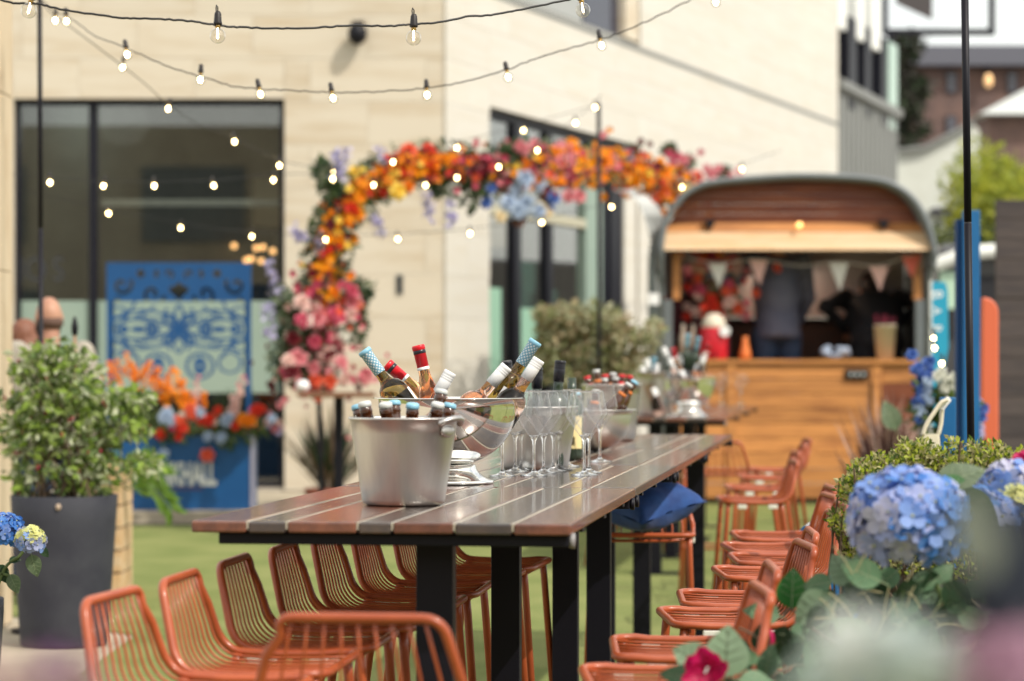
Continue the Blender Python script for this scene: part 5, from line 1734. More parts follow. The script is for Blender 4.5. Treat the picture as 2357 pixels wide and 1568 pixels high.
festoon('near black festoon cable with clear globe bulbs across the top of the yard', [(-160, -60, 6.25), (0, 0, 6.3), (60, 8, 6.3), (95, 10, 6.3), (140, 22, 6.3), (250, 38, 6.32), (300, 42, 6.32), (370, 44, 6.33), (450, 50, 6.35), (510, 60, 6.38), (560, 63, 6.4), (650, 66, 6.42), (740, 63, 6.45), (810, 59, 6.48), (900, 60, 6.5), (945, 56, 6.52), (1000, 53, 6.54), (1080, 38, 6.58), (1130, 35, 6.6), (1200, 22, 6.64), (1310, -1, 6.7), (1343, -12, 6.75), (1500, -70, 6.85)],
        [(66, 26), (501, 84), (952, 89), (1342, 25)], .0031, True, .0012)
festoon('second festoon cable dipping from the left pole across both walls', [(93, -4, 12.65), (120, 22, 12), (165, 44, 11.3), (215, 80, 10.8), (260, 98, 10.4), (305, 117, 10.1), (400, 158, 9.9), (458, 175, 9.9), (530, 197, 9.9), (600, 205, 9.9), (690, 210, 9.85), (775, 213, 9.8), (870, 211, 9.8), (972, 204, 9.8), (1060, 190, 9.75), (1168, 160, 9.7), (1220, 140, 9.7), (1310, 112, 9.65), (1395, 88, 9.65), (1450, 66, 9.6), (1530, 30, 9.6), (1600, -6, 9.6), (1660, -40, 9.6)],
        [(153, 50), (293, 127), (461, 185), (600, 218), (767, 227), (983, 220), (1170, 179), (1385, 106), (1648, 6)], .0026, False, .003)
festoon('third festoon cable sloping steeply from the left pole to the far pole', [(93, -2, 12.65), (118, 30, 12.6), (180, 75, 12.6), (275, 147, 12.8), (330, 190, 13.2), (385, 238, 13.8), (455, 285, 14.4), (535, 315, 15.2), (643, 368, 17), (765, 386, 18), (905, 362, 19), (1052, 328, 19.6), (1205, 288, 20.1), (1325, 255, 20.4), (1378, 240, 20.5)],
        [(127, 48), (282, 156), (387, 251), (540, 327), (643, 382), (765, 398), (905, 374), (1052, 341), (1205, 301)], .0026)
festoon('fourth festoon cable hanging low in front of the tall window', [(-60, 395, 14.2), (115, 408, 15), (238, 417, 15.6), (355, 417, 16), (492, 415, 16.6), (628, 402, 17.2), (765, 401, 17.8), (860, 415, 18.2), (980, 415, 18.8), (1052, 398, 19.2), (1148, 373, 19.6), (1237, 336, 20), (1325, 272, 20.3), (1376, 238, 20.5)],
        [(115, 421), (238, 429), (355, 429), (492, 428), (629, 415), (766, 413), (860, 427), (980, 427), (1052, 410), (1148, 385), (1237, 347), (1325, 284), (1370, 248)], .0026)
festoon('fifth festoon cable dipping lowest under the flower arch', [(60, 440, 18.4), (250, 481, 19), (416, 514, 19.4), (580, 534, 19.8), (750, 541, 20.0), (915, 539, 20.0), (1082, 526, 20.1), (1247, 502, 20.3), (1408, 466, 20.6), (1570, 421, 21.5), (1708, 378, 22.5), (1800, 345, 23)],
        [(250, 492), (416, 525), (580, 545), (750, 552), (916, 551), (1082, 538), (1247, 513), (1408, 477), (1570, 432), (1708, 390)], .0026)
festoon('short festoon cable looping down beside the turquoise flag', [(2130, 690, 16.0), (2146, 768, 16.0), (2152, 790, 16.0), (2166, 824, 16.0), (2210, 850, 16.0)], [(2148, 780), (2151, 802), (2168, 838)], .0026)

def pole(label, pu, d, r, joints, tip=True):
    """pu: (u top, v top, u bottom) picture positions"""
    a = P(pu[0], pu[1], d)
    b_ = P(pu[2], 0, d); b_ = Vector((b_.x, d, 0))
    t = thing('light_pole', label, 'pole', b_)
    lo = a - b_
    zz = [0] + [j for j in joints] + [1]
    for i in range(len(zz) - 1):
        MB().tube([lo * zz[i] + Vector((0, 0, .002 if i else .02)), lo * zz[i + 1] - Vector((0, 0, .002))], r, 12).build('section', M_steel_b, t, True)
    for j in joints:
        MB().tube([lo * j - Vector((0, 0, .006)), lo * j + Vector((0, 0, .006))], r * .9, 12).build('joint', mat('joint_metal', (.06, .055, .06), .4), t)
    MB().lathe([(0, 0), (.16, 0), (.16, .012), (.03, .02), (.022, .08), (0, .08)], 20).build('foot_plate', M_steel_b, t)
    if tip:
        MB().tube([lo, lo + Vector((0, 0, .05)), lo + Vector((.02, 0, .07))], .004, 6).build('hook', M_cable, t)
    return t
pole('slim black pole at the left carrying the festoon cables', (91, -40, 97), 12.7, .0128, [.62])
pole('black jointed pole at the right in front of the blue screen', (2220, -60, 2246), 7.7, .0122, [.342, .70])
pole('far grey pole holding festoon cables behind the flower arch', (1378, 238, 1380), 20.55, .018, [])

# ------------------------------------------------------------------ blue planter with fretwork screen
DP = 21.75
px0, px1 = P(246, 0, DP).x, P(578, 0, DP).x
bpx = (px0 + px1) / 2
bpl = thing('blue_planter', 'blue planter box with a fretwork screen behind it, full of flowers', 'planter', (bpx, DP, .093))
W = px1 - px0
def lz(v): return H - (v - 841.5) / F * DP - .093
M_bp = mat('planter_blue', (.006, .075, .22), .45, var=(.005, .062, .19), vs=2)
M_bp2 = mat('screen_blue', (.006, .072, .22), .5, var=(.005, .06, .19), vs=2)
zt3 = lz(1005)
MB().box(-W / 2, W / 2, 0, .03, 0, zt3).build('front_panel', M_bp, bpl, bevel=.004)
MB().box(W / 2 - .03, W / 2, .032, .5, 0, zt3).build('side_panel', M_bp, bpl)
MB().box(-W / 2, -W / 2 + .03, .032, .5, 0, zt3).build('side_panel', M_bp, bpl)
MB().box(-W / 2 + .031, W / 2 - .031, .47, .5, 0, zt3).build('back_panel', M_bp, bpl)
MB().box(-W / 2 + .031, W / 2 - .031, .033, .468, .02, zt3 - .05).build('soil', mat('soil', (.03, .022, .016), .95), bpl)
MB().box(W / 2 - .004, W / 2 + .03, -.012, -.002, 0, zt3).build('edge_strip', mat('lilac_grey_edge', (.30, .29, .36), .5), bpl)  # lilac strip paints the sunlit side of the box
# fretwork: a board with real openings
def spiral(x, y, cx, cy, r0, turns, a0, sgn, w):
    dx, dy = x - cx, (y - cy)
    r = np.hypot(dx, dy)
    th = sgn * np.arctan2(dy, dx) - a0
    best = np.full_like(x, 9.0)
    for k in range(-1, 4):
        q = (np.mod(th, 2 * np.pi) + 2 * np.pi * k)
        rr = r0 * (1 - q / (2 * np.pi * turns))
        ok = (q >= 0) & (q <= 2 * np.pi * turns * .93)
        best = np.where(ok, np.minimum(best, np.abs(r - rr)), best)
    return best - w
def ring(x, y, cx, cy, rx, ry, w):
    r = np.hypot((x - cx) / rx, (y - cy) / ry)
    return np.abs(r - 1) * min(rx, ry) - w
def petal(x, y, cx, cy, ang, l, wd):
    c, s_ = math.cos(ang), math.sin(ang)
    a = (x - cx) * c + (y - cy) * s_
    b = -(x - cx) * s_ + (y - cy) * c
    q = np.clip(a / l, 0, 1)
    hwid = wd * np.sin(np.pi * q) ** .8
    return np.where((a > 0) & (a < l), np.abs(b) - hwid, 1.0)
hS = lz(605) - lz(1005) + .12
nx, nz = 150, int(150 * hS / W)
xs = (np.arange(nx) + .5) / nx * W - W / 2
zs_ = (np.arange(nz) + .5) / nz * hS
X, Z = np.meshgrid(np.abs(xs), hS - zs_)      # Z measured down from the top
X = X / W * 1.30; Z = Z / W * 1.30
solid = np.zeros_like(X, bool)
top = Z < .345
cut = np.zeros_like(X, bool)
for (cx, cy, r0, tn, a0, sg) in ((.515, .20, .095, 1.25, 2.6, -1), (.235, .285, .105, 1.35, 3.2, -1)):
    cut |= spiral(X, Z, cx, cy, r0, tn, a0, sg, .0165) < 0
cut |= (petal(X, Z, .345, .055, R(90), .085, .04) < 0) | (petal(X, Z, .195, .055, R(80), .09, .022) < 0) | (spiral(X, Z, .095, .10, .045, 1.0, 2.0, 1, .014) < 0)
cut |= (petal(X, Z, .0, .17, R(90), .17, .05) < 0) | (petal(X, Z, -.02, .27, R(-20), .12, .04) < 0)
cut |= (petal(X, Z, .56, .30, R(100), .07, .022) < 0)
solid |= top & ~cut
edge = (X > .615) | (Z < .02)
solid |= edge
cy0 = .60
for k in range(8):
    a = R(90) + k * R(45)
    p_ = petal(X, Z, .03 * math.cos(a) * 0, cy0, a, .22 if k % 2 == 0 else .20, .055)
    solid |= np.abs(p_ + .006) < .0115
    p_ = petal(-X, Z, 0, cy0, a, .22 if k % 2 == 0 else .20, .055)
    solid |= np.abs(p_ + .006) < .0115
solid |= np.hypot(X, Z - cy0) < .035
for (cx, cy, rx, ry, w_) in ((.40, .60, .16, .09, .009), (.33, .60, .30, .17, .009), (.24, .60, .045, .06, .013), (.56, .45, .09, .05, .009), (.56, .75, .09, .05, .009), (.56, .60, .06, .05, .007), (.19, .93, .12, .11, .011), (.46, .90, .10, .09, .009), (.19, .93, .035, .05, .02)):
    solid |= ring(X, Z, cx, cy, rx, ry, w_) < 0
solid |= (petal(X, Z, .28, .60, 0, .16, .028) < 0) | (petal(X, Z, .45, .60, 0, .09, .035) < 0)
for (x0, z0, x1, z1, x2, z2) in ((.23, .40, .28, .46, .40, .48), (.40, .35, .42, .44, .54, .56), (.08, .78, .13, .70, .06, .64), (.12, .52, .15, .45, .11, .42), (.14, .74, .28, .78, .40, .72), (.40, .85, .42, .76, .54, .64), (.0, .38, .06, .44, .03, .50), (.12, .66, .30, .74, .52, .66), (.12, .54, .30, .46, .52, .54)):
    for q in np.linspace(0, 1, 26):
        bx = x0 * (1 - q) ** 2 + 2 * x1 * q * (1 - q) + x2 * q * q
        bz = z0 * (1 - q) ** 2 + 2 * z1 * q * (1 - q) + z2 * q * q
        solid |= np.hypot(X - bx, Z - bz) < .011
b = MB()
dx, dz = W / nx, hS / nz
idx = {}
def vid(i, j, k):
    key = (i, j, k)
    if key not in idx:
        idx[key] = len(b.v)
        b.v.append((-W / 2 + i * dx, -.012 + k * .024, j * dz))
    return idx[key]
sd2 = solid
for j in range(nz):
    for i in range(nx):
        if not sd2[j, i]: continue
        b.f.append((vid(i, j, 0), vid(i + 1, j, 0), vid(i + 1, j + 1, 0), vid(i, j + 1, 0)))
        b.f.append((vid(i, j + 1, 1), vid(i + 1, j + 1, 1), vid(i + 1, j, 1), vid(i, j, 1)))
        for (di, dj, a_, c_) in ((-1, 0, (i, j), (i, j + 1)), (1, 0, (i + 1, j + 1), (i + 1, j)), (0, -1, (i + 1, j), (i, j)), (0, 1, (i, j + 1), (i + 1, j + 1))):
            ii, jj = i + di, j + dj
            if not (0 <= ii < nx and 0 <= jj < nz) or not sd2[jj, ii]:
                b.f.append((vid(*a_, 0), vid(*c_, 0), vid(*c_, 1), vid(*a_, 1)))
b.mi = [0] * len(b.f)
o = b.build('fretwork_screen', M_bp2, bpl)
kS = (DP + .56) / DP
o.location = (P(412, 0, DP + .56).x - bpx, .56, (H - (605 - 841.5) / F * (DP + .56)) - .093 - hS * kS)
o.scale = (kS, 1, kS)
for sx in (-1, 1):
    xp = o.location.x + sx * (W * kS / 2 - .04)
    MB().box(xp - .02, xp + .02, .575, .62, 0, o.location.z + hS * kS - .01).build('post', M_bp, bpl)
me = text_mesh('BANKHALL', .138, .002, mat('pale_lettering', (.56, .58, .55), .6), xscale=.66, bold=.006)
wt = max(v.co.x for v in me.vertices) - min(v.co.x for v in me.vertices)
me.transform(Matrix.Scale((497 - 325) / F * DP / wt, 4, (1, 0, 0)))
me.transform(Matrix.Scale(2.0, 4, (0, 0, 1)))
obj('lettering', me, bpl, (0, -.003, lz(1094)))
sb_ = MB()
for k in range(15):
    sb_.box(-.22 + k * .03, -.205 + k * .03, -.003, .0, lz(1128), lz(1122))
sb_.build('small_print', mat('dull_red_print', (.12, .035, .07), .6), bpl)

fl = thing('planter_flowers', 'orange spikes, pink spires and red and blue flowers growing in the blue planter', 'flowers', (bpx, DP + .2, .093 + zt3 - .05))
def FP(u, v, dy=0.0):
    p = P(u, v, DP + dy)
    return Vector((p.x - bpx, dy - .2, p.z - .093 - zt3 + .05))
random.seed(11)
for (u, v, h_, c, sc) in [(228, 872, 40, 'orange', .8), (252, 862, 50, 'orange', .85), (272, 858, 50, 'orange', .9), (292, 838, 45, 'orange', .9), (303, 850, 30, 'orange', .8), (312, 875, 40, 'orange', .9), (330, 872, 50, 'orange', .9), (348, 862, 50, 'orange', .9), (362, 874, 45, 'orange', .9), (372, 900, 40, 'orange', .9), (392, 880, 55, 'orange', 1.0), (408, 890, 60, 'amber', 1.0), (420, 905, 50, 'orange', 1.0), (385, 915, 45, 'amber', 1.0), (432, 925, 40, 'orange', 1), (445, 938, 40, 'orange', .9), (470, 925, 35, 'orange', .7), (425, 950, 30, 'amber', .9)]:
    for q in range(5):
        f_ = q / 4
        put_flower(fl, FP(u + random.gauss(0, 3), v + (f_ - .5) * h_, random.uniform(.05, .2)), (random.uniform(-.5, .5), -.8, .7), c, sc * random.uniform(.5, .8))
for (u0, v0, u1, v1) in ((450, 955, 455, 868), (452, 940, 447, 900), (525, 960, 560, 870), (540, 945, 568, 868), (530, 970, 545, 910)):
    for q in range(7):
        f_ = q / 6
        put_flower(fl, FP(u0 + (u1 - u0) * f_ + random.gauss(0, 4), v0 + (v1 - v0) * f_, random.uniform(.1, .2)), (random.uniform(-.5, .5), -.8, .5), random.choice(['blush', 'pink', 'blush']), (1.0 - .5 * f_) * .75)
for k in range(16):
    put_flower(fl, FP(555 + random.uniform(0, 95), 965 + random.gauss(8, 14), .12), (random.uniform(-.5, .5), -.8, .5), random.choice(['blush', 'blush', 'pink', 'lilac']), random.uniform(.5, .9))
for (u, v, c, s_) in ((412, 1050, 'paleblue', 1.2), (428, 1058, 'paleblue', 1.1), (418, 1040, 'paleblue', 1), (403, 1090, 'red', 1.0), (447, 1095, 'red', .8), (450, 1058, 'coral', 1.1), (455, 1075, 'red', 1.1), (475, 1032, 'coral', 1.0), (480, 1045, 'coral', 1), (500, 1040, 'paleblue', .9), (503, 1060, 'red', .8), (525, 1058, 'red', 1.2), (535, 1062, 'white', .7), (545, 1035, 'red', .8), (565, 1060, 'paleblue', 1), (572, 1052, 'paleblue', .9), (590, 1070, 'red', .9), (610, 1058, 'orange', 1.2), (625, 1058, 'orange', 1.1), (640, 1035, 'red', 1.1), (650, 1032, 'red', .9), (680, 1053, 'paleblue', .8), (520, 1095, 'paleblue', .9), (553, 1098, 'paleblue', 1), (410, 1135, 'paleblue', .9), (518, 1138, 'coral', 1.2), (427, 1075, 'magenta', .7), (455, 1045, 'white', .6)):
    u = (u / 2.613) * .9207 if False else u
    put_flower(fl, FP(u * .9207 * 1.0, v * .9207 + 0 if False else v * 1.0 - 90 + (0), -.06), (random.uniform(-.4, .4), -1, .35), c, s_ * 1.05)
lb = leafcloud(900, [(FP(330, 985, .15), (.30, .12, .2), 1), (FP(480, 1000, .12), (.35, .12, .1), 1), (FP(560, 985, .12), (.22, .1, .1), 1), (FP(390, 1000, .0), (.2, .08, .07), .5), (FP(540, 1010, .0), (.2, .08, .05), .5)], .085, .03)
for k in range(60):
    x0 = random.uniform(-W / 2 + .05, W / 2 - .05)
    lb.tube([(x0, 0, -.02), (x0 + random.gauss(0, .04), 0, random.uniform(.15, .5))], .004, 4, mi=0)
for (u, v, v0) in ((410 * .9207, 1045, 985), (518 * .9207, 1048, 985)):
    lb.tube([FP(u, v0, -.05), FP(u + 3, v, -.06)], .004, 4, mi=0)
lb.build('foliage', [GR1, GR3], fl)

# ------------------------------------------------------------------ potted shrub, crate, palm, torch on the left
DPt = 12.1
pc = P(148, 0, DPt)
pot = thing('planter_pot', 'large dark slate coloured round pot at the left holding a shrub', 'pot', (pc.x, DPt, 0))
M_pot = mat('slate_pot', (.024, .025, .037), .7, var=(.045, .047, .058), vs=5, bump=.12, bs=35, lo=.4, hi=.8)
rt = 122 / F * DPt
hp_ = H - (1146 - 841.5) / F * (DPt - rt)
pr = [(0, 0), (rt * .80, 0), (rt * .82, .012)] + [(rt * (.82 + .18 * k / 6), .012 + (hp_ - .014) * k / 6) for k in range(1, 7)] + [(rt * .995, hp_), (rt - .03, hp_), (rt - .045, hp_ - .08), (0, hp_ - .08)]
MB().lathe(pr, 56).build('body', M_pot, pot, True)
MB().ell((.02, -rt - .001, hp_ - .045), (.014, .01, .016), 10, 7).build('drain_plug', mat('pale_plug', (.42, .32, .24), .6), pot)
shb = thing('potted_shrub', 'bushy green shrub with tiny red buds growing in the dark pot', 'shrub', (pc.x, DPt, hp_ - .08))
random.seed(33)
def SP(u, v, dy=0): 
    p = P(u, v, DPt + dy); return Vector((p.x - pc.x, dy, p.z - hp_ + .08))
blobs = []
for (u, v, ru, rv_, w_) in ((110, 830, 60, 40, 1.2), (60, 840, 40, 30, .6), (150, 880, 80, 50, 1.6), (90, 920, 70, 60, 1.6), (200, 930, 70, 50, 1.3), (150, 980, 90, 60, 1.7), (270, 930, 45, 30, .7), (320, 915, 28, 22, .35), (280, 985, 50, 35, .7), (70, 1010, 50, 60, 1.1), (150, 1060, 90, 60, 1.3), (230, 1040, 50, 40, .7), (330, 1065, 40, 25, .45), (30, 985, 26, 30, .25), (15, 925, 16, 14, .15), (330, 985, 20, 18, .2), (175, 815, 30, 16, .3), (125, 795, 16, 14, .2), (60, 1100, 40, 35, .7), (200, 1105, 70, 30, .8)):
    blobs.append((SP(u, v), (ru / F * DPt, min(.32, ru / F * DPt * 1.2), rv_ / F * DPt), w_))
blobs = [(c, tuple(q * 1.12 for q in r_), w_) for c, r_, w_ in blobs]
lb = leafcloud(2500, blobs, .058, .034, nmat=4, droop=.35)
lb.build('foliage', [leafmat('mid_green_leaf', (.10, .16, .05), (.15, .21, .07), .35), leafmat('fresh_leaf', (.22, .30, .09), (.30, .36, .13), .45), leafmat('pale_leaf', (.46, .50, .32), (.52, .55, .38), .4), leafmat('bright_leaf', (.27, .40, .06), (.34, .46, .10), .5)], shb)
b = MB()
for k in range(46):
    c, r_, _ = random.choice(blobs)
    e = Vector(c) + Vector((random.uniform(-1, 1) * r_[0], random.uniform(-1, 1) * r_[1], random.uniform(-.6, .9) * r_[2]))
    s0 = Vector((random.gauss(0, .09), random.gauss(0, .09), 0))
    mid = s0.lerp(e, .5) + Vector((0, 0, .06))
    b.tube(smoothpath([s0, mid, e], 4), .004, 5, rad=[.006 - .0045 * j / 8 for j in range(9)])
b.build('stems', M_wood_stem, shb)
b = MB()
for k in range(90):
    c, r_, _ = random.choices(blobs, [q[2] for q in blobs])[0]
    d = unit(); p = Vector(c) + Vector((d.x * r_[0], d.y * r_[1], d.z * r_[2])) * random.uniform(.6, 1.05)
    b.ell(p, (.006, .006, .013), 6, 4)
tag(b.build('buds', mat('red_bud', (.26, .02, .04), .5), shb), kind='stuff')
DC = 14.6
cx0, cx1 = P(195, 0, DC).x, P(305, 0, DC + .45).x
cr_ = thing('wooden_crate_planter', 'pale pine slatted planter crate behind the dark pot', 'planter', ((cx0 + cx1) / 2, DC, 0))
ztc = H - (1062 - 841.5) / F * DC
nb = 6
for k in range(nb):
    z0, z1 = .01 + ztc * k / nb, .01 + ztc * (k + 1) / nb - .012
    hwc = (cx1 - cx0) / 2
    mm = M_pine if k % 2 else M_front
    mm = M_pine
    MB().box(-hwc, hwc, 0, .02, z0, z1).build('slat', mm, cr_, bevel=.003)
    MB().box(hwc - .02, hwc, .021, .45, z0, z1).build('slat', mm, cr_)
    MB().box(-hwc, -hwc + .02, .021, .45, z0, z1).build('slat', mm, cr_)
MB().box(-hwc + .021, hwc - .021, .022, .45, .005, ztc - .1).build('soil', MATS['soil'], cr_)
pm = thing('palm_plant', 'green palm fronds arching out of the pine crate', 'plant', ((cx0 + cx1) / 2, DC + .15, ztc - .1))
def PP(u, v, dy=-.1):
    p = P(u, v, DC + .15 + dy); return Vector((p.x - (cx0 + cx1) / 2, dy, p.z - ztc + .1))
for pts in (((300, 1130), (340, 1125), (375, 1150), (395, 1175)), ((300, 1120), (330, 1090), (355, 1085), (375, 1095)), ((290, 1110), (310, 1075), (330, 1062), (350, 1066)), ((270, 1120), (255, 1075), (235, 1062), (205, 1070)), ((295, 1125), (325, 1110), (352, 1122), (375, 1145))):
    pth = smoothpath([PP(u, v) for u, v in pts], 8)
    pth = [Vector((0, .0, 0))] + pth
    b = MB(); b.tube(pth, .004, 5, mi=1)
    for i in range(3, len(pth)):
        t_ = (pth[i] - pth[i - 1]).normalized()
        for sgn in (-1, 1):
            n_ = t_.cross(Vector((0, -1, 0))).normalized() * sgn
            b.leaf(pth[i], t_ * .8 + n_ * .7 + Vector((0, random.uniform(-.3, .3), 0)), random.uniform(.09, .13), .016, 0, up=(0, -1, .2))
    b.build('frond', [leafmat('palm_leaf', (.14, .26, .03), (.20, .33, .06), .35), M_stem], pm)
to_ = thing('garden_torch', 'thin bamboo garden torch with a dark tip behind the shrub', 'torch', (P(172, 0, 13.2).x, 13.2, 0))
zt4 = H - (762 - 841.5) / F * 13.2
MB().tube([(.03, 0, 0), (0, 0, zt4)], .009, 8).build('cane', mat('bamboo', (.30, .18, .10), .6), to_, True)
MB().lathe([(0, zt4 - .03), (.016, zt4 - .02), (.02, zt4 + .02), (.012, zt4 + .06), (.004, zt4 + .08), (0, zt4 + .08)], 12).build('tip', M_black, to_, True)

# ------------------------------------------------------------------ hydrangeas
def floret_mesh(m, centre, r=.02):
    b = MB()
    for k in range(4):
        a = math.pi / 2 * k
        d = Vector((math.cos(a), math.sin(a), .18))
        s_ = Vector((-math.sin(a), math.cos(a), 0))
        L = r * random.uniform(.92, 1.08); Wd = r * 1.0
        pts = [Vector((0, 0, 0)), d * L * .45 + s_ * Wd * .42, d * L * .85 + s_ * Wd * .40 + Vector((0, 0, r * .05)), d * L * 1.02 + Vector((0, 0, -r * .02)), d * L * .85 - s_ * Wd * .40 + Vector((0, 0, r * .05)), d * L * .45 - s_ * Wd * .42, d * L * .55 + Vector((0, 0, -r * .05))]
        b.add(pts, [(0, 1, 6), (1, 2, 6), (2, 3, 6), (3, 4, 6), (4, 5, 6), (5, 0, 6)], 0)
    b.ell((0, 0, r * .06), r * .12, 6, 4, mi=1)
    return b.mesh('floret', [m, centre], True)
HB = [leafmat('hydrangea_blue', (.19, .32, .68), (.27, .39, .74), .35), leafmat('hydrangea_lilac', (.36, .42, .70), (.46, .50, .74), .35), leafmat('hydrangea_deep', (.06, .20, .56), (.11, .27, .62), .35), leafmat('hydrangea_pale', (.50, .50, .66), (.58, .56, .66), .35)]
HCn = mat('floret_centre', (.42, .44, .24), .6)
HY = leafmat('hydrangea_yellow', (.66, .64, .22), (.60, .62, .30), .3)
FLO = [[floret_mesh(m, HCn) for _ in range(2)] for m in HB]
FLOy = [floret_mesh(HY, HCn) for _ in range(2)]
def hyd_head(parent, c, r, n, pal, s=1.0, yellow=0.0, flat=.82):
    hd = bpy.data.objects.new('flower_head', MB().ell((0, 0, 0), (r * .72, r * .72, r * .62), 12, 8).mesh('flower_head', mat('head_core', (.10, .14, .22), .9)))
    C.objects.link(hd); hd.parent = parent; hd.location = c
    for k in range(n):
        zf = 1 - 1.75 * (k + .5) / n
        a = k * 2.39996 + random.uniform(-.25, .25)
        q = math.sqrt(max(0, 1 - zf * zf))
        d = Vector((q * math.cos(a), q * math.sin(a), zf))
        mset = FLOy if (yellow and d.z > .1 and d.y < .2 and random.random() < yellow) else FLO[pal(d)]
        o = obj('floret', random.choice(mset), hd, Vector((d.x * r, d.y * r, d.z * r * flat)) * random.uniform(.93, 1.03))
        axis_to(o, d + rv(.35), random.uniform(0, 6))
        sc = s * random.uniform(.85, 1.2)
        o.scale = (sc, sc, sc)
    return hd
def broad_leaf(L, Wd, m, vein, name='leaf', bend=.15, cup=.12, veins=True):
    """big leaf with a midrib and side veins as relief, built in +Y, facing +Z"""
    b = MB()
    n = 9
    rows = []
    for i in range(n + 1):
        t_ = i / n
        w_ = Wd * .5 * (math.sin(math.pi * min(1, t_ * 1.02 + .0) ** .8) ** .75) * (1 - .15 * t_)
        if i == n: w_ = 0.0005
        z0 = -bend * L * t_ * t_
        row = []
        for j in range(-3, 4):
            f_ = j / 3
            row.append((f_ * w_, t_ * L, z0 + cup * w_ * abs(f_) ** 1.3 * 1.4 + .008 * L * math.sin(t_ * 20 + abs(f_) * 5) * abs(f_)))
        rows.append(row)
    vs = [p for r_ in rows for p in r_]
    fs = [(i * 7 + j, i * 7 + j + 1, (i + 1) * 7 + j + 1, (i + 1) * 7 + j) for i in range(n) for j in range(6)]
    b.add(vs, fs, 0)
    if veins:
        b.tube([(0, -.18 * L, .02 * L), (0, 0, .001), (0, L * .5, -bend * L * .25 + .001), (0, L * .96, -bend * L * .92 + .001)], L * .008, 5, mi=1, rad=[L * .014, L * .013, L * .009, L * .004])
        for k in range(1, 5):
            t_ = .12 + .17 * k
            w_ = Wd * .5 * math.sin(math.pi * (t_ + .14) ** .8) ** .75
            for sg in (-1, 1):
                b.tube([(0, t_ * L, -bend * L * t_ ** 2 + .0012), (sg * w_ * .75, (t_ + .15) * L, -bend * L * (t_ + .15) ** 2 + cup * w_ * .75 + .0012)], L * .005, 4, mi=1)
    return b.mesh(name, [m, vein], True)
V_dark = mat('leaf_vein_dark', (.08, .09, .05), .6)
V_pale = mat('leaf_vein_pale', (.24, .30, .17), .6)
L_euc = broad_leaf(.085, .080, leafmat('eucalyptus_leaf', (.22, .32, .20), (.27, .37, .25), .3), V_dark, bend=.1)
L_deep = broad_leaf(.085, .072, leafmat('glossy_leaf', (.02, .11, .022), (.035, .15, .03), .2, .3), V_pale, bend=.12)
L_mid = broad_leaf(.085, .062, leafmat('mid_leaf', (.10, .19, .10), (.15, .25, .13), .3), V_pale, bend=.25)
L_dk = broad_leaf(.085, .058, GR2, V_dark, bend=.25)
L_hyd = broad_leaf(.12, .085, leafmat('hydrangea_leaf', (.10, .15, .08), (.16, .20, .12), .3), V_pale, bend=.25)
def put_leaf(parent, me, p, tipdir, face, s=1.0):
    """leaf at p growing along tipdir with its upper side towards face"""
    y = Vector(tipdir).normalized(); z = Vector(face); z = (z - y * z.dot(y)).normalized()
    x = y.cross(z)
    o = obj('leaf', me, parent)
    o.matrix_local = Matrix.Translation(p) @ Matrix((x, y, z)).transposed().to_4x4() @ Matrix.Scale(s, 4)
    return o

# flower trough on the right: planter, box hedge, hydrangeas, trailing leaves
random.seed(77)
TRx, TRy = 1.02, 5.0
tro = thing('flower_trough', 'tall dark flower trough under the hydrangeas at the right', 'planter', (TRx, TRy, 0))
M_tr = mat('dark_trough', (.030, .026, .030), .7, var=(.045, .038, .04), vs=4)
ztr = .86
MB().box(0, 1.3, -.5, -.47, .02, ztr).build('front_panel', M_tr, tro, bevel=.003)
MB().box(0, .03, -.469, 1.4, .02, ztr).build('side_panel', M_tr, tro, bevel=.003)
MB().box(1.27, 1.3, -.469, 1.4, .02, ztr).build('side_panel', M_tr, tro)
MB().box(.031, 1.269, 1.37, 1.4, .02, ztr).build('back_panel', M_tr, tro)
MB().box(.031, 1.269, -.468, 1.369, .02, ztr - .06).build('soil', MATS['soil'], tro)
DH = 6.15
hd0 = P(2120, 0, DH)
hed = thing('box_hedge', 'fresh yellow green box hedge behind the big blue hydrangea', 'hedge', (hd0.x, DH, ztr - .06))
def HP(u, v, dy=0):
    p = P(u, v, DH + dy); return Vector((p.x - hd0.x, dy, p.z - ztr + .06))
blobs = []
for (u, v, ru, rv_, w_) in ((1960, 1110, 35, 35, .7), (1935, 1185, 28, 30, .5), (1990, 1080, 40, 40, .9), (2040, 1070, 45, 40, 1), (2090, 1050, 45, 45, 1.1), (2120, 1020, 26, 26, .4), (2150, 1055, 45, 45, 1.1), (2200, 1060, 45, 40, 1), (2250, 1060, 45, 40, 1), (2285, 1030, 35, 35, .6), (2300, 1060, 45, 45, 1), (2350, 1055, 45, 40, .9), (2400, 1060, 45, 45, .6), (1965, 1200, 35, 60, .8), (1960, 1260, 25, 30, .4), (2100, 1120, 150, 50, 1), (2300, 1120, 120, 50, 1), (2060, 1240, 110, 70, 1.4), (2200, 1250, 140, 80, 1.6), (2245, 1015, 10, 22, .15), (2195, 1005, 8, 18, .1), (2085, 1005, 10, 16, .12), (2020, 1035, 12, 14, .12)):
    v += 20
    blobs.append((HP(u, v), (ru / F * DH, .11 if ru < 60 else .2, rv_ / F * DH), w_))
YG = [leafmat('box_leaf', (.36, .43, .03), (.44, .48, .07), .45), leafmat('box_leaf_dark', (.07, .12, .018), (.12, .17, .03), .3), leafmat('box_leaf_pale', (.46, .42, .18), (.50, .46, .24), .35)]
lb = leafcloud(9200, blobs, .0165, .0095, nmat=3, droop=-.5)
lb.build('foliage', YG, hed)
b = MB()
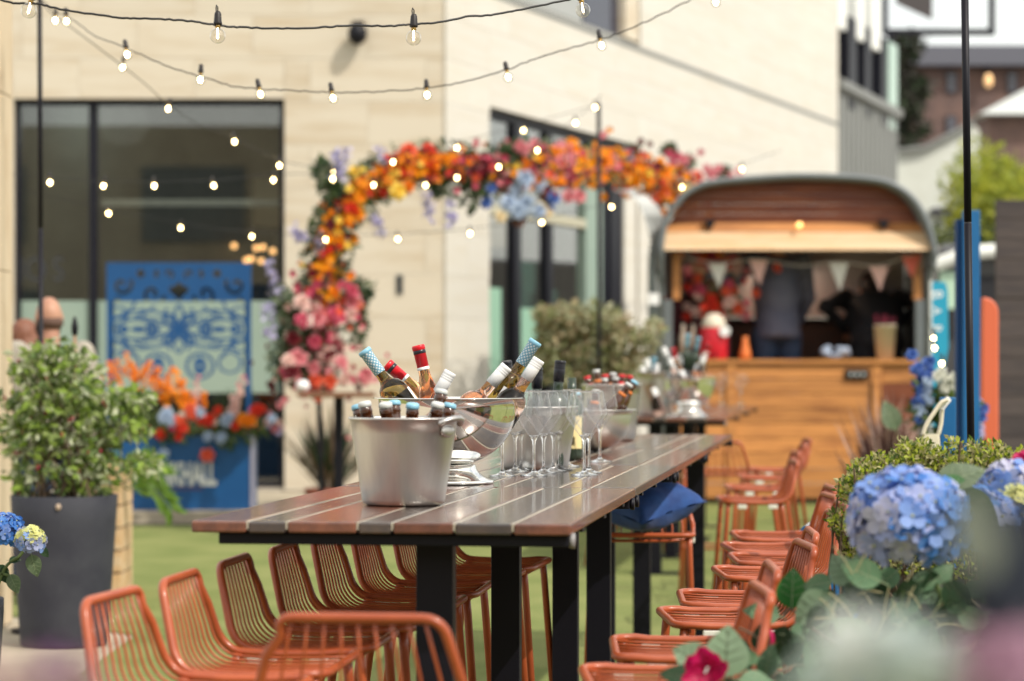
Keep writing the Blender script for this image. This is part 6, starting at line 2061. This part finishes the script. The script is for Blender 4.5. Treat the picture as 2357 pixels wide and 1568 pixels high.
for k in range(90):
    c, r_, _ = random.choice(blobs)
    b.tube([(c[0] + random.gauss(0, .02), c[1] + random.gauss(0, .04), 0), Vector(c) + Vector((random.gauss(0, r_[0] * .5), random.gauss(0, .05), r_[2] * .6))], .0025, 4)
b.build('stems', M_wood_stem, hed)

DY = 4.95
hy0 = P(2090, 0, DY)
hyd = thing('hydrangea', 'large blue and lilac hydrangea bloom at the right in front of the hedge', 'hydrangea', (TRx + .12, DY, ztr - .06))
def YP(u, v, d, base): 
    return P(u, v, d) - base
hb0 = Vector((TRx + .12, DY, ztr - .06))
def pal_big(d):
    q = random.random()
    if d.x > .25 and d.z < .45: return 2 if q < .6 else 0
    if d.x < -.3 and d.z < .25: return 3 if q < .55 else 1
    if d.z < -.3: return 3 if q < .6 else 1
    return 0 if q < .55 else (1 if q < .92 else 2)
hyd_head(hyd, YP(2088, 1192, DY, hb0), .116, 165, pal_big, 1.42)
MB().tube(smoothpath([YP(2088, 1192, DY, hb0), YP(2130, 1290, DY, hb0), YP(2180, 1400, DY, hb0)], 4), .006, 6).build('stem', M_stem, hyd)
put_leaf(hyd, L_deep, YP(2150, 1130, DY + .06, hb0), (.9, 0, -.15), (0, -1, .6), 1.3)
put_leaf(hyd, L_hyd, YP(2160, 1120, DY + .08, hb0), (.7, 0, .35), (0, -1, .8), .9)
put_leaf(hyd, L_dk, YP(2200, 1130, DY + .0, hb0), (.6, -.2, -.6), (0, -1, .3), 1.5)
yl = broad_leaf(.085, .062, leafmat('yellow_leaf', (.50, .52, .07), (.42, .46, .06), .4), V_pale)
put_leaf(hyd, yl, YP(2160, 1115, DY + .1, hb0), (1, 0, .35), (0, -.8, 1), .9)
hy2 = thing('hydrangea', 'pale blue hydrangea partly hidden by blurred leaves at the right edge', 'hydrangea', (TRx + .45, DY + .15, ztr - .06))
hb2 = Vector((TRx + .45, DY + .15, ztr - .06))
hyd_head(hy2, YP(2245, 1205, 5.1, hb2), .085, 80, lambda d: random.choice([0, 2, 2, 1]), 1.25)
MB().tube([YP(2245, 1205, 5.1, hb2), YP(2260, 1390, 5.1, hb2)], .006, 6).build('stem', M_stem, hy2)
hy3 = thing('hydrangea', 'lilac and yellow hydrangea high at the right edge', 'hydrangea', (TRx + .62, DY + .25, ztr - .06))
hb3 = Vector((TRx + .62, DY + .25, ztr - .06))
hyd_head(hy3, YP(2325, 1120, 5.2, hb3), .058, 50, lambda d: random.choice([1, 0, 3]), 1.2)
hyd_head(hy3, YP(2352, 1165, 5.15, hb3), .055, 50, lambda d: random.choice([0, 3, 2]), 1.1, yellow=.85)
MB().tube([YP(2325, 1120, 5.2, hb3), YP(2340, 1390, 5.2, hb3)], .006, 6).build('stem', M_stem, hy3)
mg = thing('magenta_flower', 'magenta flower at the right edge above the hedge', 'flower', (TRx + .8, 5.3, ztr - .06))
hbm = Vector((TRx + .8, 5.3, ztr - .06))
for k in range(5):
    put_flower(mg, YP(2350 + random.uniform(-12, 12), 1085 + random.uniform(-25, 25), 5.3, hbm), (random.uniform(-.5, .5), -1, .4), 'magenta', .55)
MB().tube([YP(2350, 1085, 5.3, hbm), Vector((0, 0, 0))], .004, 5).build('stem', M_stem, mg)

# trailing leaves and small flowers over the left side of the trough
trl = thing('trailing_foliage', 'trailing green and grey leaves spilling over the stools side of the trough', 'plant', (TRx + .02, TRy, ztr - .06))
tb = Vector((TRx + .02, TRy, ztr - .06))
def TPx(u, v, d): return P(u, v, d) - tb
LV = [(1822, 1402, 5.05, (0.05, 0, 1), L_deep, 1.12, (-.1, -1, .25)), (1795, 1420, 5.0, (-.9, 0, .25), L_mid, 1.0, (.1, -1, .5)), (1812, 1462, 4.95, (.95, 0, -.1), L_mid, 1.25, (0, -1, .6)), (1806, 1440, 4.95, (-.2, 0, -1), L_dk, .95, (-.4, -1, .2)),
      (1668, 1560, 4.62, (.08, 0, 1), L_euc, 1.32, (0, -1, .15)), (1628, 1530, 4.64, (-.75, 0, .35), L_euc, .95, (0, -1, .2)), (1600, 1562, 4.6, (-.9, 0, .2), L_dk, .9, (0, -1, .6)), (1640, 1566, 4.6, (-.6, 0, -.6), L_mid, .9, (0, -1, .6)), (1700, 1568, 4.6, (.9, 0, -.1), L_mid, 1.1, (0, -1, .9)),
      (1960, 1345, 5.1, (-.55, 0, .85), L_euc, .98, (0, -1, .1)), (1985, 1345, 5.1, (-.1, 0, 1), L_euc, .9, (0, -1, .1)), (1975, 1390, 5.05, (-.9, 0, -.2), L_mid, 1.1, (0, -1, .4)), (1985, 1395, 5.1, (.5, 0, -.9), L_dk, 1.3, (0, -1, .2)), (1950, 1400, 5.0, (-.5, 0, -.9), L_dk, 1.1, (0, -1, .2)), (1995, 1370, 5.15, (.6, 0, -.7), L_dk, 1.4, (.2, -1, .2)),
      (1925, 1400, 5.0, (-.7, 0, .4), L_mid, .9, (0, -1, .4)), (1960, 1440, 5.0, (.2, 0, -1), L_mid, .9, (0, -1, .4)), (2020, 1420, 5.0, (.3, 0, -1), L_dk, 1.2, (0, -1, .2)), (2080, 1370, 5.0, (.9, 0, .2), L_mid, .8, (0, -1, .6)), (2120, 1360, 4.9, (.5, 0, .8), L_mid, .7, (0, -1, .4)), (2150, 1340, 4.9, (.7, 0, .7), L_mid, .7, (0, -1, .4)),
      (1745, 1500, 4.85, (.2, 0, 1), L_dk, .8, (0, -1, .3)), (1760, 1560, 4.75, (.2, 0, 1), L_dk, .9, (-.3, -1, .2)), (1730, 1545, 4.8, (-.3, 0, 1), L_dk, .8, (.3, -1, .2)), (1850, 1480, 4.9, (.6, 0, -.6), L_mid, .9, (0, -1, .3)), (1890, 1470, 4.9, (.2, 0, -1), L_mid, 1.0, (0, -1, .3)), (1905, 1440, 4.95, (-.6, 0, -.7), L_mid, .9, (.2, -1, .2))]
for (u, v, d, td, me, s_, fc) in LV:
    put_leaf(trl, me, TPx(u, v, d), td, fc, s_ * .9)
random.seed(9)
for k in range(74):
    u, v = random.uniform(1890, 2330), random.uniform(1310, 1640)
    put_leaf(trl, random.choice([L_dk, L_mid, L_mid, L_euc, L_dk]), TPx(u, v, random.uniform(4.75, 5.25)), (random.uniform(-1, 1), random.uniform(-.3, .3), random.uniform(-1, .4)), (random.uniform(-.6, .4), -1, random.uniform(0, .6)), random.uniform(.6, 1.1))
for k in range(26):
    u, v = random.uniform(1700, 1950), random.uniform(1500, 1660)
    put_leaf(trl, random.choice([L_dk, L_mid, L_mid]), TPx(u, v, random.uniform(4.7, 5.0)), (random.uniform(-1, 1), random.uniform(-.3, .3), random.uniform(-.6, 1)), (random.uniform(-.6, .4), -1, random.uniform(0, .6)), random.uniform(.45, .85))
def stemline(pts, r=.003, m=M_wood_stem):
    MB().tube(smoothpath([TPx(*p) for p in pts], 5), r, 5).build('stem', m, trl)
stemline([(2130, 1560, 4.9), (1960, 1500, 4.92), (1860, 1440, 4.95), (1822, 1402, 5.05), (1800, 1420, 5.0)])
stemline([(2000, 1600, 4.8), (1850, 1530, 4.85), (1760, 1560, 4.75), (1668, 1562, 4.62), (1610, 1560, 4.6)], .0026)
stemline([(2100, 1480, 5.0), (2020, 1400, 5.05), (1975, 1350, 5.1), (1955, 1340, 5.1)], .0026)
stemline([(1790, 1610, 4.8), (1770, 1520, 4.8), (1745, 1470, 4.83), (1700, 1445, 4.85)], .0024)
stemline([(2140, 1500, 4.8), (2150, 1420, 4.85), (2190, 1330, 4.9)], .0016, M_stem)
stemline([(2090, 1470, 4.8), (2075, 1400, 4.85), (2080, 1360, 4.85)], .0014, M_stem)
b = MB()
for k in range(44):
    u, v = random.uniform(1900, 2230), random.uniform(1330, 1560)
    p0 = TPx(u, v, 4.85)
    d = Vector((random.uniform(-1, 1), 0, random.uniform(-.2, 1)))
    b.tube(smoothpath([p0, p0 + d * .04, p0 + d * .09 + Vector((0, 0, -.015))], 3), .0012, 4)
b.build('tendrils', mat('pale_tendril', (.36, .32, .17), .6), trl)
bg_ = thing('pink_blossom', 'bright magenta pink blossom between grey green leaves at the bottom', 'flower', tuple(P(1624, 1545, 4.55)))
fm = MB()
for (a, L, wd, tz_) in ((100, .05, .05, .2), (20, .045, .045, .4), (195, .05, .045, .4), (300, .035, .04, .7), (60, .035, .035, -.5), (150, .04, .04, -.4)):
    d = Vector((math.cos(R(a)), -tz_, math.sin(R(a))))
    s_ = d.cross(Vector((0, -1, 0))).normalized()
    n_ = s_.cross(d)
    pts = []
    for i in range(5):
        for j in range(-2, 3):
            t_ = i / 4; f_ = j / 2
            w_ = wd * .5 * math.sin(math.pi * (t_ * .82 + .12)) ** .8
            pts.append(d * L * t_ + s_ * f_ * w_ + n_ * (.012 * f_ * f_ + .006 * math.sin(t_ * 7 + f_ * 3)))
    fm.add(pts, [(i * 5 + j, i * 5 + j + 1, (i + 1) * 5 + j + 1, (i + 1) * 5 + j) for i in range(4) for j in range(4)])
fm.build('petals', leafmat('hot_pink_petal', (.56, .012, .12), (.48, .008, .08), .35), bg_, True)
for k in range(3): MB().ell((.002 * k - .002, -.018, .004 * k), .0022, 6, 4).build('stamen', M_labw, bg_)
MB().tube([(0, 0, -.01), (.01, .06, -.1)], .003, 5).build('stem', M_stem, bg_)
bd = thing('pink_bud', 'closed magenta bud beside the trough leaves', 'flower', tuple(P(1772, 1475, 4.9)))
MB().ell((0, 0, 0), (.010, .010, .024), 10, 8).build('petals', MATS['hot_pink_petal'], bd, True)
b = MB(); b.leaf((0, 0, -.02), (-.6, -.3, .7), .03, .012); b.leaf((0, 0, -.02), (.5, -.3, .7), .03, .012); b.tube([(0, 0, -.02), (.02, .03, -.07)], .003, 5)
b.build('calyx', [GR3], bd)
pb = thing('blue_blossom', 'small pale blue blossom beside the deep green leaf', 'flower', tuple(P(1862, 1432, 5.0)))
for k in range(6):
    o = obj('floret', FLO[3][0] if k % 2 else FLO[0][1], pb, (random.gauss(0, .013), random.gauss(0, .005), random.gauss(0, .014)))
    axis_to(o, (random.uniform(-.5, .5), -1, .3), random.uniform(0, 6))
MB().tube([(0, .01, 0), (.02, .06, -.08)], .003, 5).build('stem', M_stem, pb)

# hydrangeas entering from the left edge, on their own pot
hl = thing('hydrangea', 'two blue hydrangea blooms leaning in at the left edge beside the dark pot', 'hydrangea', (P(-60, 0, 7.6).x - .12, 7.6, .62))
lb0 = Vector(hl.location)
def LPx(u, v, d=7.6): return P(u, v, d) - lb0
hyd_head(hl, LPx(8, 1222), .062, 70, lambda d: random.choice([2, 2, 0]), .92)
hyd_head(hl, LPx(70, 1243, 7.5), .045, 52, lambda d: random.choice([3, 1, 0, 1]), .85, yellow=.8)
for pts in (((-40, 1420), (10, 1310), (45, 1280), (70, 1243)), ((-60, 1420), (-30, 1330), (8, 1222)), ((-40, 1430), (-10, 1330), (20, 1325))):
    MB().tube(smoothpath([Vector((0, 0, 0))] + [LPx(u, v) for u, v in pts], 5), .005, 6).build('stem', M_stem, hl)
put_leaf(hl, L_hyd, LPx(72, 1276, 7.5), (.25, 0, -1), (0, -1, .5), .62)
put_leaf(hl, L_dk, LPx(92, 1262, 7.55), (.4, .2, -.4), (.4, -1, .3), .5)
put_leaf(hl, L_hyd, LPx(22, 1322), (.45, 0, -.9), (.3, -1, .3), .56)
put_leaf(hl, L_dk, LPx(-5, 1300), (.4, 0, -.7), (.2, -1, .3), .8)
put_leaf(hl, L_dk, LPx(20, 1290), (.8, 0, .1), (0, -1, .6), .45)
lpt = thing('flower_pot', 'round grey pot just outside the left edge holding the hydrangeas', 'pot', (hl.location.x, 7.6, 0))
MB().lathe([(0, 0), (.17, 0), (.21, .62), (.21, .66), (.18, .66), (.17, .61), (0, .60)], 32).build('body', M_pot, lpt, True)

# ------------------------------------------------------------------ right middle distance: grasses, delphiniums, flag, bag
random.seed(3)
gx = P(2040, 0, 14.6)
gp = thing('dried_grasses', 'tall brown dried grasses with one pale green leaf in front of the horsebox', 'plant', (gx.x, 14.6, 0))
b = MB()
for k in range(1700):
    u = 2042 + random.gauss(0, 44)
    v1 = random.uniform(870, 1100) + abs(u - 2045) * .7
    tip = P(u + random.gauss(0, 25), v1, 14.6 + random.uniform(-.2, .2)) - Vector((gx.x, 14.6, 0))
    root = P(2060 + random.gauss(0, 22), 1240, 14.6 + random.uniform(-.12, .12)) - Vector((gx.x, 14.6, 0))
    b.leaf(root.lerp(tip, random.uniform(.1, .5)), tip - root, (tip - root).length * random.uniform(.35, .6), .011, random.randrange(3), up=(0, -1, 0))
b.build('blades', [mat('dry_brown', (.26, .14, .10), .8), mat('dry_dark', (.10, .045, .045), .8), mat('dry_pink', (.46, .32, .27), .8)], gp)
for (u, v, td, m_, s_) in ((2062, 990, (-.35, 0, 1), L_hyd, 1.55), (1995, 1120, (.3, 0, 1), L_hyd, 1.2), (2000, 1085, (.3, 0, .8), L_euc, .9), (2050, 1150, (-.9, 0, .3), L_hyd, 1.3)):
    put_leaf(gp, m_, P(u, v, 14.3) - Vector((gx.x, 14.6, 0)), td, (0, -1, .2), s_)
MB().lathe([(0, 0), (.2, 0), (.26, .42), (.24, .42), (.22, .38), (0, .37)], 28).build('pot', M_pot, gp, True)
dx_ = P(2150, 0, 13.6)
dl = thing('delphiniums', 'blue and white delphiniums beside the blue screen', 'flowers', (dx_.x, 13.6, 0))
def DPx(u, v, d=13.6): return P(u, v, d) - Vector((dx_.x, 13.6, 0))
for (u0, v0, u1, v1, c, n_) in ((2120, 960, 2118, 825, ['blue', 'blue', 'paleblue'], 26), (2140, 930, 2132, 840, ['blue', 'paleblue'], 14), (2195, 880, 2165, 860, ['white'], 7), (2180, 920, 2175, 870, ['white'], 6), (2200, 885, 2205, 860, ['white'], 7), (2215, 990, 2225, 915, ['blue', 'blue', 'lilac'], 24), (2245, 1010, 2250, 930, ['blue', 'lilac', 'white'], 14), (2195, 1000, 2205, 960, ['blue'], 10)):
    for q in range(n_):
        f_ = q / n_
        put_flower(dl, DPx(u0 + (u1 - u0) * f_ + random.gauss(0, 9), v0 + (v1 - v0) * f_ + random.gauss(0, 5), 13.6 + random.uniform(-.1, .05)), (random.uniform(-.6, .6), -1, .2), random.choice(c), random.uniform(.4, .7))
lb = leafcloud(420, [(DPx(2190, 940), (.11, .1, .14), 1), (DPx(2130, 960), (.08, .08, .2), .7), (DPx(2200, 1010), (.14, .08, .12), .7), (DPx(2170, 1100), (.12, .1, .35), .8)], .10, .04)
for (u, v) in ((2118, 830), (2132, 850), (2165, 870), (2205, 865), (2225, 920), (2250, 935)):
    lb.tube(smoothpath([Vector((0, 0, .3)), DPx(u, v + 120), DPx(u, v)], 4), .005, 5)
lb.build('foliage', [GR1, GR3], dl)
MB().lathe([(0, 0), (.16, 0), (.2, .36), (.18, .36), (.16, .32), (0, .31)], 24).build('pot', M_pot, dl, True)
fx = P(2143, 0, 17.5)
fg = thing('feather_flag', 'turquoise feather flag with pale vertical lettering beside the horsebox', 'flag', (fx.x, 17.5, 0))
def FG(u, v): 
    p = P(u, v, 17.5); return (p.x - fx.x, p.z)
pr = [FG(2143, 990), FG(2143, 652), FG(2150, 648), FG(2176, 650), FG(2181, 670), FG(2183, 800), FG(2176, 835), FG(2168, 870), FG(2166, 985)]
pr = pr[::-1]
MB().prism(pr, -.006, .006).build('banner', mat('turquoise_cloth', (.012, .28, .45), .6), fg)
MB().tube([(FG(2142, 0)[0], 0, .02), (FG(2142, 0)[0], 0, FG(0, 645)[1])], .012, 8).build('mast', M_greyc, fg)
MB().lathe([(0, 0), (.2, 0), (.2, .02), (0, .02)], 20).build('base', M_black, fg)
for ch, v, s_ in (('B', 678, .115), ('A', 716, .09), ('R', 757, .10)):
    me = text_mesh(ch, s_, .001, M_labw); me.transform(Matrix.Rotation(R(90), 4, 'Y'))
    q = FG(2155, v); obj('letter', me, fg, (q[0], -.008, q[1]))
ab = thing('blue_board', 'short bright blue board standing behind the box hedge', 'board', (P(2183, 0, 9.2).x, 9.2, 0))
hwb = 18 / F * 9.2
MB().box(-hwb, hwb, 0, .03, 0, H - (915 - 841.5) / F * 9.2).build('panel', M_blue, ab, bevel=.004)
MB().tube([(-hwb * .2, -.002, H - (928 - 841.5) / F * 9.2), (-hwb * .2, -.03, H - (926 - 841.5) / F * 9.2), (-hwb * .2, -.034, H - (918 - 841.5) / F * 9.2)], .004, 6).build('hook', M_greyc, ab)
MB().box(-hwb, hwb, .031, .3, 0, .02).build('base', M_blued, ab)
tb_ = thing('tote_bag', 'cream canvas tote bag hanging by its straps from the blue board', 'bag', tuple(P(2142, 1020, 9.05)))
M_canvas = mat('cream_canvas', (.70, .64, .50), .85, var=(.62, .56, .43), vs=6)
def BG(u, v, dy=0): 
    p = P(u, v, 9.05 + dy) - P(2142, 1020, 9.05); return p
b = MB()
bag = [(2122, 1000), (2162, 998), (2166, 1060), (2120, 1065)]
fr_ = [BG(u, v, -.02) for u, v in bag]; bk_ = [BG(u, v, .03) for u, v in bag]
b.add(fr_ + bk_, [(3, 2, 1, 0), (4, 5, 6, 7), (0, 4, 7, 3), (1, 2, 6, 5), (2, 3, 7, 6)])
b.build('pouch', M_canvas, tb_, bevel=.006)
for dy, pts in ((-.02, ((2124, 1002), (2132, 978), (2150, 950), (2166, 928), (2182, 920))), (.02, ((2160, 1000), (2166, 975), (2168, 950), (2172, 930), (2182, 920)))):
    MB().tube(smoothpath([BG(u, v, dy) for u, v in pts], 4), .008, 6).build('strap', M_canvas, tb_, True)
b = MB(); pt = [BG(2160, 938, -.01), BG(2183, 912, -.01), BG(2190, 922, -.01), BG(2172, 944, -.01)]
b.add(pt + [p + Vector((0, .02, 0)) for p in pt], [(3, 2, 1, 0), (4, 5, 6, 7), (0, 1, 5, 4), (1, 2, 6, 5), (2, 3, 7, 6), (3, 0, 4, 7)]); b.build('flap', M_whitec, tb_)
mn = thing('menu_board', 'small blue and white folded menu card on a stool in the right row', 'card', tuple(P(1868, 1205, 9.25)))
c0 = P(1868, 1205, 9.25)
b = MB(); pt = [P(u, v, 9.25) - c0 for u, v in ((1840, 1222), (1880, 1222), (1893, 1180))]
b.add(pt + [p + Vector((0, .015, 0)) for p in pt], [(0, 1, 2), (5, 4, 3), (0, 3, 4, 1), (1, 4, 5, 2), (2, 5, 3, 0)]); b.build('card', M_whitec, mn)
b = MB(); pt = [P(u, v, 9.243) - c0 for u, v in ((1841, 1221), (1879, 1221), (1882, 1211), (1850, 1211))]
b.add(pt + [p + Vector((0, .005, 0)) for p in pt], [(0, 1, 2, 3), (7, 6, 5, 4), (0, 4, 5, 1), (2, 6, 7, 3), (1, 5, 6, 2), (3, 7, 4, 0)]); b.build('band', M_blue, mn)
bs2 = thing('blue_stand', 'bright blue box stand low behind the right hand stools', 'stand', (P(1925, 0, 8.8).x, 8.8, 0))
MB().box(-.04, .12, 0, .03, 0, .76).build('panel', M_blue, bs2, bevel=.004)
MB().box(-.04, .12, .031, .2, 0, .02).build('base', M_blued, bs2)

# olive shrub behind the bottles
bx = P(1340, 0, 20.6)
bsh = thing('olive_shrub', 'loose olive green shrub behind the far bottles by the glass door', 'shrub', (bx.x, 20.9, 0))
def OP(u, v): return P(u, v, 20.9) - Vector((bx.x, 20.9, 0))
random.seed(12)
blobs = [(OP(u, v), (ru / F * 20.9, .25, rv_ / F * 20.9), w_) for (u, v, ru, rv_, w_) in ((1265, 735, 38, 35, 1), (1310, 740, 40, 40, 1), (1370, 745, 45, 45, 1.1), (1420, 760, 35, 45, .9), (1290, 800, 60, 50, 1.4), (1380, 810, 60, 50, 1.3), (1470, 790, 40, 35, .7), (1500, 760, 22, 20, .3), (1330, 860, 80, 40, 1.2), (1440, 850, 60, 40, 1))]
leafcloud(2600, blobs, .085, .045, nmat=3).build('foliage', [leafmat('olive_leaf', (.22, .25, .10), (.30, .32, .15), .35), leafmat('pale_olive_leaf', (.42, .43, .27), (.48, .48, .32), .35), leafmat('tan_leaf', (.38, .29, .17), (.42, .34, .21), .3)], bsh)
b = MB()
for k in range(16):
    c = random.choice(blobs)[0]
    b.tube(smoothpath([Vector((random.gauss(0, .06), 0, .3)), Vector(c) * .6 + Vector((0, 0, .3)), Vector(c)], 3), .009, 5)
b.build('stems', M_wood_stem, bsh)
MB().lathe([(0, 0), (.2, 0), (.27, .40), (.25, .40), (.23, .36), (0, .35)], 28).build('pot', M_pot, bsh, True)

# ------------------------------------------------------------------ blooms very close to the lens, in a tall stand
random.seed(40)
def near_stand(name, label, x, y, zt):
    s_ = thing(name, label, 'flower stand', (x, y, 0))
    MB().lathe([(0, 0), (.16, 0), (.16, .02), (.03, .03), (.025, zt - .16), (.07, zt - .14), (.085, zt), (.078, zt), (.065, zt - .12), (0, zt - .13)], 28).build('stand', M_black, s_, True)
    return s_
NP = P(2190, 1568, 1.32)
near_stand('flower_stand', 'slim black flower stand close to the camera at the right', NP.x, 1.36, 1.10)
nb_ = thing('close_bouquet', 'out of focus mint, white and pink blooms very close to the camera at right', 'bouquet', (NP.x, 1.36, 1.0))
nb0 = Vector((NP.x, 1.36, 1.0))
def NPx(u, v, d=1.32): return P(u, v, d) - nb0
M_mint = leafmat('mint_petal', (.62, .70, .66), (.68, .75, .72), .4)
M_pinkp = leafmat('dusty_pink_petal', (.50, .27, .38), (.55, .36, .46), .35)
M_whp = leafmat('near_white_petal', (.74, .76, .74), (.78, .80, .78), .4)
def bloom(parent, c, r, m, n=34):
    b = MB()
    for k in range(n):
        d = unit(); d = Vector((d.x, d.y - .25, d.z + .2)).normalized()
        b.leaf(Vector(c) + d * r * .45, (d + rv(.5)).normalized(), r * .75, r * .62, 0, fold=.2)
    b.ell(c, r * .5, 10, 7)
    return b.build('bloom', m, parent)
for (u, v, r, m, d) in ((1985, 1515, .026, M_whp, 1.30), (1915, 1545, .018, M_mint, 1.32), (2075, 1530, .026, M_mint, 1.3), (2160, 1555, .024, M_whp, 1.34), (1890, 1600, .02, M_mint, 1.34), (2230, 1600, .022, M_mint, 1.36), (2310, 1560, .028, M_pinkp, 1.28), (2355, 1510, .02, M_pinkp, 1.30), (2250, 1580, .016, M_pinkp, 1.34), (2010, 1500, .009, M_whp, 1.36), (2120, 1530, .01, M_mint, 1.3)):
    bloom(nb_, NPx(u, v, d), r, m)
L_near = broad_leaf(.07, .042, leafmat('near_sage_leaf', (.27, .29, .24), (.32, .34, .29), .35), V_pale, bend=.1, veins=False)
L_neard = broad_leaf(.07, .05, leafmat('near_dark_leaf', (.016, .020, .034), (.022, .028, .042), .08), V_dark, bend=.1, veins=False)
put_leaf(nb_, L_near, NPx(2275, 1330, 1.25), (-.28, 0, 1), (-1.2, -1, .2), .75)
put_leaf(nb_, L_near, NPx(2240, 1220, 1.22), (.1, 0, 1), (-1.2, -1, .2), .3)
put_leaf(nb_, L_neard, NPx(2260, 1400, 1.28), (.35, 0, .8), (.3, -1, .1), .95)
put_leaf(nb_, L_neard, NPx(2300, 1480, 1.30), (.1, 0, 1), (.3, -1, .1), 1.0)
put_leaf(nb_, L_neard, NPx(2350, 1470, 1.30), (.0, 0, 1), (.3, -1, .1), .9)
for (u, v) in ((1985, 1560), (2060, 1590), (2150, 1575), (2310, 1590), (2262, 1340), (2260, 1400), (2350, 1520), (1930, 1520), (2235, 1230), (2300, 1480)):
    MB().tube(smoothpath([Vector((random.gauss(0, .01), 0, .02)), NPx(u, v) * .5 + Vector((0, .015, .01)), NPx(u, v)], 4), .0012, 5).build('stem', M_stem, nb_)
N2 = P(110, 1568, 1.35)
near_stand('flower_stand', 'slim black flower stand close to the camera at the left', N2.x, 1.38, 1.12)
n2 = thing('close_purple_bouquet', 'out of focus purple and blush blooms very close to the camera at bottom left', 'bouquet', (N2.x, 1.38, 1.02))
n20 = Vector((N2.x, 1.38, 1.02))
M_purp = leafmat('purple_petal', (.20, .07, .22), (.27, .11, .28), .3)
M_blu = leafmat('near_blush_petal', (.52, .36, .36), (.55, .42, .40), .35)
for (u, v, r, m, d) in ((125, 1535, .011, M_purp, 1.30), (185, 1550, .009, M_purp, 1.33), (60, 1580, .016, M_blu, 1.33), (180, 1595, .017, M_blu, 1.30), (-10, 1560, .014, M_blu, 1.36), (90, 1560, .007, M_purp, 1.36)):
    c = P(u, v, d) - n20
    bloom(n2, c, r, m, 26)
    MB().tube(smoothpath([Vector((0, 0, .02)), c * .5 + Vector((0, .01, 0)), c], 4), .0012, 5).build('stem', M_stem, n2)
